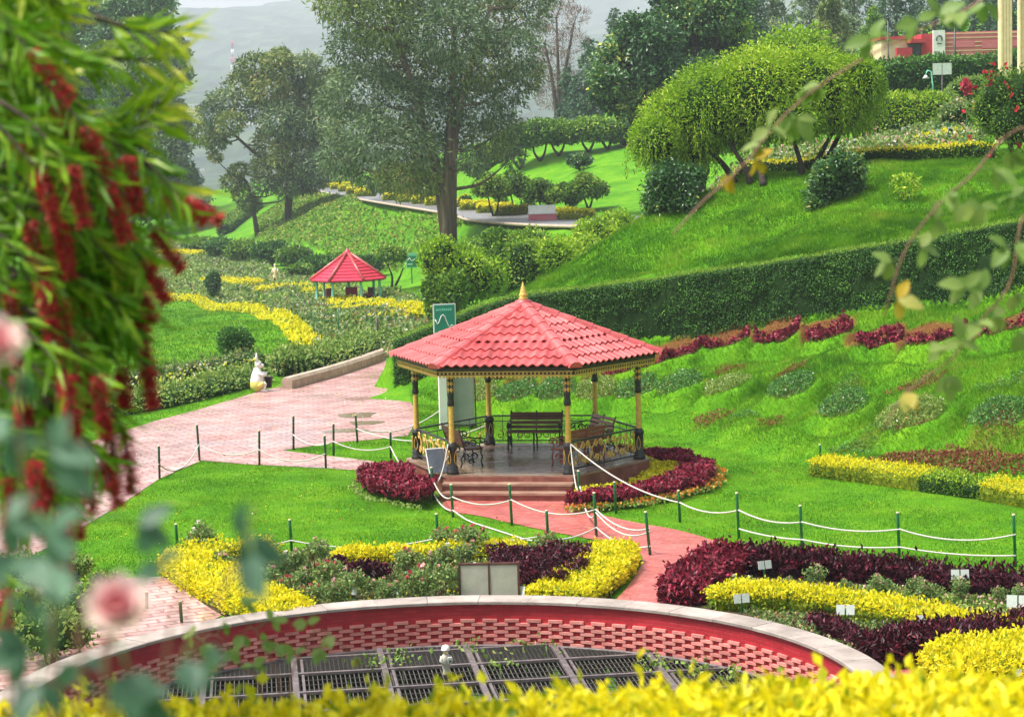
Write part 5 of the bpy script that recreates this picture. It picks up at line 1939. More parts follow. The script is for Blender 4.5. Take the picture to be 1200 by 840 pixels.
def ring_mask(r0, r1, side):
    def f(x, y):
        d = np.hypot(x - RC[0], y - RC[1]) + .12 * vnoise(x, y, .5, 71)
        rel = (x - GC[0]) * ft[0] + (y - GC[1]) * ft[1]; rn = (x - GC[0]) * fn[0] + (y - GC[1]) * fn[1]
        k = (d > r0) & (d < r1) & ~((np.abs(rel) < 1.62) & (rn > 0))
        # outside the plinth
        ins = in_poly(x, y, [(np.array([GC[0], GC[1], 0]) + hexp(PR + .38, q, 0)) for q in range(6)])
        k &= ~ins
        if side < 0:
            k &= (x < GC[0]) & (y < GC[1] + .1)
        else:
            k &= (x > GC[0]) & (y < GC[1] + 2.1)
        return k
    return f


bbL = (RC[0] - 4.8, RC[0], RC[1] - 4.8, RC[1] + 3.5); bbR = (RC[0], RC[0] + 4.9, RC[1] - 4.9, RC[1] + 4)
mass('coleus_bed', ring_mask(2.9, 4.25, -1), bbL, lambda x, y: .5 + .08 * vnoise(x, y, .35, 72), 'purple', 950, .12, .08, 'dense purple coleus bed at the gazebo corner below the slate plaque', 'coleus', core='core_purple')
mass('coleus_bed', ring_mask(3.5, 4.35, 1), bbR, lambda x, y: .42 + .08 * vnoise(x, y, .35, 73), 'purple', 950, .12, .08, 'curved purple coleus bed sweeping round the gold railing of the gazebo', 'coleus', core='core_purple')
mass('yellow_edging', ring_mask(2.7, 3.5, 1), bbR, lambda x, y: .30 + .06 * vnoise(x, y, .3, 74), 'gold', 700, .08, .05, 'yellow edging plants between the gold railing and purple coleus', 'edging')
mass('yellow_edging', ring_mask(4.1, 4.3, -1), (RC[0] - 4.8, RC[0] - 2.5, RC[1] + .3, RC[1] + 3), lambda x, y: .40 + 0 * x, 'gold', 700, .08, .05, 'small yellow edging patch at the rear of the purple bed by the plaque', 'edging')
mass('orange_flowers', ring_mask(4.3, 4.62, 1), bbR, lambda x, y: .18 + 0 * x, 'pale', 420, .07, .04, 'low orange flower border outside the curved purple bed', 'flowers', extra=('petal_orange', .3, .07))
mass('grey_border', ring_mask(4.2, 4.45, -1), bbL, lambda x, y: .14 + 0 * x, 'pale', 380, .07, .04, 'low pale green border outside the purple bed by the plaque', 'plants', None, 'stuff')

# ------------------------------------------------------------------ the two big beds by the pit
hedge('golden_hedge', [G(652, 712), G(686, 692), G(708, 673), G(716, 657)], [1.05, 1.1, 1.05, .9], [.36, .38, .40, .38], 'core_gold', 'gold', 'gold', 1300, .075, .05, 'broad bright golden hedge beside the red brick path', 'hedge', None, .12, .8, .05)
hedge('golden_hedge', [G(215, 668), G(258, 694), G(300, 716), G(345, 736)], [.9, 1.1, 1.0, .8], .38, 'core_gold', 'gold', 'gold', 1200, .075, .05, 'golden hedge slanting along the pale path to the pit wall', 'hedge', None, .12, .8, .06)
hedge('golden_hedge', [G(395, 664), G(450, 662), G(520, 660), G(610, 654)], .45, .34, 'core_gold', 'gold', 'gold', 1000, .075, .05, 'thin golden border between the lawn and the rose bed', 'hedge', None, .1, .8, .05)
hedge('golden_hedge', [G(212, 668), G(260, 662), G(320, 660)], .5, .4, 'core_gold', 'gold_low', 'gold', 800, .075, .05, 'loose golden border at the lawn corner of the rose bed', 'hedge', None, .1, .6, .1)
mp = gp((570, 672), (640, 664), (695, 666), (690, 690), (660, 706), (590, 706))
mass('maroon_bedding', poly_mask(mp), pbox(mp), lambda x, y: .52 + .10 * vnoise(x, y, .4, 81), 'maroon', 900, .13, .05, 'dark maroon bedding plants between the notice board and golden hedge', 'plants', core='core_purple')
for i, (a, c_, w) in enumerate(((302, 688, .55), (428, 686, .95), (395, 684, .4))):
    q = G(a, c_)
    bush('maroon_plant', q, (w * .6, .35, .28), 'maroon', 900, .12, .05, ['small dark maroon shrub behind the slanting golden hedge', 'wide dark maroon shrub in the middle of the rose bed', 'narrow dark maroon shrub beside the wide one in the rose bed'][i], 'shrub', core='core_purple', lumps=5)
# rose bushes
rose_protos = []


def rose_proto(seed, flower):
    random.seed(seed)
    t = bpy.data.objects.new('rose_bush', None); COL.objects.link(t)
    b = MB()
    cl = []
    for i in range(7):
        a = random.uniform(0, 6.28); r_ = random.uniform(.05, .26)
        cl.append((np.array([r_ * math.cos(a), r_ * math.sin(a), random.uniform(.25, .62)]), np.array([.17, .17, .15]) * random.uniform(.8, 1.2)))
    clumps_foliage(b, cl, 'rose_leaf', 520, .085, .055, 1.0, .1, None, .3, inside_cut=False, jitter=.2)
    b.build('foliage', t)
    b = MB()
    for (cc, rr_) in cl:
        b.tube([(cc[0] * .1, cc[1] * .1, -.03), cc * np.array([.5, .5, .5]), cc + [0, 0, .08]], .008, 'cane', 4)
    b.build('stem', t)
    for i in range(3):
        cc, rr_ = cl[i]
        p = cc + np.array([random.uniform(-.08, .08), random.uniform(-.1, .05), .17])
        f = MB()
        pts = p + rng.normal(size=(12, 3)) * .018
        f.leaves(pts, flower, .06, .05, np.repeat([[0, -.2, .6]], 12, 0), 1.0)
        f.tube([cc, p], .006, 'stem', 4)
        f.build('flower', t)
    return t


for s_, fl in ((1, 'petal_red'), (2, 'petal_pink'), (3, 'petal_white'), (4, 'petal_pink')):
    rose_protos.append(rose_proto(s_, fl))
used = [False] * 4
ros = []
random.seed(5)
for (a, c_) in [(345, 676), (370, 672), (330, 690), (358, 700), (385, 698), (410, 706), (440, 706), (475, 682), (492, 702), (505, 684), (520, 672), (530, 698), (338, 712), (365, 716), (395, 718),
                (455, 714), (482, 712), (512, 710), (545, 672), (265, 680), (310, 704), (560, 700)]:
    ros.append((a, c_, random.choice([0, 1, 1, 0, 3, 2]), random.uniform(.65, .95)))
for (a, c_, s__) in ((525, 655, .9), (555, 657, 1.0), (640, 658, .7), (240, 655, .9), (228, 662, .8)):
    ros.append((a, c_, 0 if a > 400 else 2, s__))
for (a, c_) in ((838, 700), (852, 706), (865, 696), (880, 700), (920, 694), (960, 697), (1000, 700), (1040, 704), (1075, 704), (1090, 714), (1128, 708), (1160, 716), (1190, 720)):
    ros.append((a + random.uniform(-12, 12), c_ + random.uniform(-4, 5), 2 if a < 900 else 3, random.uniform(.32, .75)))
for (a, c_, kx, sc) in ros:
    o = rose_protos[kx] if not used[kx] else copy_tree(rose_protos[kx])
    used[kx] = True
    q = G(a, c_)
    o.location = (q[0], q[1], .02); o.rotation_euler = (0, 0, random.uniform(0, 6.28)); o.scale = (sc, sc, sc * random.uniform(.9, 1.2))
    where = ('beside the blank notice board' if 520 < a < 575 and c_ > 665 else 'against the lawn rope behind the bed' if c_ < 668 and a < 700 else 'close along the pit coping' if c_ > 707 and a < 700 else
             'beside the slanting golden hedge' if a < 335 else 'next to the wide maroon shrub' if 390 < a < 470 else 'at the bright purple hedge corner' if 780 < a < 900 else 'among the white labels behind the long golden-topped hedge' if a >= 900 else 'in the middle of the rose bed')
    tag(o, ('red', 'pink', 'white', 'pale pink')[kx] + '-flowered rose bush ' + where, 'rose bush', 'rose bushes in the pit-side beds')
# right bed
hedge('maroon_hedge', [G(868, 668), G(907, 673), G(960, 677), G(1021, 681), (*G(1100, 689)[:2], 0), G(1250, 704)], [.6, .55, .55, .55, .6, .6], [.36, .42, .38, .4, .36, .38], 'core_purple', 'maroon', 'maroon', 1000, .12, .05,
      'long dark maroon hedge between the lawn fence and the label-dotted bed', 'hedge', None, .15, .8, .09)
hedge('coleus_hedge', [G(800, 710), G(812, 696), G(836, 680), G(862, 670)], [.5, .7, .75, .6], [.36, .45, .5, .48], 'core_purple', 'purple', 'purple', 1000, .12, .07,
      'bright purple coleus hedge at the corner of the red brick path', 'hedge', None, .15, .8, .09)
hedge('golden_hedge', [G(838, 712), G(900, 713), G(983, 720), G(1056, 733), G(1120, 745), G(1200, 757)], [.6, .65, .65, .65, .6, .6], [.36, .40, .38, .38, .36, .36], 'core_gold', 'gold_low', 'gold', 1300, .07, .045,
      'long golden-topped hedge through the middle of the label-dotted bed', 'hedge', None, .1, .62, .06)
hedge('maroon_hedge', [G(1018, 779), G(1070, 774), G(1130, 765), G(1240, 748)], [.6, .75, .75, .7], [.4, .5, .46, .42], 'core_purple', 'maroon', 'maroon', 1100, .11, .045,
      'short dark maroon hedge beside the pit coping and red path', 'hedge', None, .15, .8, .09)
hedge('golden_bush', [G(1105, 806), G(1150, 800), G(1250, 790)], [1.1, 1.5, 1.5], [.42, .55, .55], 'core_gold', 'gold', 'gold', 1300, .075, .05, 'rounded golden bush beside the red path below the maroon hedge', 'bush', None, .2, .8, .07)
hedge('maroon_hedge', [G(955, 738), G(985, 750), G(1010, 762)], .35, .25, 'core_purple', 'maroon', 'maroon', 900, .10, .045, 'low strip of maroon plants along the pale pit coping', 'hedge', None, .15, .8, .06)
cp = gp((850, 690), (900, 690), (1050, 694), (1240, 712), (1240, 745), (1130, 738), (1000, 712), (880, 704))
mass('bedding_plants', poly_mask(cp), pbox(cp), lambda x, y: .14 + .05 * vnoise(x, y, .4, 83), 'pale', 520, .07, .045, 'low bedding plants dotted with pink and white flowers behind the golden-topped hedge', 'bedding', None, 'stuff', extra=('petal_pink', .05, .05))
cp = gp((870, 722), (960, 728), (1060, 742), (1180, 760), (1100, 768), (1020, 774), (960, 752), (900, 738))
mass('bedding_plants', poly_mask(cp), pbox(cp), lambda x, y: .13 + .06 * vnoise(x, y, .4, 84), 'rose_leaf', 620, .07, .045, 'low green bedding plants between the golden-topped hedge and the pit coping', 'bedding', None, 'stuff', extra=('petal_pink', .02, .05))
cp = BED_L
mass('bedding_plants', poly_mask(cp), pbox(cp), lambda x, y: .10 + .05 * vnoise(x, y, .4, 85), 'rose_leaf', 420, .07, .045, 'low green weeds and small yellow flowers under the rose bushes', 'bedding', None, 'stuff', extra=('gold', .05, .05))
# scrub to the left of the pit, half hidden behind the near bushes
for i, (a, c_, r_, lf) in enumerate(((30, 700, .7, 'shrub'), (80, 690, .55, 'pale'), (20, 760, .8, 'gold_low'), (95, 735, .6, 'shrub'), (60, 780, .8, 'pale'), (120, 700, .4, 'shrub'))):
    bush('shrub', G(a, c_), (r_, r_, r_ * .7), lf, 1200, .09, .05, ['dark round shrub', 'pale loose shrub', 'yellow-green wide shrub', 'medium green shrub', 'pale wide shrub', 'small dark shrub'][i] + ' at the outer edge of the pale path beside the pit', 'shrub')


# ------------------------------------------------------------------ middle distance: rose field, shrubs
def og(px, py, y0=60, y1=420, st=.5):
    """where the view through a pixel meets the built ground"""
    ys = np.arange(y0, y1, st)
    d = _F * FPX + _R * (px - 600) - _U * (py - 420)
    q = _C + d * (ys / d[1])[:, None]
    k = np.nonzero(q[:, 2] <= gz_at(q[:, 0], q[:, 1]))[0]
    return q[k[0]] if len(k) else q[-1]


def ogl(*px):
    return [og(a, c) for a, c in px]


FIELD = ogl((140, 300), (215, 283), (300, 312), (400, 332), (470, 345), (520, 372), (505, 392), (462, 405), (440, 415), (390, 428), (345, 440), (372, 420), (368, 395), (340, 378), (300, 366), (240, 356), (140, 350))
mass('rose_field', poly_mask(FIELD), pbox(FIELD), lambda x, y: .38 + .3 * vnoise(x, y, 1.6, 91), 'rose_leaf', 13, .34, .22, 'distant field of bushy roses dotted with pale blooms below the grassy bank', 'roses', None, 'stuff', extra=('petal_white', .06, .17))
mass('rose_field', poly_mask(FIELD), pbox(FIELD), lambda x, y: .35 + .3 * vnoise(x, y, 2.6, 92), 'pale', 13, .36, .2, 'distant yellow-green growth between the field roses', 'roses', None, 'stuff', extra=('petal_pink', .02, .16))
NEARF = ogl((300, 366), (340, 378), (368, 395), (372, 420), (345, 440), (390, 428), (440, 415), (470, 402), (510, 385), (500, 365), (420, 372), (380, 350))
mass('rose_field', poly_mask(NEARF), pbox(NEARF), lambda x, y: .5 + .3 * vnoise(x, y, 1.3, 93), 'rose_leaf', 34, .2, .13, 'dense roses with white and pink blooms between the low kerb wall and small pavilion', 'roses', None, 'stuff', extra=('petal_white', .03, .13))
glab = ['golden clipped strip along the top of the small hollow lawn', 'golden strip beside the small red-roofed pavilion', 'golden strip crossing the rose field nearest the pavilion posts', 'golden strip running down the rose field towards the tall hedge',
        'long golden strip in the rose field before the small pavilion', 'short golden strip at the far trees', 'golden strip in the rose field past the dark slim shrub', 'golden tuft strip at the low kerb wall', 'thin golden strip in front of the pavilion step', 'faint golden strip beside the cream statue', 'golden strip among the near field roses']
for i, (pl, w, h) in enumerate([(((170, 350), (240, 360), (310, 374), (345, 390), (366, 412)), .8, .45), (((356, 349), (372, 348), (388, 346)), 1.2, .6), (((398, 358), (420, 362), (446, 368)), 1.2, .5),
                                (((446, 362), (470, 371), (492, 381)), 1.2, .5), (((393, 373), (420, 371), (446, 369), (480, 367), (500, 370)), 1.2, .5), (((190, 303), (215, 302), (240, 303)), 2.0, .8),
                                (((245, 333), (280, 338), (300, 336)), 1.5, .6), (((347, 425), (360, 420), (380, 412)), .6, .4), (((372, 360), (400, 364), (430, 372)), 1.0, .45), (((300, 345), (330, 342), (362, 341)), 1.4, .5), (((420, 384), (455, 381), (492, 376)), .8, .45)]):
    hedge('golden_strip', ogl(*pl), w, h, 'core_gold', 'gold', 'gold', 60, .2, .12, glab[i], 'hedge', 'golden strips of the rose field', .1, .5, .1)
lab2 = ['low loose pale hedge with yellow blooms along the pavement edge beside the rabbit figure', 'low pale hedge behind the beige kerb wall', 'low grey-green flowering strip under the hollow lawn']
hedge('flower_hedge', ogl((110, 490), (180, 477), (240, 462), (296, 448)), 1.4, .5, 'core', 'pale', 'pale', 160, .13, .07, lab2[0], 'hedge', None, .2, .6, .14)
hedge('flower_hedge', ogl((322, 440), (360, 437), (400, 427), (455, 406)), 1.5, .75, 'core', 'rose_leaf', 'pale', 160, .13, .08, lab2[1], 'hedge', None, .2, .6, .16)
hedge('flower_hedge', ogl((150, 458), (220, 447), (300, 430)), 1.1, .5, 'core', 'rose_leaf', 'rose_leaf', 150, .13, .08, lab2[2], 'hedge', None, .2, .6, .16)
# a scatter of blooms on them
for lb, pl, m_ in (('scattered yellow and white blooms on the pavement-edge hedge', ((130, 482), (240, 460), (300, 446), (300, 430), (180, 448)), 'gold'),):
    pp = ogl(*pl)
    mass('blooms', poly_mask(pp), pbox(pp), lambda x, y: .55 + 0 * x, m_, 5, .12, .1, lb, 'flowers', None, 'stuff', extra=('petal_white', .5, .12))
bush('topiary_shrub', og(277, 428), (.85, .85, .85), 'hedge', 5200, .10, .06, 'rounded dark green topiary shrub on the hollow lawn near the rabbit figure', 'shrub', lumps=5)
bush('slim_shrub', og(251, 352), (.7, .7, 1.35), 'dark', 1800, .2, .12, 'dark slim upright shrub in the rose field', 'shrub', lumps=5)
bush('dark_shrub', og(425, 415), (.6, .5, .35), 'dark', 700, .12, .08, 'small dark shrub beside the golden tuft at the kerb wall', 'shrub', lumps=4)
# thin green trellis frames and a grey post in the rose field
q = og(383, 402)
t = thing('trellis', q, 'thin green open trellis frame standing in the rose field', 'trellis', rz=R(10))
for x in (-.55, .55):
    b = MB(); b.tube([(x, 0, -.1), (x, 0, 1.5)], .03, 'postgreen', 6); b.build('post', t)
for z in (.5, 1.0, 1.3):
    b = MB(); b.tube([(-.55, 0, z), (.55, 0, z)], .015, 'postgreen', 5); b.build('bar', t)
q = og(443, 408)
t = thing('stake_post', q, 'weathered grey post standing among the near field roses', 'post')
b = MB(); b.lathe([(0, -.2), (.06, -.2), (.05, 1.25), (.03, 1.3), (0, 1.3)], (0, 0, 0), 'steel', 8); b.build('shaft', t)

# cream statue in the rose field
q = seat(P(323, 331, 178))
t = thing('garden_statue', q, 'small cream standing statue among the distant roses', 'statue')
b = MB(); b.box((0, 0, .25), (.55, .55, .5), 'cream'); b.build('pedestal', t)
b = MB()
b.lathe([(0, 0), (.2, 0), (.22, .2), (.17, .55), (.2, .75), (.15, .95), (.07, 1.05), (.09, 1.12), (.1, 1.2), (.06, 1.3), (0, 1.32)], (0, 0, .5), 'cream', 10)
b.tube([(-.17, 0, 1.42), (-.27, -.05, 1.2), (-.15, -.15, 1.05)], .05, 'cream', 6)
b.tube([(.17, 0, 1.42), (.26, -.05, 1.22), (.14, -.16, 1.1)], .05, 'cream', 6)
b.build('figure', t)

# ------------------------------------------------------------------ the small red-roofed pavilion
q = P(409, 353, 142)
pav_r = 87 / 2 / FPX * q[1] / .985
pv = thing('pavilion', q, 'small open pavilion with crimson tiled roof on mint green posts', 'pavilion', rz=0)
psc = q[1] / FPX
ez = CZ - (327 - 171 - 5) * psc - q[2]; az = CZ - (296 - 171 - 5) * psc - q[2]
PA = [R(x) for x in (245, 297, 350, 42, 94, 145, 195)]
for a_ in PA:
    b = MB(); b.lathe([(.09, -.2), (.09, ez + .05)], (pav_r * .85 * math.cos(a_), pav_r * .85 * math.sin(a_), 0), 'mint', 8); b.build('post', pv)
b = MB(); b.lathe([(0, .1), (pav_r * .95, .1), (pav_r * .95, -1.2)], (0, 0, 0), 'stair_top', 14, False); b.build('floor', pv)
b = MB()
nA = len(PA); NCp = 9
V = [[pav_r * math.cos(x), pav_r * math.sin(x), ez - .05] for x in PA] + [[0, 0, az - .1]]
b.raw(V, [[(i + 1) % nA, i, nA] for i in range(nA)], 'fascia'); b.build('roof_boarding', pv)
for i in range(nA):      # tile courses, stepped like shingles
    for c_ in range(NCp):
        f0, f1 = 1 - c_ / NCp, 1 - (c_ + 1) / NCp
        e0 = np.array([pav_r * 1.03 * math.cos(PA[i]), pav_r * 1.03 * math.sin(PA[i]), ez]); e1 = np.array([pav_r * 1.03 * math.cos(PA[(i + 1) % nA]), pav_r * 1.03 * math.sin(PA[(i + 1) % nA]), ez])
        apx = np.array([0, 0, az])
        mp_ = lambda e, f, dz: apx + (e - apx) * f + np.array([0, 0, dz])
        b = MB()
        b.raw([mp_(e0, f0, .09), mp_(e1, f0, .09), mp_(e1, f1, .02), mp_(e0, f1, .02), mp_(e0, f0, 0), mp_(e1, f0, 0)], [[0, 1, 2, 3], [4, 5, 1, 0]], 'tile_far')
        b.build('tile_course', pv)
    b = MB()
    b.tube([e0 + [0, 0, .1], apx + [0, 0, .1]], .11, 'tile', 6); b.build('hip_cap', pv)
b = MB(); b.lathe([(0, -.1), (.3, -.1), (.2, .12), (.08, .25), (0, .4)], (0, 0, az), 'tile_far', 10); b.build('roof_crown', pv)
make = [(-1.2, .4, R(60)), (0.1, .9, R(0)), (1.3, .5, R(-60))]
for i, (x, y, rz_) in enumerate(make):
    tt = thing('garden_chair', (q[0] + x, q[1] + y, q[2] + .1), ['pinkish seat', 'dark red seat', 'dusky seat'][i] + ' inside the small crimson-roofed pavilion', 'seat', 'pavilion seats', rz_)
    b = MB(); b.box((0, 0, .45), (1.1, .5, .08), 'redwall2'); b.build('seat', tt)
    tt.scale = (.75, .75, .7)
    b = MB(); b.box((0, .25, .8), (1.1, .08, .65), ['pinkwall', 'redwall2', 'rust'][i]); b.build('backrest', tt)
    for sx in (-1, 1):
        b = MB(); b.box((sx * .48, 0, .2), (.07, .45, .42), 'rust'); b.build('leg', tt)

# ------------------------------------------------------------------ bank weeds and shrubs in the middle distance
BANK = ogl((300, 262), (352, 226), (421, 240), (520, 257), (556, 266), (520, 280), (490, 310), (470, 318), (380, 300), (300, 285))
mass('bank_weeds', poly_mask(BANK), pbox(BANK), lambda x, y: .5 + .4 * vnoise(x, y, 2.2, 94), 'weed', 14, .42, .22, 'rough yellow-green weeds covering the bank below the road', 'weeds', None, 'stuff')
fl = ['first rounded bush', 'broad rounded bush', 'dark rounded bush', 'low rounded bush', 'pale rounded bush', 'tall rounded bush', 'wide rounded bush', 'tufted rounded bush', 'small rounded bush']
for i, (px, py, r_, h_) in enumerate([(236, 292, 2.8, 2.0), (262, 298, 2.6, 2.2), (290, 302, 2.6, 2.4), (318, 306, 2.2, 2.4), (345, 310, 2.2, 2.2), (372, 318, 2.2, 1.9), (395, 314, 1.8, 1.8), (430, 318, 1.8, 1.8), (352, 322, 1.4, 1.4)]):
    q = og(px, py + 6)
    bush('bush', q, (r_, r_, h_ * .6), ('shrub', 'hedge')[i % 2], 2600, .34, .2, nth(i) + ' rounded green bush at the foot of the weedy bank, counting toward the pavilion', 'bush', 'bushes at the foot of the weedy bank', lumps=7)
# parasol-shaped small tree by the distant sign
def tree(name, base, trunk, clumps, leaf, n, L, W, label, cat='tree', group=None, bark='bark', tr=.25, droop=.1, spread=.9, core=None, alt=None, altp=0., limbs=True, trunks=None, tintvar=.3, top=None, jitter=.12):
    base = np.asarray(base, float)
    t = thing(name, base, label, cat, group)
    b = MB()
    loc_clumps = [(np.asarray(c) - base, r) for c, r in clumps]
    clumps_foliage(b, loc_clumps, leaf, n, L, W, spread, droop, core, tintvar, alt, altp, True, jitter)
    b.build('crown', t)
    b = MB()
    trunks = trunks or [trunk]
    for tk in trunks:
        tk = np.asarray(tk, float) - base
        sp = spline(tk, 14)
        b.tube(sp, np.linspace(tr, tr * .35, 14), bark, 8)
    if limbs:
        allsp = [spline(np.asarray(tk, float) - base, 14) for tk in trunks]
        for (c, r) in loc_clumps:
            best = None
            for sp in allsp:
                for k in range(3, 14):
                    if sp[k][2] < c[2] + .2 * (np.max(r) if not np.isscalar(r) else r):
                        d = np.linalg.norm(sp[k] - c) + .6 * abs(c[2] - sp[k][2] - .35 * np.linalg.norm((sp[k] - c)[:2]))
                        if best is None or d < best[0]:
                            best = (d, sp[k])
            if best is None:
                continue
            s_ = best[1]
            mid = (s_ + c) / 2 + np.array([0, 0, -.12 * np.linalg.norm(c - s_)])
            b.tube(spline([s_, mid, c], 6), np.linspace(tr * .38, tr * .1, 6), bark, 5)
    b.build('trunk', t)
    return t


def pxcl(lst, Y, depth=1.5, flat=1.0):
    out = []
    for e in lst:
        px, py, r_ = e[:3]
        ry = e[3] if len(e) > 3 else r_ * .8
        Yk = Y + random.uniform(-1, 1) * depth
        rr_ = r_ / FPX * Yk
        out.append((P(px, py, Yk), np.array([rr_, rr_ * .9, ry / FPX * Yk])))
    return out


random.seed(21)
q = seat(P(458, 325, 160))
tree('parasol_tree', q, [q, q + [0.1, 0, 1.2], q + [.2, 0, 2.0]], pxcl([(458, 297, 17, 8), (450, 300, 9, 6), (468, 301, 9, 6)], 160, .6), 'shrub', 1800, .26, .16, 'small parasol-shaped tree between the crimson pavilion and distant sign', 'tree', None, 'bark_dark', .12, trunks=[[q, q + [.1, 0, 1.2], q + [-.2, 0, 2.1]], [q, q + [.6, 0, 1.0], q + [1.0, 0, 1.9]]], core='core')
# big loose bushes behind the gazebo
bl = ['broad yellow-green bush behind the green map sign', 'dense green bush above the gazebo finial', 'yellow-green bush at the foot of the mound', 'low yellow bush against the mound edge', 'dark low bush between the large ones', 'pale bush beside the road bank']
for i, (px, py, wpx, hpx, Y, lf) in enumerate([(540, 372, 46, 100, 97, 'lime'), (610, 345, 48, 80, 101, 'shrub'), (660, 338, 46, 68, 100, 'lime'), (705, 302, 42, 58, 104, 'lime'), (520, 378, 26, 60, 94, 'shrub'), (600, 322, 60, 55, 112, 'shrub')]):
    q = seat(P(px, py, Y)); s_ = Y / FPX
    toppy = py - hpx
    ht = P(px, toppy, Y)[2] - q[2]
    bush('garden_bush', q, (wpx * s_, wpx * s_ * .8, ht * .52), lf, 12000, .19, .10, bl[i], 'bush', lumps=18, wild=.32)
# lawn shrubs along the road, clipped golden blocks
gl2 = 'clipped golden hedge block along the road, counting from its far bend'
for i, (px, py, w, h) in enumerate([(384, 216, 3, 1.0), (391, 218, 2.6, 1.0), (399, 220, 2.6, 1.0), (408, 223, 2.4, 1.0), (418, 226, 2.4, 1.0), (428, 229, 2.2, 1.0), (462, 234, 2.2, .9), (480, 236, 2.2, .9), (497, 238, 2.2, .9), (513, 240, 2.2, .9), (533, 243, 2.2, .9),
                       (558, 246, 2.6, .9), (580, 249, 2.8, .9), (602, 252, 2.8, .9), (655, 255, 2.4, .8), (675, 257, 2.4, .8)]):
    q = seat(P(px, py, float(og(px, py + 3, 120, 420)[1]) + 1))
    hedge('hedge_block', [q + [-w / 2, 0, 0], q, q + [w / 2, .3, 0]], 1.1, h, 'core_gold', 'gold_low', 'gold', 55, .24, .14, nth(i) + ' ' + gl2, 'hedge', 'golden hedge blocks along the road', .1, .6, .06)
for (px, py) in ((620, 250), (546, 242), (590, 246)):
    q = seat(P(px, py, float(og(px, py + 3, 120, 420)[1]) + 1.5))
    bush('ball_shrub', q, (.7, .7, .65), 'hedge', 500, .2, .12, 'small dark ball shrub among the golden blocks by the road', 'shrub', 'ball shrubs by the road')
# stone seat by the road
q = seat(P(636, 256, 152))
t = thing('stone_seat', q, 'white-topped stone seat beside the road under small trees', 'seat', rz=R(8))
b = MB(); b.box((0, 0, .3), (2.0, .7, .6), 'pinkwall'); b.build('base', t)
b = MB(); b.box((0, 0, .64), (2.1, .8, .1), 'white'); b.build('seat', t)
b = MB(); b.box((0, .33, .95), (2.0, .12, .55), 'white'); b.build('backrest', t)
# small trees beyond the road
for i, (px, py, r_) in enumerate([(577, 217, 19), (604, 215, 20), (636, 224, 19), (664, 226, 15), (688, 217, 20)]):
    Y = 163 + 2 * (i % 2)
    g = seat(P(px + 2, py + 30, Y))
    tree('small_tree', g, [g, g + [.1, 0, 1.0], np.array(P(px, py, Y))], pxcl([(px, py, r_ * .8), (px - r_ * .7, py + 5, r_ * .6), (px + r_ * .7, py + 5, r_ * .6), (px - 4, py - r_ * .4, r_ * .5), (px + 7, py + 9, r_ * .5)], Y, .9), 'shrub', 2200, .26, .16,
         nth(i) + ' small round-headed tree beyond the road, counting from the eucalyptus trunk', 'tree', 'small trees beyond the road', 'bark_dark', .1, core='core', trunks=[[g, g + [-.3, 0, .9], P(px - r_ * .4, py, Y)], [g, g + [.3, 0, .9], P(px + r_ * .4, py, Y)]])
# flat-topped row on the bank
for i, (px, py, r_) in enumerate([(609, 158, 18), (633, 152, 22), (655, 153, 20), (690, 150, 20), (712, 150, 22), (733, 152, 18)]):
    Y = 198
    g = seat(P(px, py + 32, Y))
    tree('flat_topped_tree', g, [g, g + [0, 0, 1], P(px, py, Y)], pxcl([(px, py, r_ * 1.1, 13), (px - r_ * .7, py + 5, r_ * .7, 11), (px + r_ * .7, py + 5, r_ * .7, 11), (px, py + 8, r_ * .6, 9)], Y, .9), 'shrub', 2600, .32, .18,
         nth(i) + ' flat-topped tree of the row on the grass bank, counting from the eucalyptus', 'tree', 'flat-topped trees on the grass bank', 'bark_dark', .14, core='core', trunks=[[g, g + [-.6, 0, 1], P(px - 8, py, Y)], [g, g + [.5, 0, 1], P(px + 8, py, Y)]])
bush('bank_shrub', seat(P(680, 196, 190)), (1.4, 1.2, .9), 'dark', 1200, .3, .18, 'dark shrub on the open grass bank below the flat-topped trees', 'shrub')
for (px, py, r_) in ((560, 207, 1.6), (578, 200, 1.8), (596, 194, 1.6)):
    bush('leafy_shrub', seat(P(px, py, 205)), (r_ * 1.2, r_, r_ * .75), 'pale', 1100, .4, .26, 'broad-leaved pale green shrub at the upper end of the grass bank', 'shrub', 'leafy shrubs at the bank end')

# ------------------------------------------------------------------ the mound's weeping shrub tree and neighbours
random.seed(33)
YW = 75.0
g = seat(P(905, 212, 74.5))
wc = pxcl([(890, 112, 66, 58), (835, 125, 58, 52), (795, 148, 48, 46), (768, 168, 32, 34), (945, 108, 62, 54), (995, 112, 42, 46), (865, 150, 44, 31), (925, 141, 42, 29), (985, 132, 36, 27), (812, 172, 34, 28), (1010, 95, 28, 30)], YW, 1.2)
tk = [[seat(P(940, 220, 74)), P(938, 190, 74), P(925, 150, 74.5)], [seat(P(952, 205, 75)), P(962, 180, 75), P(985, 140, 75)], [seat(P(880, 222, 74)), P(872, 195, 74), P(850, 160, 74.5)], [seat(P(895, 225, 73.5)), P(890, 195, 74), P(880, 150, 74.5)],
      [seat(P(968, 203, 76)), P(975, 175, 76), P(1000, 130, 76)], [seat(P(862, 215, 75)), P(845, 190, 75), P(815, 165, 75)]]
wt = tree('weeping_tree', g, None, wc, 'lime', 42000, .17, .052, 'wide dome-shaped lime green weeping shrub tree on the mound, on several dark stems', 'tree', None, 'bark_dark', .14, .25, .8, 'core', trunks=tk, limbs=False, jitter=.05)
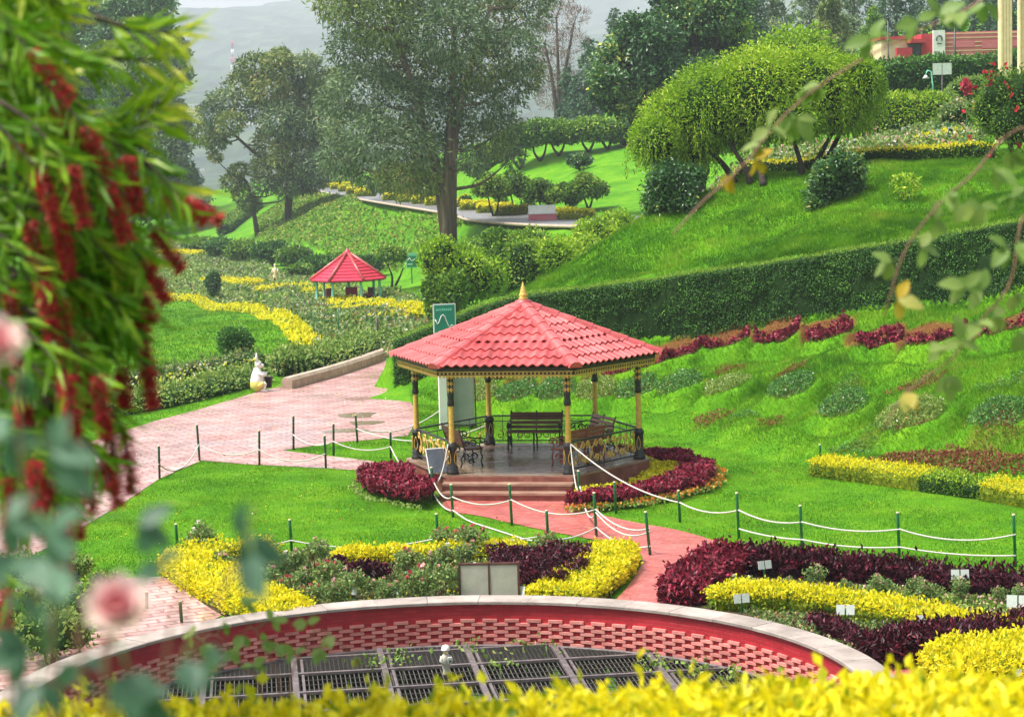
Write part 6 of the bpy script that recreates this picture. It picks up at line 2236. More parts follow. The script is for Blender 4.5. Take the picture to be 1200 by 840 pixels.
# hanging sprays under its skirt
b = MB()
for i in range(420):
    c, r_ = random.choice(wc)
    a_ = random.uniform(math.pi, 2 * math.pi) if random.random() < .8 else random.uniform(0, math.pi)
    st = np.asarray(c) + np.array([math.cos(a_) * r_[0] * random.uniform(.6, 1.04), math.sin(a_) * r_[1] * random.uniform(.75, 1.06), random.uniform(-.45, .35) * r_[2]])
    ln = random.uniform(.3, 1.0)
    n_ = int(ln * 22)
    s_ = np.linspace(0, 1, n_)[:, None]
    p = st + s_ * np.array([math.cos(a_) * .15, math.sin(a_) * .15, -ln]) + rng.normal(size=(n_, 3)) * .03
    b.leaves(p - np.asarray(g), 'lime' if random.random() < .6 else 'shrub', .16, .035, np.repeat([[0, 0, -1.0]], n_, 0), .6)
b.build('hanging_sprays', wt)
mb = ['glossy dark shrub under the outer edge of the weeping tree', 'glossy dark shrub at the foot of the weeping tree stems', 'pale sprig shrub on the mound grass', 'small shrub under the weeping skirt']
for i, (px, py, cl0, lf, n_) in enumerate([(783, 256, [(783, 235, 20, 20), (768, 225, 16, 20), (800, 222, 18, 20), (785, 205, 18, 18), (765, 243, 14, 14), (805, 240, 14, 12), (775, 212, 14, 14), (812, 208, 14, 14)], 'dark', 4600),
                                           (976, 246, [(965, 228, 20, 18), (985, 215, 20, 20), (1000, 200, 16, 18), (968, 205, 16, 18), (985, 190, 14, 14), (955, 240, 12, 10), (1003, 225, 12, 14), (958, 215, 12, 12)], 'dark', 4600)]):
    q = on_ground(px, py, 60, 80, gz_at)
    b = MB()
    clumps_foliage(b, pxcl(cl0, q[1] + .6, .5), lf, n_, .13, .085, .9, .1, 'core', .3, jitter=.16)
    for k in range(4):
        b.tube([np.asarray(q) + [random.uniform(-.3, .3), .5, -.1], np.asarray(q) + [random.uniform(-.5, .5), .6, .7]], .03, 'bark_dark', 5)
    tag(b.build('mound_shrub', loc=q), mb[i], 'shrub')
for i, (px, py, wpx, hpx, lf) in ((2, (1062, 236, 20, 36, 'lime')), (3, (815, 222, 20, 34, 'dark'))):
    q = on_ground(px, py, 60, 80, gz_at); s_ = q[1] / FPX
    bush('mound_shrub', q, (wpx * s_, wpx * s_ * .8, hpx * s_ * .52), lf, (0, 0, 520, 1500)[i], .13, .085, mb[i], 'shrub', lumps=10, core='core' if i != 2 else None)
# low hedge with yellow top behind the mound crest and the beds there
hedge('crest_hedge', [seat(P(800, 208, 78)), seat(P(900, 205, 78)), seat(P(1010, 198, 76.5)), seat(P(1090, 195, 75.5)), seat(P(1165, 193, 75))], .7, .5, 'core', 'shrub', 'gold', 170, .12, .06, 'long low hedge with yellow top along the crest of the mound', 'hedge', None, .05, .78, .05)
RB = [seat(P(790, 190, 79)), seat(P(1150, 185, 77)), seat(P(1160, 150, 98)), seat(P(1050, 140, 103)), seat(P(800, 160, 96))]
mass('rose_bed', poly_mask(RB), pbox(RB), lambda x, y: .7 + .35 * vnoise(x, y, 1.2, 95), 'rose_leaf', 42, .18, .11, 'upper bed of white and pink roses behind the weeping tree', 'roses', None, 'stuff', extra=('petal_white', .05, .13))
mass('rose_bed', poly_mask(RB), pbox(RB), lambda x, y: .75 + .35 * vnoise(x, y, 1.2, 96), 'pale', 16, .16, .09, 'fresh growth with pink blooms in the upper rose bed', 'roses', None, 'stuff', extra=('petal_pink', .12, .13))
ul = ['wedge of bright yellow hedge in the upper rose bed', 'low yellow hedge in front of the wedge in the upper rose bed']
hedge('yellow_hedge', [P(1055, 172, 86), P(1090, 164, 88), P(1128, 157, 90)], .8, [.45, .8, .9], 'core_gold', 'gold', 'gold', 220, .12, .07, ul[0], 'hedge', None, .05, .5, .05, follow=True)
hedge('yellow_hedge', [seat(P(1035, 183, 81)), seat(P(1080, 181, 81)), seat(P(1142, 178, 81))], .8, .55, 'core_gold', 'gold_low', 'gold', 200, .12, .07, ul[1], 'hedge', None, .05, .6, .05)
for i, (px, lean) in enumerate(((1099, -.05), (1107, .2), (1118, -.25), (1124, .3), (1134, 0))):
    q = seat(P(px, 172, 84))
    t = thing('label_stake', q, 'green and white label stake in the upper rose bed beside the yellow wedge', 'stake', 'label stakes in the upper bed')
    t.rotation_euler = (0, lean, 0)
    b = MB(); b.box((0, 0, .6), (.07, .04, 1.2), 'postgreen'); b.build('stick', t)
    b = MB(); b.box((.03, -.04, .75), (.2, .02, .5), 'plate', ry=R(12)); b.build('plate', t)
# tall pink flower head
q = seat(P(1132, 140, 95))
t = thing('pink_flower', q, 'single tall pink flower spike rising above the upper rose bed', 'flower')
tz = P(1132, 110, 95)[2] - q[2]
b = MB(); b.tube([(0, 0, 0), (.05, 0, tz * .6), (0, 0, tz)], .03, 'stem', 5); b.build('stem', t)
b = MB(); aa = rng.uniform(0, 1, 160); p = np.stack([.11 * np.sin(aa * 3.1) * rng.normal(size=160), .11 * np.sin(aa * 3.1) * rng.normal(size=160), tz - .05 + aa * .75], 1)
b.leaves(p, 'petal_red', .2, .15, np.repeat([[0, 0, 1.0]], 160, 0), .9); b.build('flower_head', t)
# lime hedges and round bushes behind
hedge('lime_hedge', [seat(P(1020, 132, 104)), seat(P(1060, 130, 103)), seat(P(1100, 130, 102))], 2.2, [2.2, 2.0, 1.7], 'core', 'lime', 'lime', 170, .18, .08, 'soft mounded lime green hedge behind the upper rose bed', 'hedge', None, .2, .6, .15)
bush('olive_bush', seat(P(1108, 132, 104)), (.9, .9, .95), 'pale', 1500, .16, .09, 'olive green bush at the end of the lime hedge', 'bush')
bush('lime_bush', seat(P(930, 100, 112)), (2.8, 2.4, (P(930, 13, 112)[2] - seat(P(930, 100, 112))[2]) / 1.92), 'lime', 9000, .22, .13, 'large rounded lime bush behind the weeping tree', 'bush', lumps=10)
bush('lime_bush', seat(P(1005, 110, 112)), (1.6, 1.5, 1.7), 'lime', 2600, .22, .13, 'smaller rounded lime bush beside the large one behind the weeping tree', 'bush', lumps=8)
bush('rose_shrub', seat(P(1125, 150, 97)), (1.3, 1.0, 1.0), 'rose_leaf', 1600, .16, .1, 'straggly rose shrub below the tall pink flower spike', 'shrub', flowers=('petal_pink', 14, .13))
bush('bottlebrush_bush', seat(P(1190, 198, 72)), (1.75, 1.4, 1.85), 'shrub', 6500, .15, .045, 'round bottlebrush bush with dull red flowers on the mound crest', 'bush', lumps=9, flowers=('brush_red', 46, .16))
bush('sapling', seat(P(1135, 92, 118)), (1.3, 1.2, 1.0), 'pale', 1400, .2, .1, 'small feathery sapling in front of the long dark hedge', 'shrub')
bush('sapling', seat(P(1045, 92, 120)), (1.2, 1.2, .8), 'shrub', 1200, .2, .1, 'low round shrub at the end of the long dark hedge', 'shrub')
hedge('tall_hedge', [seat(P(1010, 100, 126)), seat(P(1090, 98, 127)), seat(P(1200, 92, 128)), seat(P(1300, 90, 128))], 1.6, [P(1010, 74, 126)[2] - seat(P(1010, 100, 126))[2], P(1090, 66, 127)[2] - seat(P(1090, 98, 127))[2], P(1200, 58, 128)[2] - seat(P(1200, 92, 128))[2], 4.5], 'core', 'hedge', 'hedge', 80, .24, .12, 'long dark hedge in front of the pink building', 'hedge', None, .05, .85, .12)
# white twin notice boards before the hedge
q = seat(P(1104, 96, 122))
t = thing('notice_board', q, 'two small white notice boards on a post before the long dark hedge', 'board', rz=R(-6))
bz = P(1104, 81, 122)[2] - q[2]
b = MB(); b.tube([(0, 0, 0), (0, 0, bz)], .04, 'steel', 6); b.build('post', t)
for x in (-.28, .28):
    b = MB(); b.box((x, -.05, bz), (.52, .03, .66), 'plate'); b.build('panel', t)
q = seat(P(1088, 97, 121)); bz = P(1088, 84, 121)[2] - q[2]
t = thing('garden_lamp', q, 'green curved lamp with white shade beside the twin notice boards', 'lamp')
b = MB(); b.tube([(.25, 0, 0), (.25, 0, bz * .7), (.15, 0, bz), (-.05, 0, bz + .05), (-.15, 0, bz - .15)], .045, 'mint', 6); b.build('pole', t)
b = MB(); b.lathe([(.05, .2), (.22, 0), (0, 0)], (-.15, 0, bz - .4), 'white', 10); b.build('shade', t)

# ------------------------------------------------------------------ pink building, cream pillars
q = seat(P(1100, 80, 150)); YB = 150.0; s_ = YB / FPX
gx0 = P(1045, 60, YB); gx1 = P(1175, 60, YB)
bt = thing('building', (gx0[0], YB, q[2]), 'long low pink building with a white emblem panel, behind the long dark hedge', 'building', rz=R(2))
def bl_(px, py):
    p = P(px, py, YB)
    return p[0] - gx0[0], p[2] - q[2]
def bpanel(nm, x0, x1, z0, z1, y, th, m, par=None):
    b = MB(); b.box(((x0 + x1) / 2, y + th / 2, (z0 + z1) / 2), (x1 - x0, th, z1 - z0), m)
    return b.build(nm, par or bt)
xa, zt = bl_(1107, 38); xb, _ = bl_(1260, 30); zb = -1.5
wl = bpanel('wall', xa, xb, zb, zt, 0, 5, 'pinkwall')
for i in range(9):
    z_ = zt - .12 - i * .3
    b = MB(); b.box(((xa + xb) / 2, -.03, z_), (xb - xa, .05, .05), 'cream'); b.build('band', wl)
for i in range(5):
    bpanel('sheet', xa + .6 + i * 2.1, xa + 2.2 + i * 2.1, zt - 1.1 - .1 * (i % 2), zt - .7, -.06, .05, 'petal_wall' if 'petal_wall' in M else 'pinkwall', wl)
x0, z0 = bl_(1093, 36); x1, _ = bl_(1107, 36)
em = bpanel('emblem_panel', x0, x1, zb + 1, z0, -.25, .3, 'white')
b = MB(); b.tube([((x0 + x1) / 2 + .2 * math.cos(a_), -.28, z0 - .62 + .24 * math.sin(a_)) for a_ in np.linspace(-.6, 3.7, 14)], .05, 'slate', 6); b.build('emblem', em)
b = MB(); b.box(((x0 + x1) / 2, -.27, z0 - .95), (.35, .03, .07), 'slate'); b.build('emblem_text', em)
x0, z0 = bl_(1080, 40); x1, _ = bl_(1093, 40); bpanel('porch_wall', x0, x1, zb, z0, 0, 4, 'redwall2')
x0, z0 = bl_(1064, 47); x1, _ = bl_(1083, 47); bpanel('porch_roof', x0, x1, z0 - .25, z0, -.8, 5, 'redwall2')
pw = bpanel('porch_opening', x0 + .05, x1, zb, z0 - .26, .1, 3, 'window')
x0, z0 = bl_(1034, 47); x1, _ = bl_(1066, 47); wl2 = bpanel('annex_wall', x0, x1, zb, z0, .4, 4, 'cream')
x0, z0 = bl_(1049, 57); x1, _ = bl_(1067, 57); bpanel('low_wall', x0, x1, zb, z0, -.6, .5, 'redwall2')
bpanel('annex_roof', bl_(1032, 46)[0], bl_(1072, 46)[0], bl_(1032, 47)[1], bl_(1032, 43)[1], .2, 4.6, 'redwall2')
# lamp poles before it
for (px, top, lb) in ((1119, 12, 'thin dark pole in front of the pink wall'), (1041, 22, 'thin dark pole in front of the cream annex')):
    q2 = seat(P(px, 70, 140)); h_ = P(px, top, 140)[2] - q2[2]
    t = thing('lamp_pole', q2, lb, 'pole'); b = MB(); b.tube([(0, 0, 0), (0, 0, h_)], .06, 'black', 6); b.build('shaft', t)
    b = MB(); b.ball((0, 0, h_), .12, 'black', 8, 6); b.build('cap', t)
# cream fluted pillars of a portico off to the side
por = thing('portico', seat(P(1205, 150, 92)), 'tall cream fluted pillars of a portico beyond the bottlebrush bush', 'portico')
for (px, wpx, Y) in ((1178, 15, 90), (1199, 12, 93), (1222, 15, 90), (1240, 12, 93)):
    q2 = seat(P(px, 160, Y)); w = wpx / FPX * Y; hh = 11.0
    b = MB()
    loc = np.asarray(q2) - np.asarray(por.location)
    b.box(loc + [0, 0, hh / 2 - .3], (w * .9, w * .9, hh), 'cream')
    for k in range(4):
        b.box(loc + [(-1.5 + k) * w * .23, -w * .46, hh / 2 - .3], (w * .11, .05, hh - .2), 'cream')
    b.box(loc + [0, 0, .3], (w * 1.3, w * 1.3, .6), 'cream')
    b.build('pillar', por)
q2 = P(1215, 0, 91.5); loc = np.asarray(q2) - np.asarray(por.location)
b = MB(); b.box((loc[0] + 1.2, loc[1], 11.2), (7.5, 4.5, 1.0), 'cream'); b.build('entablature', por)
b = MB(); b.box((loc[0] + 1.2, loc[1], 11.9), (8.2, 5.2, .4), 'tile'); b.build('roof', por)

# ------------------------------------------------------------------ the large trees
random.seed(55)
# central eucalyptus
Y = 150
g = seat(P(527, 272, Y))
cl = pxcl([(530, 40, 46), (490, 30, 40), (450, 25, 40), (415, 20, 34), (575, 25, 42), (610, 20, 34), (600, 60, 34), (565, 75, 40), (525, 90, 40), (485, 80, 42), (445, 70, 38), (410, 60, 30), (430, 110, 42), (470, 125, 44), (510, 135, 40),
           (555, 120, 38), (590, 105, 32), (615, 90, 24), (415, 150, 36), (445, 165, 38), (480, 175, 36), (510, 180, 30), (400, 185, 28), (435, 200, 28), (465, 212, 26), (495, 215, 22), (570, 165, 28), (590, 150, 24), (555, 190, 18),
           (560, -20, 50), (500, -25, 50), (440, -15, 40), (620, -5, 34), (390, 5, 24), (600, 185, 16), (395, 120, 24)], Y, 4.0)
tree('eucalyptus_tree', g, None, cl, 'euc', 46000, .46, .12, 'tall feathery grey-green eucalyptus with peeling reddish trunk beside the road', 'tree', None, 'bark_euc', .40, .55, .9, None, 'euc_warm', .12,
     trunks=[[seat(P(522, 272, Y)), P(524, 215, Y), P(527, 150, Y), P(532, 60, Y), P(528, -40, Y)], [seat(P(528, 270, Y + .5)), P(530, 215, Y + .5), P(534, 150, Y), P(548, 90, Y), P(575, 10, Y)], [seat(P(526, 270, Y - .4)), P(512, 200, Y), P(495, 140, Y), P(470, 60, Y), P(450, 0, Y)]], tintvar=.35, jitter=.18)
# eucalyptus to its side with warm tips
Y = 250
g = seat(P(332, 225, Y))
cl = pxcl([(300, 82, 24), (325, 78, 22), (345, 85, 22), (285, 100, 20), (315, 105, 24), (345, 115, 26), (262, 120, 20), (248, 132, 18), (270, 145, 18), (240, 158, 17), (252, 165, 16), (252, 185, 8), (300, 130, 18), (330, 140, 26), (355, 150, 26), (365, 110, 24),
           (375, 140, 26), (390, 170, 24), (320, 170, 26), (345, 185, 28), (315, 200, 22), (370, 195, 26), (280, 200, 12), (272, 214, 14), (285, 228, 13), (292, 240, 12), (330, 65, 12), (360, 75, 16), (385, 100, 24), (330, 205, 22), (350, 212, 20), (310, 215, 16), (335, 218, 18), (365, 212, 18)], Y, 4)
tree('eucalyptus_tree', g, None, cl, 'euc_warm', 26000, .62, .22, 'spreading eucalyptus with warm olive tips and bare slanting limbs above the road end', 'tree', None, 'bark', .3, .35, .9, None, 'euc', .35,
     trunks=[[seat(P(335, 225, Y)), P(335, 190, Y), P(318, 150, Y), P(305, 100, Y)], [seat(P(337, 225, Y)), P(345, 180, Y), P(352, 130, Y), P(350, 90, Y)], [P(336, 205, Y), P(312, 190, Y), P(282, 165, Y), P(258, 140, Y)], [seat(P(300, 232, Y)), P(292, 220, Y), P(278, 205, Y)]], tintvar=.35)
# great trees at the field edge
for (gxp, Y, cl0, lb, sd) in (((150), 300, [(150, 20, 34), (175, 40, 32), (195, 60, 26), (200, 90, 24), (165, 85, 34), (130, 60, 34), (150, 120, 34), (185, 130, 30), (205, 150, 20), (160, 160, 34), (195, 175, 28), (170, 200, 32), (210, 205, 22), (140, 190, 30), (200, 230, 26), (225, 240, 18), (165, 235, 30), (130, 230, 30), (160, -15, 30), (185, 5, 22)],
                               'huge dense dark green tree towering at the edge of the rose field', 1),
                              (85, 315, [(80, 40, 40), (110, 20, 36), (60, 90, 40), (100, 90, 40), (70, 150, 42), (110, 150, 38), (50, 200, 40), (90, 210, 40), (60, -10, 40), (100, -30, 36), (30, 120, 36), (20, 180, 36)],
                               'second huge dark tree standing behind the bottlebrush branches', 2)):
    random.seed(60 + sd)
    g = seat(P(gxp, 262, Y))
    tree('great_tree', g, None, pxcl(cl0, Y, 6), 'dark', 26000, .75, .38, lb, 'tree', None, 'bark', .7, .2, .9, 'core', 'euc', .3, trunks=[[g, P(gxp + 4, 180, Y), P(gxp + 2, 80, Y), P(gxp, 0, Y)], [g, P(gxp + 14, 170, Y), P(gxp + 30, 90, Y)]])
for (px, py, wpx, hpx, Y, lb) in ((225, 262, 26, 60, 330, 'dark rounded conifer below the huge dense tree'), (190, 262, 30, 50, 300, 'low dark tree at the foot of the huge dense tree')):
    g = seat(P(px, py, Y))
    tree('conifer_tree', g, [g, P(px, py - hpx, Y)], pxcl([(px, py - hpx * .8, wpx * .5), (px - wpx * .4, py - hpx * .5, wpx * .5), (px + wpx * .4, py - hpx * .5, wpx * .5), (px, py - hpx * .4, wpx * .6), (px - wpx * .6, py - hpx * .25, wpx * .4), (px + wpx * .6, py - hpx * .25, wpx * .4)], Y, 2), 'conifer', 2600, .6, .22, lb, 'tree', None, 'bark_dark', .3, .3, core='core')
# trees along the far side of the road
rl = ['round green tree at the far end of the road', 'second round green tree at the far end of the road', 'grey-green tree behind the road trees', 'feathery sapling behind the golden blocks', 'tangled sapling behind the eucalyptus', 'low brown-green thicket under the eucalyptus']
for i, (px, py, r_, Y, lf) in enumerate([(405, 212, 20, 300, 'shrub'), (390, 208, 14, 310, 'lime'), (372, 212, 16, 320, 'euc'), (455, 222, 24, 232, 'euc'), (490, 225, 24, 214, 'euc_warm'), (512, 232, 16, 200, 'euc_warm')]):
    g = seat(P(px, py + 12, Y))
    tree('road_tree', g, [g, P(px, py - 5, Y)], pxcl([(px, py - r_ * .8, r_ * .7), (px - r_ * .6, py - r_ * .3, r_ * .55), (px + r_ * .6, py - r_ * .3, r_ * .55), (px, py - r_ * .1, r_ * .6), (px, py - r_ * 1.5, r_ * .5)], Y, 1.2), lf, 1900, .5, .2, rl[i], 'tree', 'trees along the road', 'bark_dark', .22, .2)
# dark broad-leaved trees behind the mound
Y = 150
g = seat(P(800, 190, Y))
tree('broadleaf_tree', g, None, pxcl([(745, 55, 34), (722, 70, 28), (770, 50, 32), (712, 95, 24), (740, 95, 34), (775, 85, 32), (725, 118, 24), (755, 122, 28), (785, 115, 28), (745, 35, 24), (705, 112, 14), (765, 145, 26), (795, 140, 26)], Y, 2.5), 'dark', 14000, .34, .2,
     'dense glossy dark green broad-leaved tree behind the weeping tree', 'tree', None, 'bark_dark', .35, .15, .9, 'core', trunks=[[g, P(780, 150, Y), P(748, 60, Y)], [g, P(785, 130, Y), P(780, 80, Y)]], tintvar=.4)
g = seat(P(820, 150, Y + 6))
tree('broadleaf_tree', g, None, pxcl([(800, 20, 34), (835, 15, 34), (775, 30, 26), (855, 35, 26), (815, 50, 36), (845, 60, 28), (790, 60, 26), (825, -15, 36), (785, -5, 26), (860, 5, 24), (830, 85, 28), (800, 95, 24), (865, 70, 20)], Y + 6, 2.5), 'dark', 13000, .34, .2,
     'taller dark broad-leaved tree with yellow new tips, beside the dense glossy one', 'tree', None, 'bark_dark', .35, .15, .9, 'core', trunks=[[g, P(818, 90, Y + 6), P(815, 20, Y + 6)], [g, P(830, 90, Y + 6), P(845, 30, Y + 6)]], tintvar=.4, alt='shrub', altp=.15)
# hazy conifers, bare russet tree, red shrub beyond
for (px, py, w, h, Y, lf, lb) in ((690, 150, 26, 105, 225, 'conifer', 'tall bluish conifer beyond the flat-topped trees'), (665, 150, 22, 70, 235, 'conifer', 'shorter bluish conifer beside the tall one'), (722, 120, 26, 110, 260, 'conifer', 'hazy conifer rising behind the glossy tree'),
                                  (880, 60, 30, 80, 210, 'conifer', 'grey-green tree behind the lime bush'), (905, 70, 30, 110, 230, 'euc', 'hazy grey tree behind the lime bush'), (950, 70, 32, 120, 240, 'euc', 'hazy olive tree above the lime bush'), (1000, 70, 34, 120, 235, 'euc', 'hazy tree over the cream annex'),
                                  (1050, 60, 34, 110, 215, 'conifer', 'dark tree behind the pink building annex'), (1095, 50, 36, 110, 220, 'conifer', 'dark tree behind the emblem panel'), (1140, 50, 34, 120, 215, 'conifer', 'dark tree behind the pink wall'), (1185, 50, 34, 120, 220, 'conifer', 'dark tree behind the portico pillars'),
                                  (975, 60, 26, 90, 200, 'euc_warm', 'pale olive tree beside the cream annex'), (1025, 70, 24, 60, 190, 'shrub', 'green tree beside the cream annex')):
    g = seat(P(px, py + 10, Y))
    cl0 = []
    for k in range(11):
        f = (k + .5) / 11
        wd = w * (1.0 - .75 * f) * (.6 + .4 * math.sin(min(1, f * 4) * 1.57))
        cl0 += [(px + random.uniform(-.5, .5) * wd, py - h * f, wd * .75), (px + random.uniform(-.8, .8) * wd, py - h * f + 3, wd * .5)]
    tree('conifer_tree' if lf == 'conifer' else 'hill_tree', g, [g, P(px, py - h, Y)], pxcl(cl0, Y, 1.5), lf, 3600, .55, .2, lb, 'tree', 'trees on the rise behind', 'bark', .28, .35)
g = seat(P(655, 150, 262))
b = None
tree('bare_tree', g, None, pxcl([(655, 20, 22), (640, 45, 20), (670, 50, 20), (650, 75, 22), (635, 90, 16), (665, 95, 18), (660, -10, 22), (645, 115, 18), (675, 20, 16), (628, 65, 12)], 262, 3), 'bare', 5200, .7, .07, 'bare russet twiggy tree rising into the mist', 'tree', None, 'bark', .35, -.6, .7, None,
     trunks=[[g, P(655, 110, 262), P(652, 20, 262)], [g, P(660, 100, 262), P(672, 30, 262)], [g, P(648, 100, 262), P(638, 50, 262)]])
for (px, py, r_) in ((633, 140, 1.8), (650, 138, 1.4)):
    bush('red_shrub', seat(P(px, py, 225)), (r_ * 1.1, r_, r_ * 1.0), 'pinkleaf', 900, .5, .25, 'red-leaved shrub beyond the flat-topped trees', 'shrub', 'red shrubs on the rise')
# steep clipped hedge running down to the valley at the bank's end
hedge('slope_hedge', [P(300, 232, 300), P(280, 250, 285), P(262, 266, 272)], 1.6, 1.6, 'core', 'hedge', 'shrub', 40, .4, .2, 'sloping dark hedge at the far end of the weedy bank', 'hedge', None, .1, .7, .1)

# ------------------------------------------------------------------ houses and a mast on the far hillside
random.seed(77)
ho = [(228, 132, 15, 20), (212, 148, 12, 12), (205, 135, 8, 10), (222, 162, 9, 7), (207, 170, 8, 6), (275, 132, 16, 12), (290, 142, 18, 12), (310, 150, 16, 12), (325, 158, 12, 10), (340, 165, 10, 8), (560, 70, 10, 8), (236, 200, 7, 5), (258, 240, 12, 8)]
hlab = 'small pale flat-roofed house on the misty hillside'
for (px, py, w, h) in ho:
    Yh = 900.0
    for _ in range(200):
        q = P(px, py + h / 2, Yh)
        dz = q[2] - hill_z(q[0], Yh)
        if dz < 0.5:
            break
        Yh += 15
    s_ = Yh / FPX
    base = np.array([q[0], Yh, q[2] - 1])
    t = thing('house', base, hlab, 'house', 'houses on the far hillside', R(random.uniform(-20, 20)))
    W_, H_ = w * s_, h * s_ + 1
    b = MB(); b.box((0, 0, H_ / 2), (W_, W_ * .7, H_), 'white'); b.build('wall', t)
    b = MB(); b.box((0, 0, H_ + .2), (W_ * 1.06, W_ * .76, .5), 'coping'); b.build('roof', t)
    nf = max(1, int(H_ / 3)); nw = max(2, int(W_ / 2))
    for fz in range(nf):
        for fx in range(nw):
            b = MB(); b.box(((fx + .5) / nw * W_ - W_ / 2, -W_ * .35 - .02, 1.8 + fz * 3), (.9, .08, 1.2), 'window'); b.build('window', t)
YM = 2300.0
q = P(276, 150, YM); zb = hill_z(q[0], YM); top = P(276, 48, YM)[2]
t = thing('mast', (q[0], YM, zb), 'slim red and white lattice mast on the misty hillside', 'mast')
for k in range(6):
    b = MB()
    h0, h1 = (top - zb) * k / 6, (top - zb) * (k + 1) / 6
    w0 = 3.0 * (1 - k / 7)
    for sx, sy in ((-1, -1), (1, -1), (1, 1), (-1, 1)):
        b.tube([(sx * w0, sy * w0, h0), (sx * w0 * .82, sy * w0 * .82, h1)], .5, ('white', 'tile_far')[k % 2], 4)
    b.tube([(-w0, -w0, h0), (w0 * .82, -w0 * .82, h1)], .35, ('white', 'tile_far')[k % 2], 4)
    b.tube([(w0, -w0, h0), (-w0 * .82, -w0 * .82, h1)], .35, ('white', 'tile_far')[k % 2], 4)
    b.build('section', t)

# ------------------------------------------------------------------ mist
hb = MB()
hb.box((0, 2330, 110), (4400, 4700, 460), 'white')
me = hb.mesh('haze')
me.materials.clear()
hm, nt, out = new_mat('valley_mist')
pv_ = nt.nodes.new('ShaderNodeVolumePrincipled')
pv_.inputs['Color'].default_value = (.84, .92, 1.0, 1)
pv_.inputs['Density'].default_value = .00026
pv_.inputs['Anisotropy'].default_value = 0
nt.links.new(pv_.outputs[0], out.inputs['Volume'])
me.materials.append(hm)
hz = bpy.data.objects.new('haze', me)
COL.objects.link(hz)
tag(hz, 'thin valley mist over the garden and far hills', 'haze', kind='stuff')


# ------------------------------------------------------------------ plants on the terrace close to the camera
random.seed(91)


def oval_leaf(b, base, d, nrm, L, W, m, tint, curl=.15):
    """a rounded leaf with a fold along its midrib"""
    d = np.asarray(d, float); d /= np.linalg.norm(d)
    nrm = np.asarray(nrm, float); s = np.cross(d, nrm); s /= np.linalg.norm(s) + 1e-9; n = np.cross(s, d)
    V, F = [], []
    st = [(0, 0), (.18, .62), (.42, 1.0), (.68, .8), (.88, .4), (1, 0)]
    for (t, w) in st:
        c = np.asarray(base) + d * L * t - n * curl * L * t * t
        V += [c + s * W * .5 * w + n * W * .12 * w, c, c - s * W * .5 * w + n * W * .12 * w]
    for i in range(len(st) - 1):
        o = i * 3
        F += [[o, o + 1, o + 4, o + 3], [o + 1, o + 2, o + 5, o + 4]]
    b.raw(V, F, m, np.full(len(V), tint), True)


TZ0 = 6.1
# golden hedge along the terrace edge
hedge('terrace_hedge', [(-3.6, 4.72, TZ0), (-1.8, 4.75, TZ0), (0, 4.72, TZ0), (1.8, 4.75, TZ0), (3.6, 4.7, TZ0)], .8, [.64, .64, .64, .655, .67], 'core_gold', 'gold', 'gold', 2600, .048, .026, 'bright golden hedge along the terrace edge, in front of the pit', 'hedge', None, .1, .6, .022, spread=.9, follow=False)
b = MB()
for i in range(260):
    x = random.uniform(-3, 3); y = random.uniform(4.5, 5.05)
    z = TZ0 + .64; h = random.uniform(.02, .085)
    n_ = 9
    s_ = np.linspace(0, 1, n_)[:, None]
    p = np.array([x, y, z]) + s_ * np.array([random.uniform(-.03, .03), random.uniform(-.03, .03), h])
    b.leaves(p + rng.normal(size=(n_, 3)) * .01, 'gold', .042, .022, np.repeat([[0, 0, .6]], n_, 0), .9)
tag(b.build('hedge_shoots', loc=(0, 4.7, TZ0)), 'loose young golden shoots sticking out of the terrace hedge top', 'shoots', kind='stuff')

# bottlebrush
bb = np.array([-1.5, 4.9, TZ0])
bt_ = thing('bottlebrush_tree', bb, 'bottlebrush shrub with drooping narrow leaves and red brush flowers, close to the terrace', 'shrub')
env = [(-60, 90), (0, 80), (60, 75), (110, 85), (160, 100), (200, 130), (240, 215), (290, 205), (340, 185), (380, 150), (430, 120), (480, 140), (540, 125), (590, 90), (640, 70), (690, 50)]
fol = MB(); brn = MB()
tk_ = spline([bb, bb + [.1, -.05, .9], bb + [.05, 0, 1.8], bb + [.1, .05, 2.9]], 14)
brn.tube(tk_, np.linspace(.05, .02, 14), 'bark', 7)


def brush_flower(p, d, L, full=1.0):
    """a cylinder of fine red stamens"""
    f = MB()
    d = np.asarray(d, float); d /= np.linalg.norm(d)
    n_ = int(460 * full)
    t_ = rng.uniform(0, 1, n_)
    rd = rng.normal(size=(n_, 3)); rd -= (rd @ d)[:, None] * d; rd /= np.linalg.norm(rd, axis=1, keepdims=True)
    rad = .018 * (1 - .25 * t_)[:, None]
    c = np.asarray(p) + d * (t_ * L)[:, None] + rd * rad * .6
    f.leaves(c - bb, 'brush_red', .034, .0028, rd + d * .2, .35)
    f.tube([np.asarray(p) - bb, np.asarray(p) + d * L - bb], .004, 'stem', 4)
    return f.build('flower', bt_)


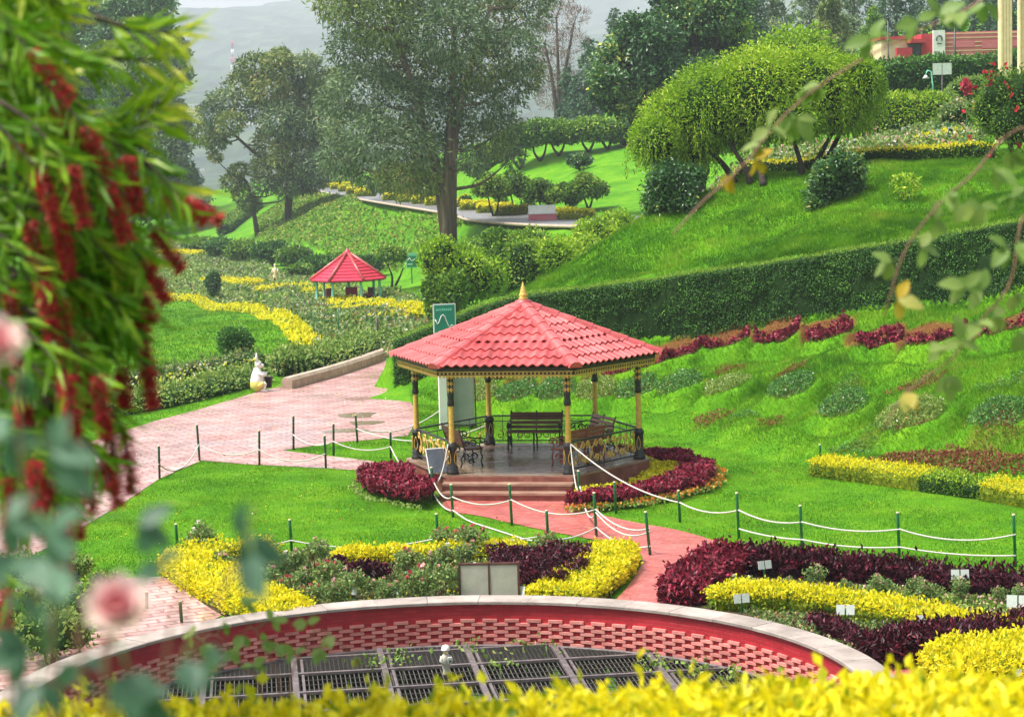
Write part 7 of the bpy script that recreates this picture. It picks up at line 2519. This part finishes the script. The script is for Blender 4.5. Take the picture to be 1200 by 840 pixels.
def foliage_stem(p0, p1, p2, n_leaf, tipbright=0.0, Lf=.112):
    sp = spline([p0, p1, p2], 12)
    brn.tube(sp, np.linspace(.007, .0025, 12), 'bark', 4)
    t_ = rng.uniform(.15, 1.0, n_leaf)
    fi = t_ * 11; i0 = np.clip(fi.astype(int), 0, 10); fr = (fi - i0)[:, None]
    pos = sp[i0] * (1 - fr) + sp[i0 + 1] * fr
    tg = sp[i0 + 1] - sp[i0]; tg /= np.linalg.norm(tg, axis=1, keepdims=True) + 1e-9
    rd = rng.normal(size=(n_leaf, 3)); rd -= (rd * tg).sum(1)[:, None] * tg; rd /= np.linalg.norm(rd, axis=1, keepdims=True)
    dr = tg * .9 + rd * .75 + np.array([0, 0, -.25])
    dr /= np.linalg.norm(dr, axis=1, keepdims=True)
    tint = np.clip(.28 + .5 * (t_ - .4) * (1 if tipbright > .4 else .3) + tipbright * .35 + .15 * rng.normal(size=n_leaf), 0, 1)
    fol.leaves(pos + dr * Lf * .5 - bb, 'brush_leaf', Lf, .0115, dr, .12, tint, .25)
    return sp


random.seed(17)
for k in range(125):
    ey = -40 + 660 * random.random() ** 1.15
    ex = np.interp(ey, [e[0] for e in env], [e[1] for e in env]) * (1 - .75 * random.random() ** 1.3) - (0 if random.random() < .7 else 30)
    Y = 4.75 + random.uniform(-.3, .55)
    drop = np.interp(ey, [0, 300, 640], [.25, .7, 1.3])
    Lpx = random.uniform(110, 190)
    a_ = math.atan(drop) + random.uniform(-.3, .3)
    p2 = P(ex, ey, Y); p0 = P(ex - Lpx * math.cos(a_), ey - Lpx * math.sin(a_), Y + random.uniform(-.06, .06)); p1 = (p0 + p2) / 2 + np.array([0, 0, .03])
    foliage_stem(p0, p1, p2, 46, random.random() * (1.0 if ey < 330 else .5))
    j = int(np.argmin(np.abs(tk_[:, 2] - (p0[2] - .25))))
    brn.tube(spline([tk_[j], (tk_[j] + p0) / 2 + [0, 0, .06], p0], 6), np.linspace(.012, .006, 6), 'bark', 4)
# the long leafy spray reaching out near the top
for (x0, y0, x1, y1) in ((90, 150, 195, 118), (70, 175, 190, 135), (120, 160, 215, 225), (110, 20, 200, 40), (60, 60, 190, 70)):
    foliage_stem(P(x0, y0, 4.6), P((x0 + x1) / 2, (y0 + y1) / 2 + 4, 4.6), P(x1, y1, 4.6), 46, .9, .125)
for (px, py, ln, ang, fu) in [(60, 120, 80, 60, .7), (35, 60, 60, 50, .7), (82, 195, 60, 75, 1), (70, 260, 65, 80, 1), (12, 340, 90, 85, 1), (72, 350, 70, 85, 1), (148, 185, 60, 78, 1), (125, 215, 55, 70, 1), (168, 305, 60, 60, 1), (198, 225, 60, 40, .9),
                              (152, 320, 50, 65, 1), (172, 430, 50, 82, 1), (128, 490, 80, 84, 1), (78, 440, 80, 86, 1), (102, 520, 80, 86, 1), (40, 540, 80, 86, 1), (10, 560, 90, 88, 1), (72, 600, 80, 85, 1), (60, 470, 80, 86, .9), (22, 440, 70, 85, .9),
                              (120, 540, 60, 70, .8), (35, 260, 70, 75, .8), (110, 300, 55, 75, .9), (20, 170, 60, 60, .7), (215, 238, 40, 25, .7), (95, 390, 70, 84, 1), (50, 330, 60, 80, .9), (5, 690, 60, 88, .8), (140, 430, 60, 80, .8), (85, 480, 80, 86, 1), (55, 560, 80, 88, 1), (115, 440, 70, 84, 1), (30, 480, 80, 86, 1), (145, 500, 60, 82, .9), (92, 300, 60, 80, 1), (60, 400, 70, 84, 1), (25, 380, 80, 86, 1), (130, 270, 55, 72, .9), (180, 270, 50, 55, .9), (45, 200, 60, 70, .9), (100, 150, 50, 65, .8), (165, 370, 60, 82, .8), (88, 570, 70, 86, 1)]:
    Y = 4.4 + random.uniform(-.1, .15)
    a_ = R(ang)
    ln *= random.uniform(.8, 1.35)
    p = P(px, py, Y); p2 = P(px + ln * math.cos(a_), py + ln * math.sin(a_), Y)
    brush_flower(p, p2 - p, np.linalg.norm(p2 - p), fu)
    q0 = P(px - 90, py - 80, Y + .1)
    foliage_stem(q0, (q0 + p) / 2 + [0, 0, .02], p, 26, .3)
fol.build('foliage', bt_)
brn.V = [v - bb for v in brn.V]
brn.build('branches', bt_)


# roses
def rose_bloom(parent, c, r, off, m='petal_pink'):
    f = MB()
    c = np.asarray(c, float) - off
    ax = np.array([.1, -.75, .65]); ax /= np.linalg.norm(ax)
    e1 = np.cross(ax, [1.0, 0, 0]); e1 /= np.linalg.norm(e1); e2 = np.cross(ax, e1)
    for ring, (n_, op) in enumerate(((5, .2), (7, .55), (8, .95), (8, 1.25))):
        for i in range(n_):
            a_ = 2 * math.pi * i / n_ + ring * .5
            out_ = math.cos(a_) * e1 + math.sin(a_) * e2
            d = out_ * math.sin(op) + ax * math.cos(op)
            oval_leaf(f, c + out_ * r * .1, d, -out_ + ax * .3, r * (.8 + .13 * ring), r * .95, m, (.0, .3, .7, 1.0)[ring] + random.uniform(-.15, .15), -.25)
    f.tube([c - [0, 0, r * .4], c - [0, 0, r * .05]], r * .2, 'stem', 6)
    return f.build('flower', parent)


def cane_bush(name, base, canes, leaves_, blooms, leafmat, Ll, label, Y, cane_r=.006):
    base = np.asarray(base, float)
    t = thing(name, base, label, 'rose bush')
    b = MB()
    ends = []
    for pts in canes:
        w = [P(px, py, Y + dy) for px, py, dy in pts]
        w = [base + np.array([random.uniform(-.02, .02), random.uniform(-.02, .02), 0])] + w if pts[0][0] is not None else w
        sp = spline(w, 26)
        b.tube(sp - base, np.linspace(cane_r * 1.4, cane_r * .6, 26), 'cane', 6)
        ends.append(sp)
    b.build('canes', t)
    allp = np.concatenate(ends)
    f = MB()
    for (px, py, tint) in leaves_:
        c = P(px, py, Y + random.uniform(-.06, .06))
        k = int(np.argmin(np.linalg.norm(allp - c, axis=1)))
        a0 = allp[k]
        f.tube([a0 - base, (a0 + c) / 2 - base + [0, 0, .008], c - base], .0016, 'stem', 4)
        d0 = c - a0; d0 = d0 / (np.linalg.norm(d0) + 1e-9) if np.linalg.norm(d0) > .01 else np.array([1.0, 0, 0])
        side = np.array([-d0[2], 0, d0[0]])
        for (dd, sc) in ((d0 + [0, 0, -.35], 1.0), (d0 * .3 + side * .8 + [0, 0, -.3], .8), (d0 * .3 - side * .8 + [0, 0, -.3], .8)):
            oval_leaf(f, c - base, dd + rng.normal(size=3) * .15, np.array([0, -.75, .6]) + rng.normal(size=3) * .2, Ll * sc, Ll * sc * .6, leafmat, np.clip(tint + random.uniform(-.12, .12), 0, 1), .3)
    f.build('foliage', t)
    for (px, py, r_) in blooms:
        rose_bloom(t, P(px, py, Y - .1), r_, base)
    return t


cane_bush('rose_bush', (-.52, 1.72, TZ0), [[(60, 860, 0), (40, 700, 0), (25, 540, 0), (20, 430, 0)], [(120, 880, 0), (120, 800, 0), (140, 725, -.02)], [(180, 880, 0), (230, 760, 0), (285, 640, 0), (300, 590, 0)], [(90, 880, 0), (90, 760, .02), (60, 650, .02), (100, 610, .02)], [(10, 860, 0), (-10, 600, 0), (-5, 430, 0)]],
          [(21, 442, .5), (58, 526, .7), (70, 540, .6), (16, 657, .4), (50, 652, .6), (70, 665, .7), (63, 725, .5), (31, 761, .3), (162, 617, .3), (283, 632, .2), (296, 650, .25), (241, 767, .6), (157, 820, .3), (20, 700, .6), (95, 775, .4), (10, 610, .6), (60, 620, .5), (150, 790, .3), (215, 775, .4), (45, 800, .3), (5, 520, .5), (190, 660, .4)],
          [(138, 716, .025), (-4, 410, .022)], 'rosefg', .042, 'pink rose bush with blue-green leaves growing right by the terrace edge', 1.72, .0016)
cane_bush('rose_bush', (1.75, 5.0, TZ0), [[(1330, 500, 0), (1330, 150, 0), (1230, -20, 0), (1120, 18, 0), (1010, 70, 0), (930, 125, 0), (870, 195, 0), (825, 235, -.05), (788, 275, -.1)],
                                         [(1320, 500, 0), (1300, 200, 0), (1200, 150, 0), (1140, 205, 0), (1100, 240, 0), (1060, 295, 0), (1036, 372, 0)],
                                         [(1310, 550, 0), (1290, 250, 0), (1205, 245, 0), (1185, 330, 0), (1150, 375, 0), (1115, 420, 0), (1060, 462, 0), (1035, 505, 0)]],
          [(1035, 38, .5), (1020, 45, .4), (1100, 18, .5), (1125, 14, .6), (1075, 25, .4), (960, 100, .5), (945, 108, .5), (935, 140, .6), (925, 138, .5), (900, 150, .7), (890, 170, .6), (885, 188, .95), (1112, 226, .5), (1130, 238, .6), (1150, 243, .6), (1095, 258, .6), (1080, 290, .6), (1045, 308, .6), (1165, 200, .5), (1185, 178, .5),
           (1052, 350, .95), (1180, 290, .5), (1195, 285, .5), (1130, 335, .6), (1150, 340, .6), (1165, 370, .6), (1190, 345, .6), (1195, 390, .5), (1105, 405, .6), (1125, 400, .6), (1112, 440, .6), (1145, 378, .6), (1155, 5, .5), (855, 206, .98), (1190, 230, .5), (1062, 460, .98)],
          [], 'cane_leaf', .066, 'arching rose canes with pale green and yellow leaves, leaning in from the terrace end', 5.0, .003)
cane_bush('rose_bush', (-.62, 5.35, TZ0 - .1), [[(330, 830, 0), (320, 780, 0), (300, 740, 0), (275, 715, 0)], [(340, 830, 0), (350, 770, 0), (375, 738, 0), (405, 760, 0), (420, 775, 0)], [(310, 830, 0), (285, 780, 0), (255, 745, 0), (235, 750, 0)]],
          [(262, 733, .4), (288, 709, .5), (319, 727, .6), (326, 755, .4), (297, 780, .4), (360, 730, .7), (386, 745, .8), (417, 771, .8), (240, 755, .6), (270, 760, .4), (345, 765, .5), (310, 750, .5), (225, 745, .8), (375, 760, .6), (285, 745, .4)],
          [], 'cane_leaf', .045, 'young rose stems with yellow-green leaves rising behind the terrace hedge', 5.35, .0022)
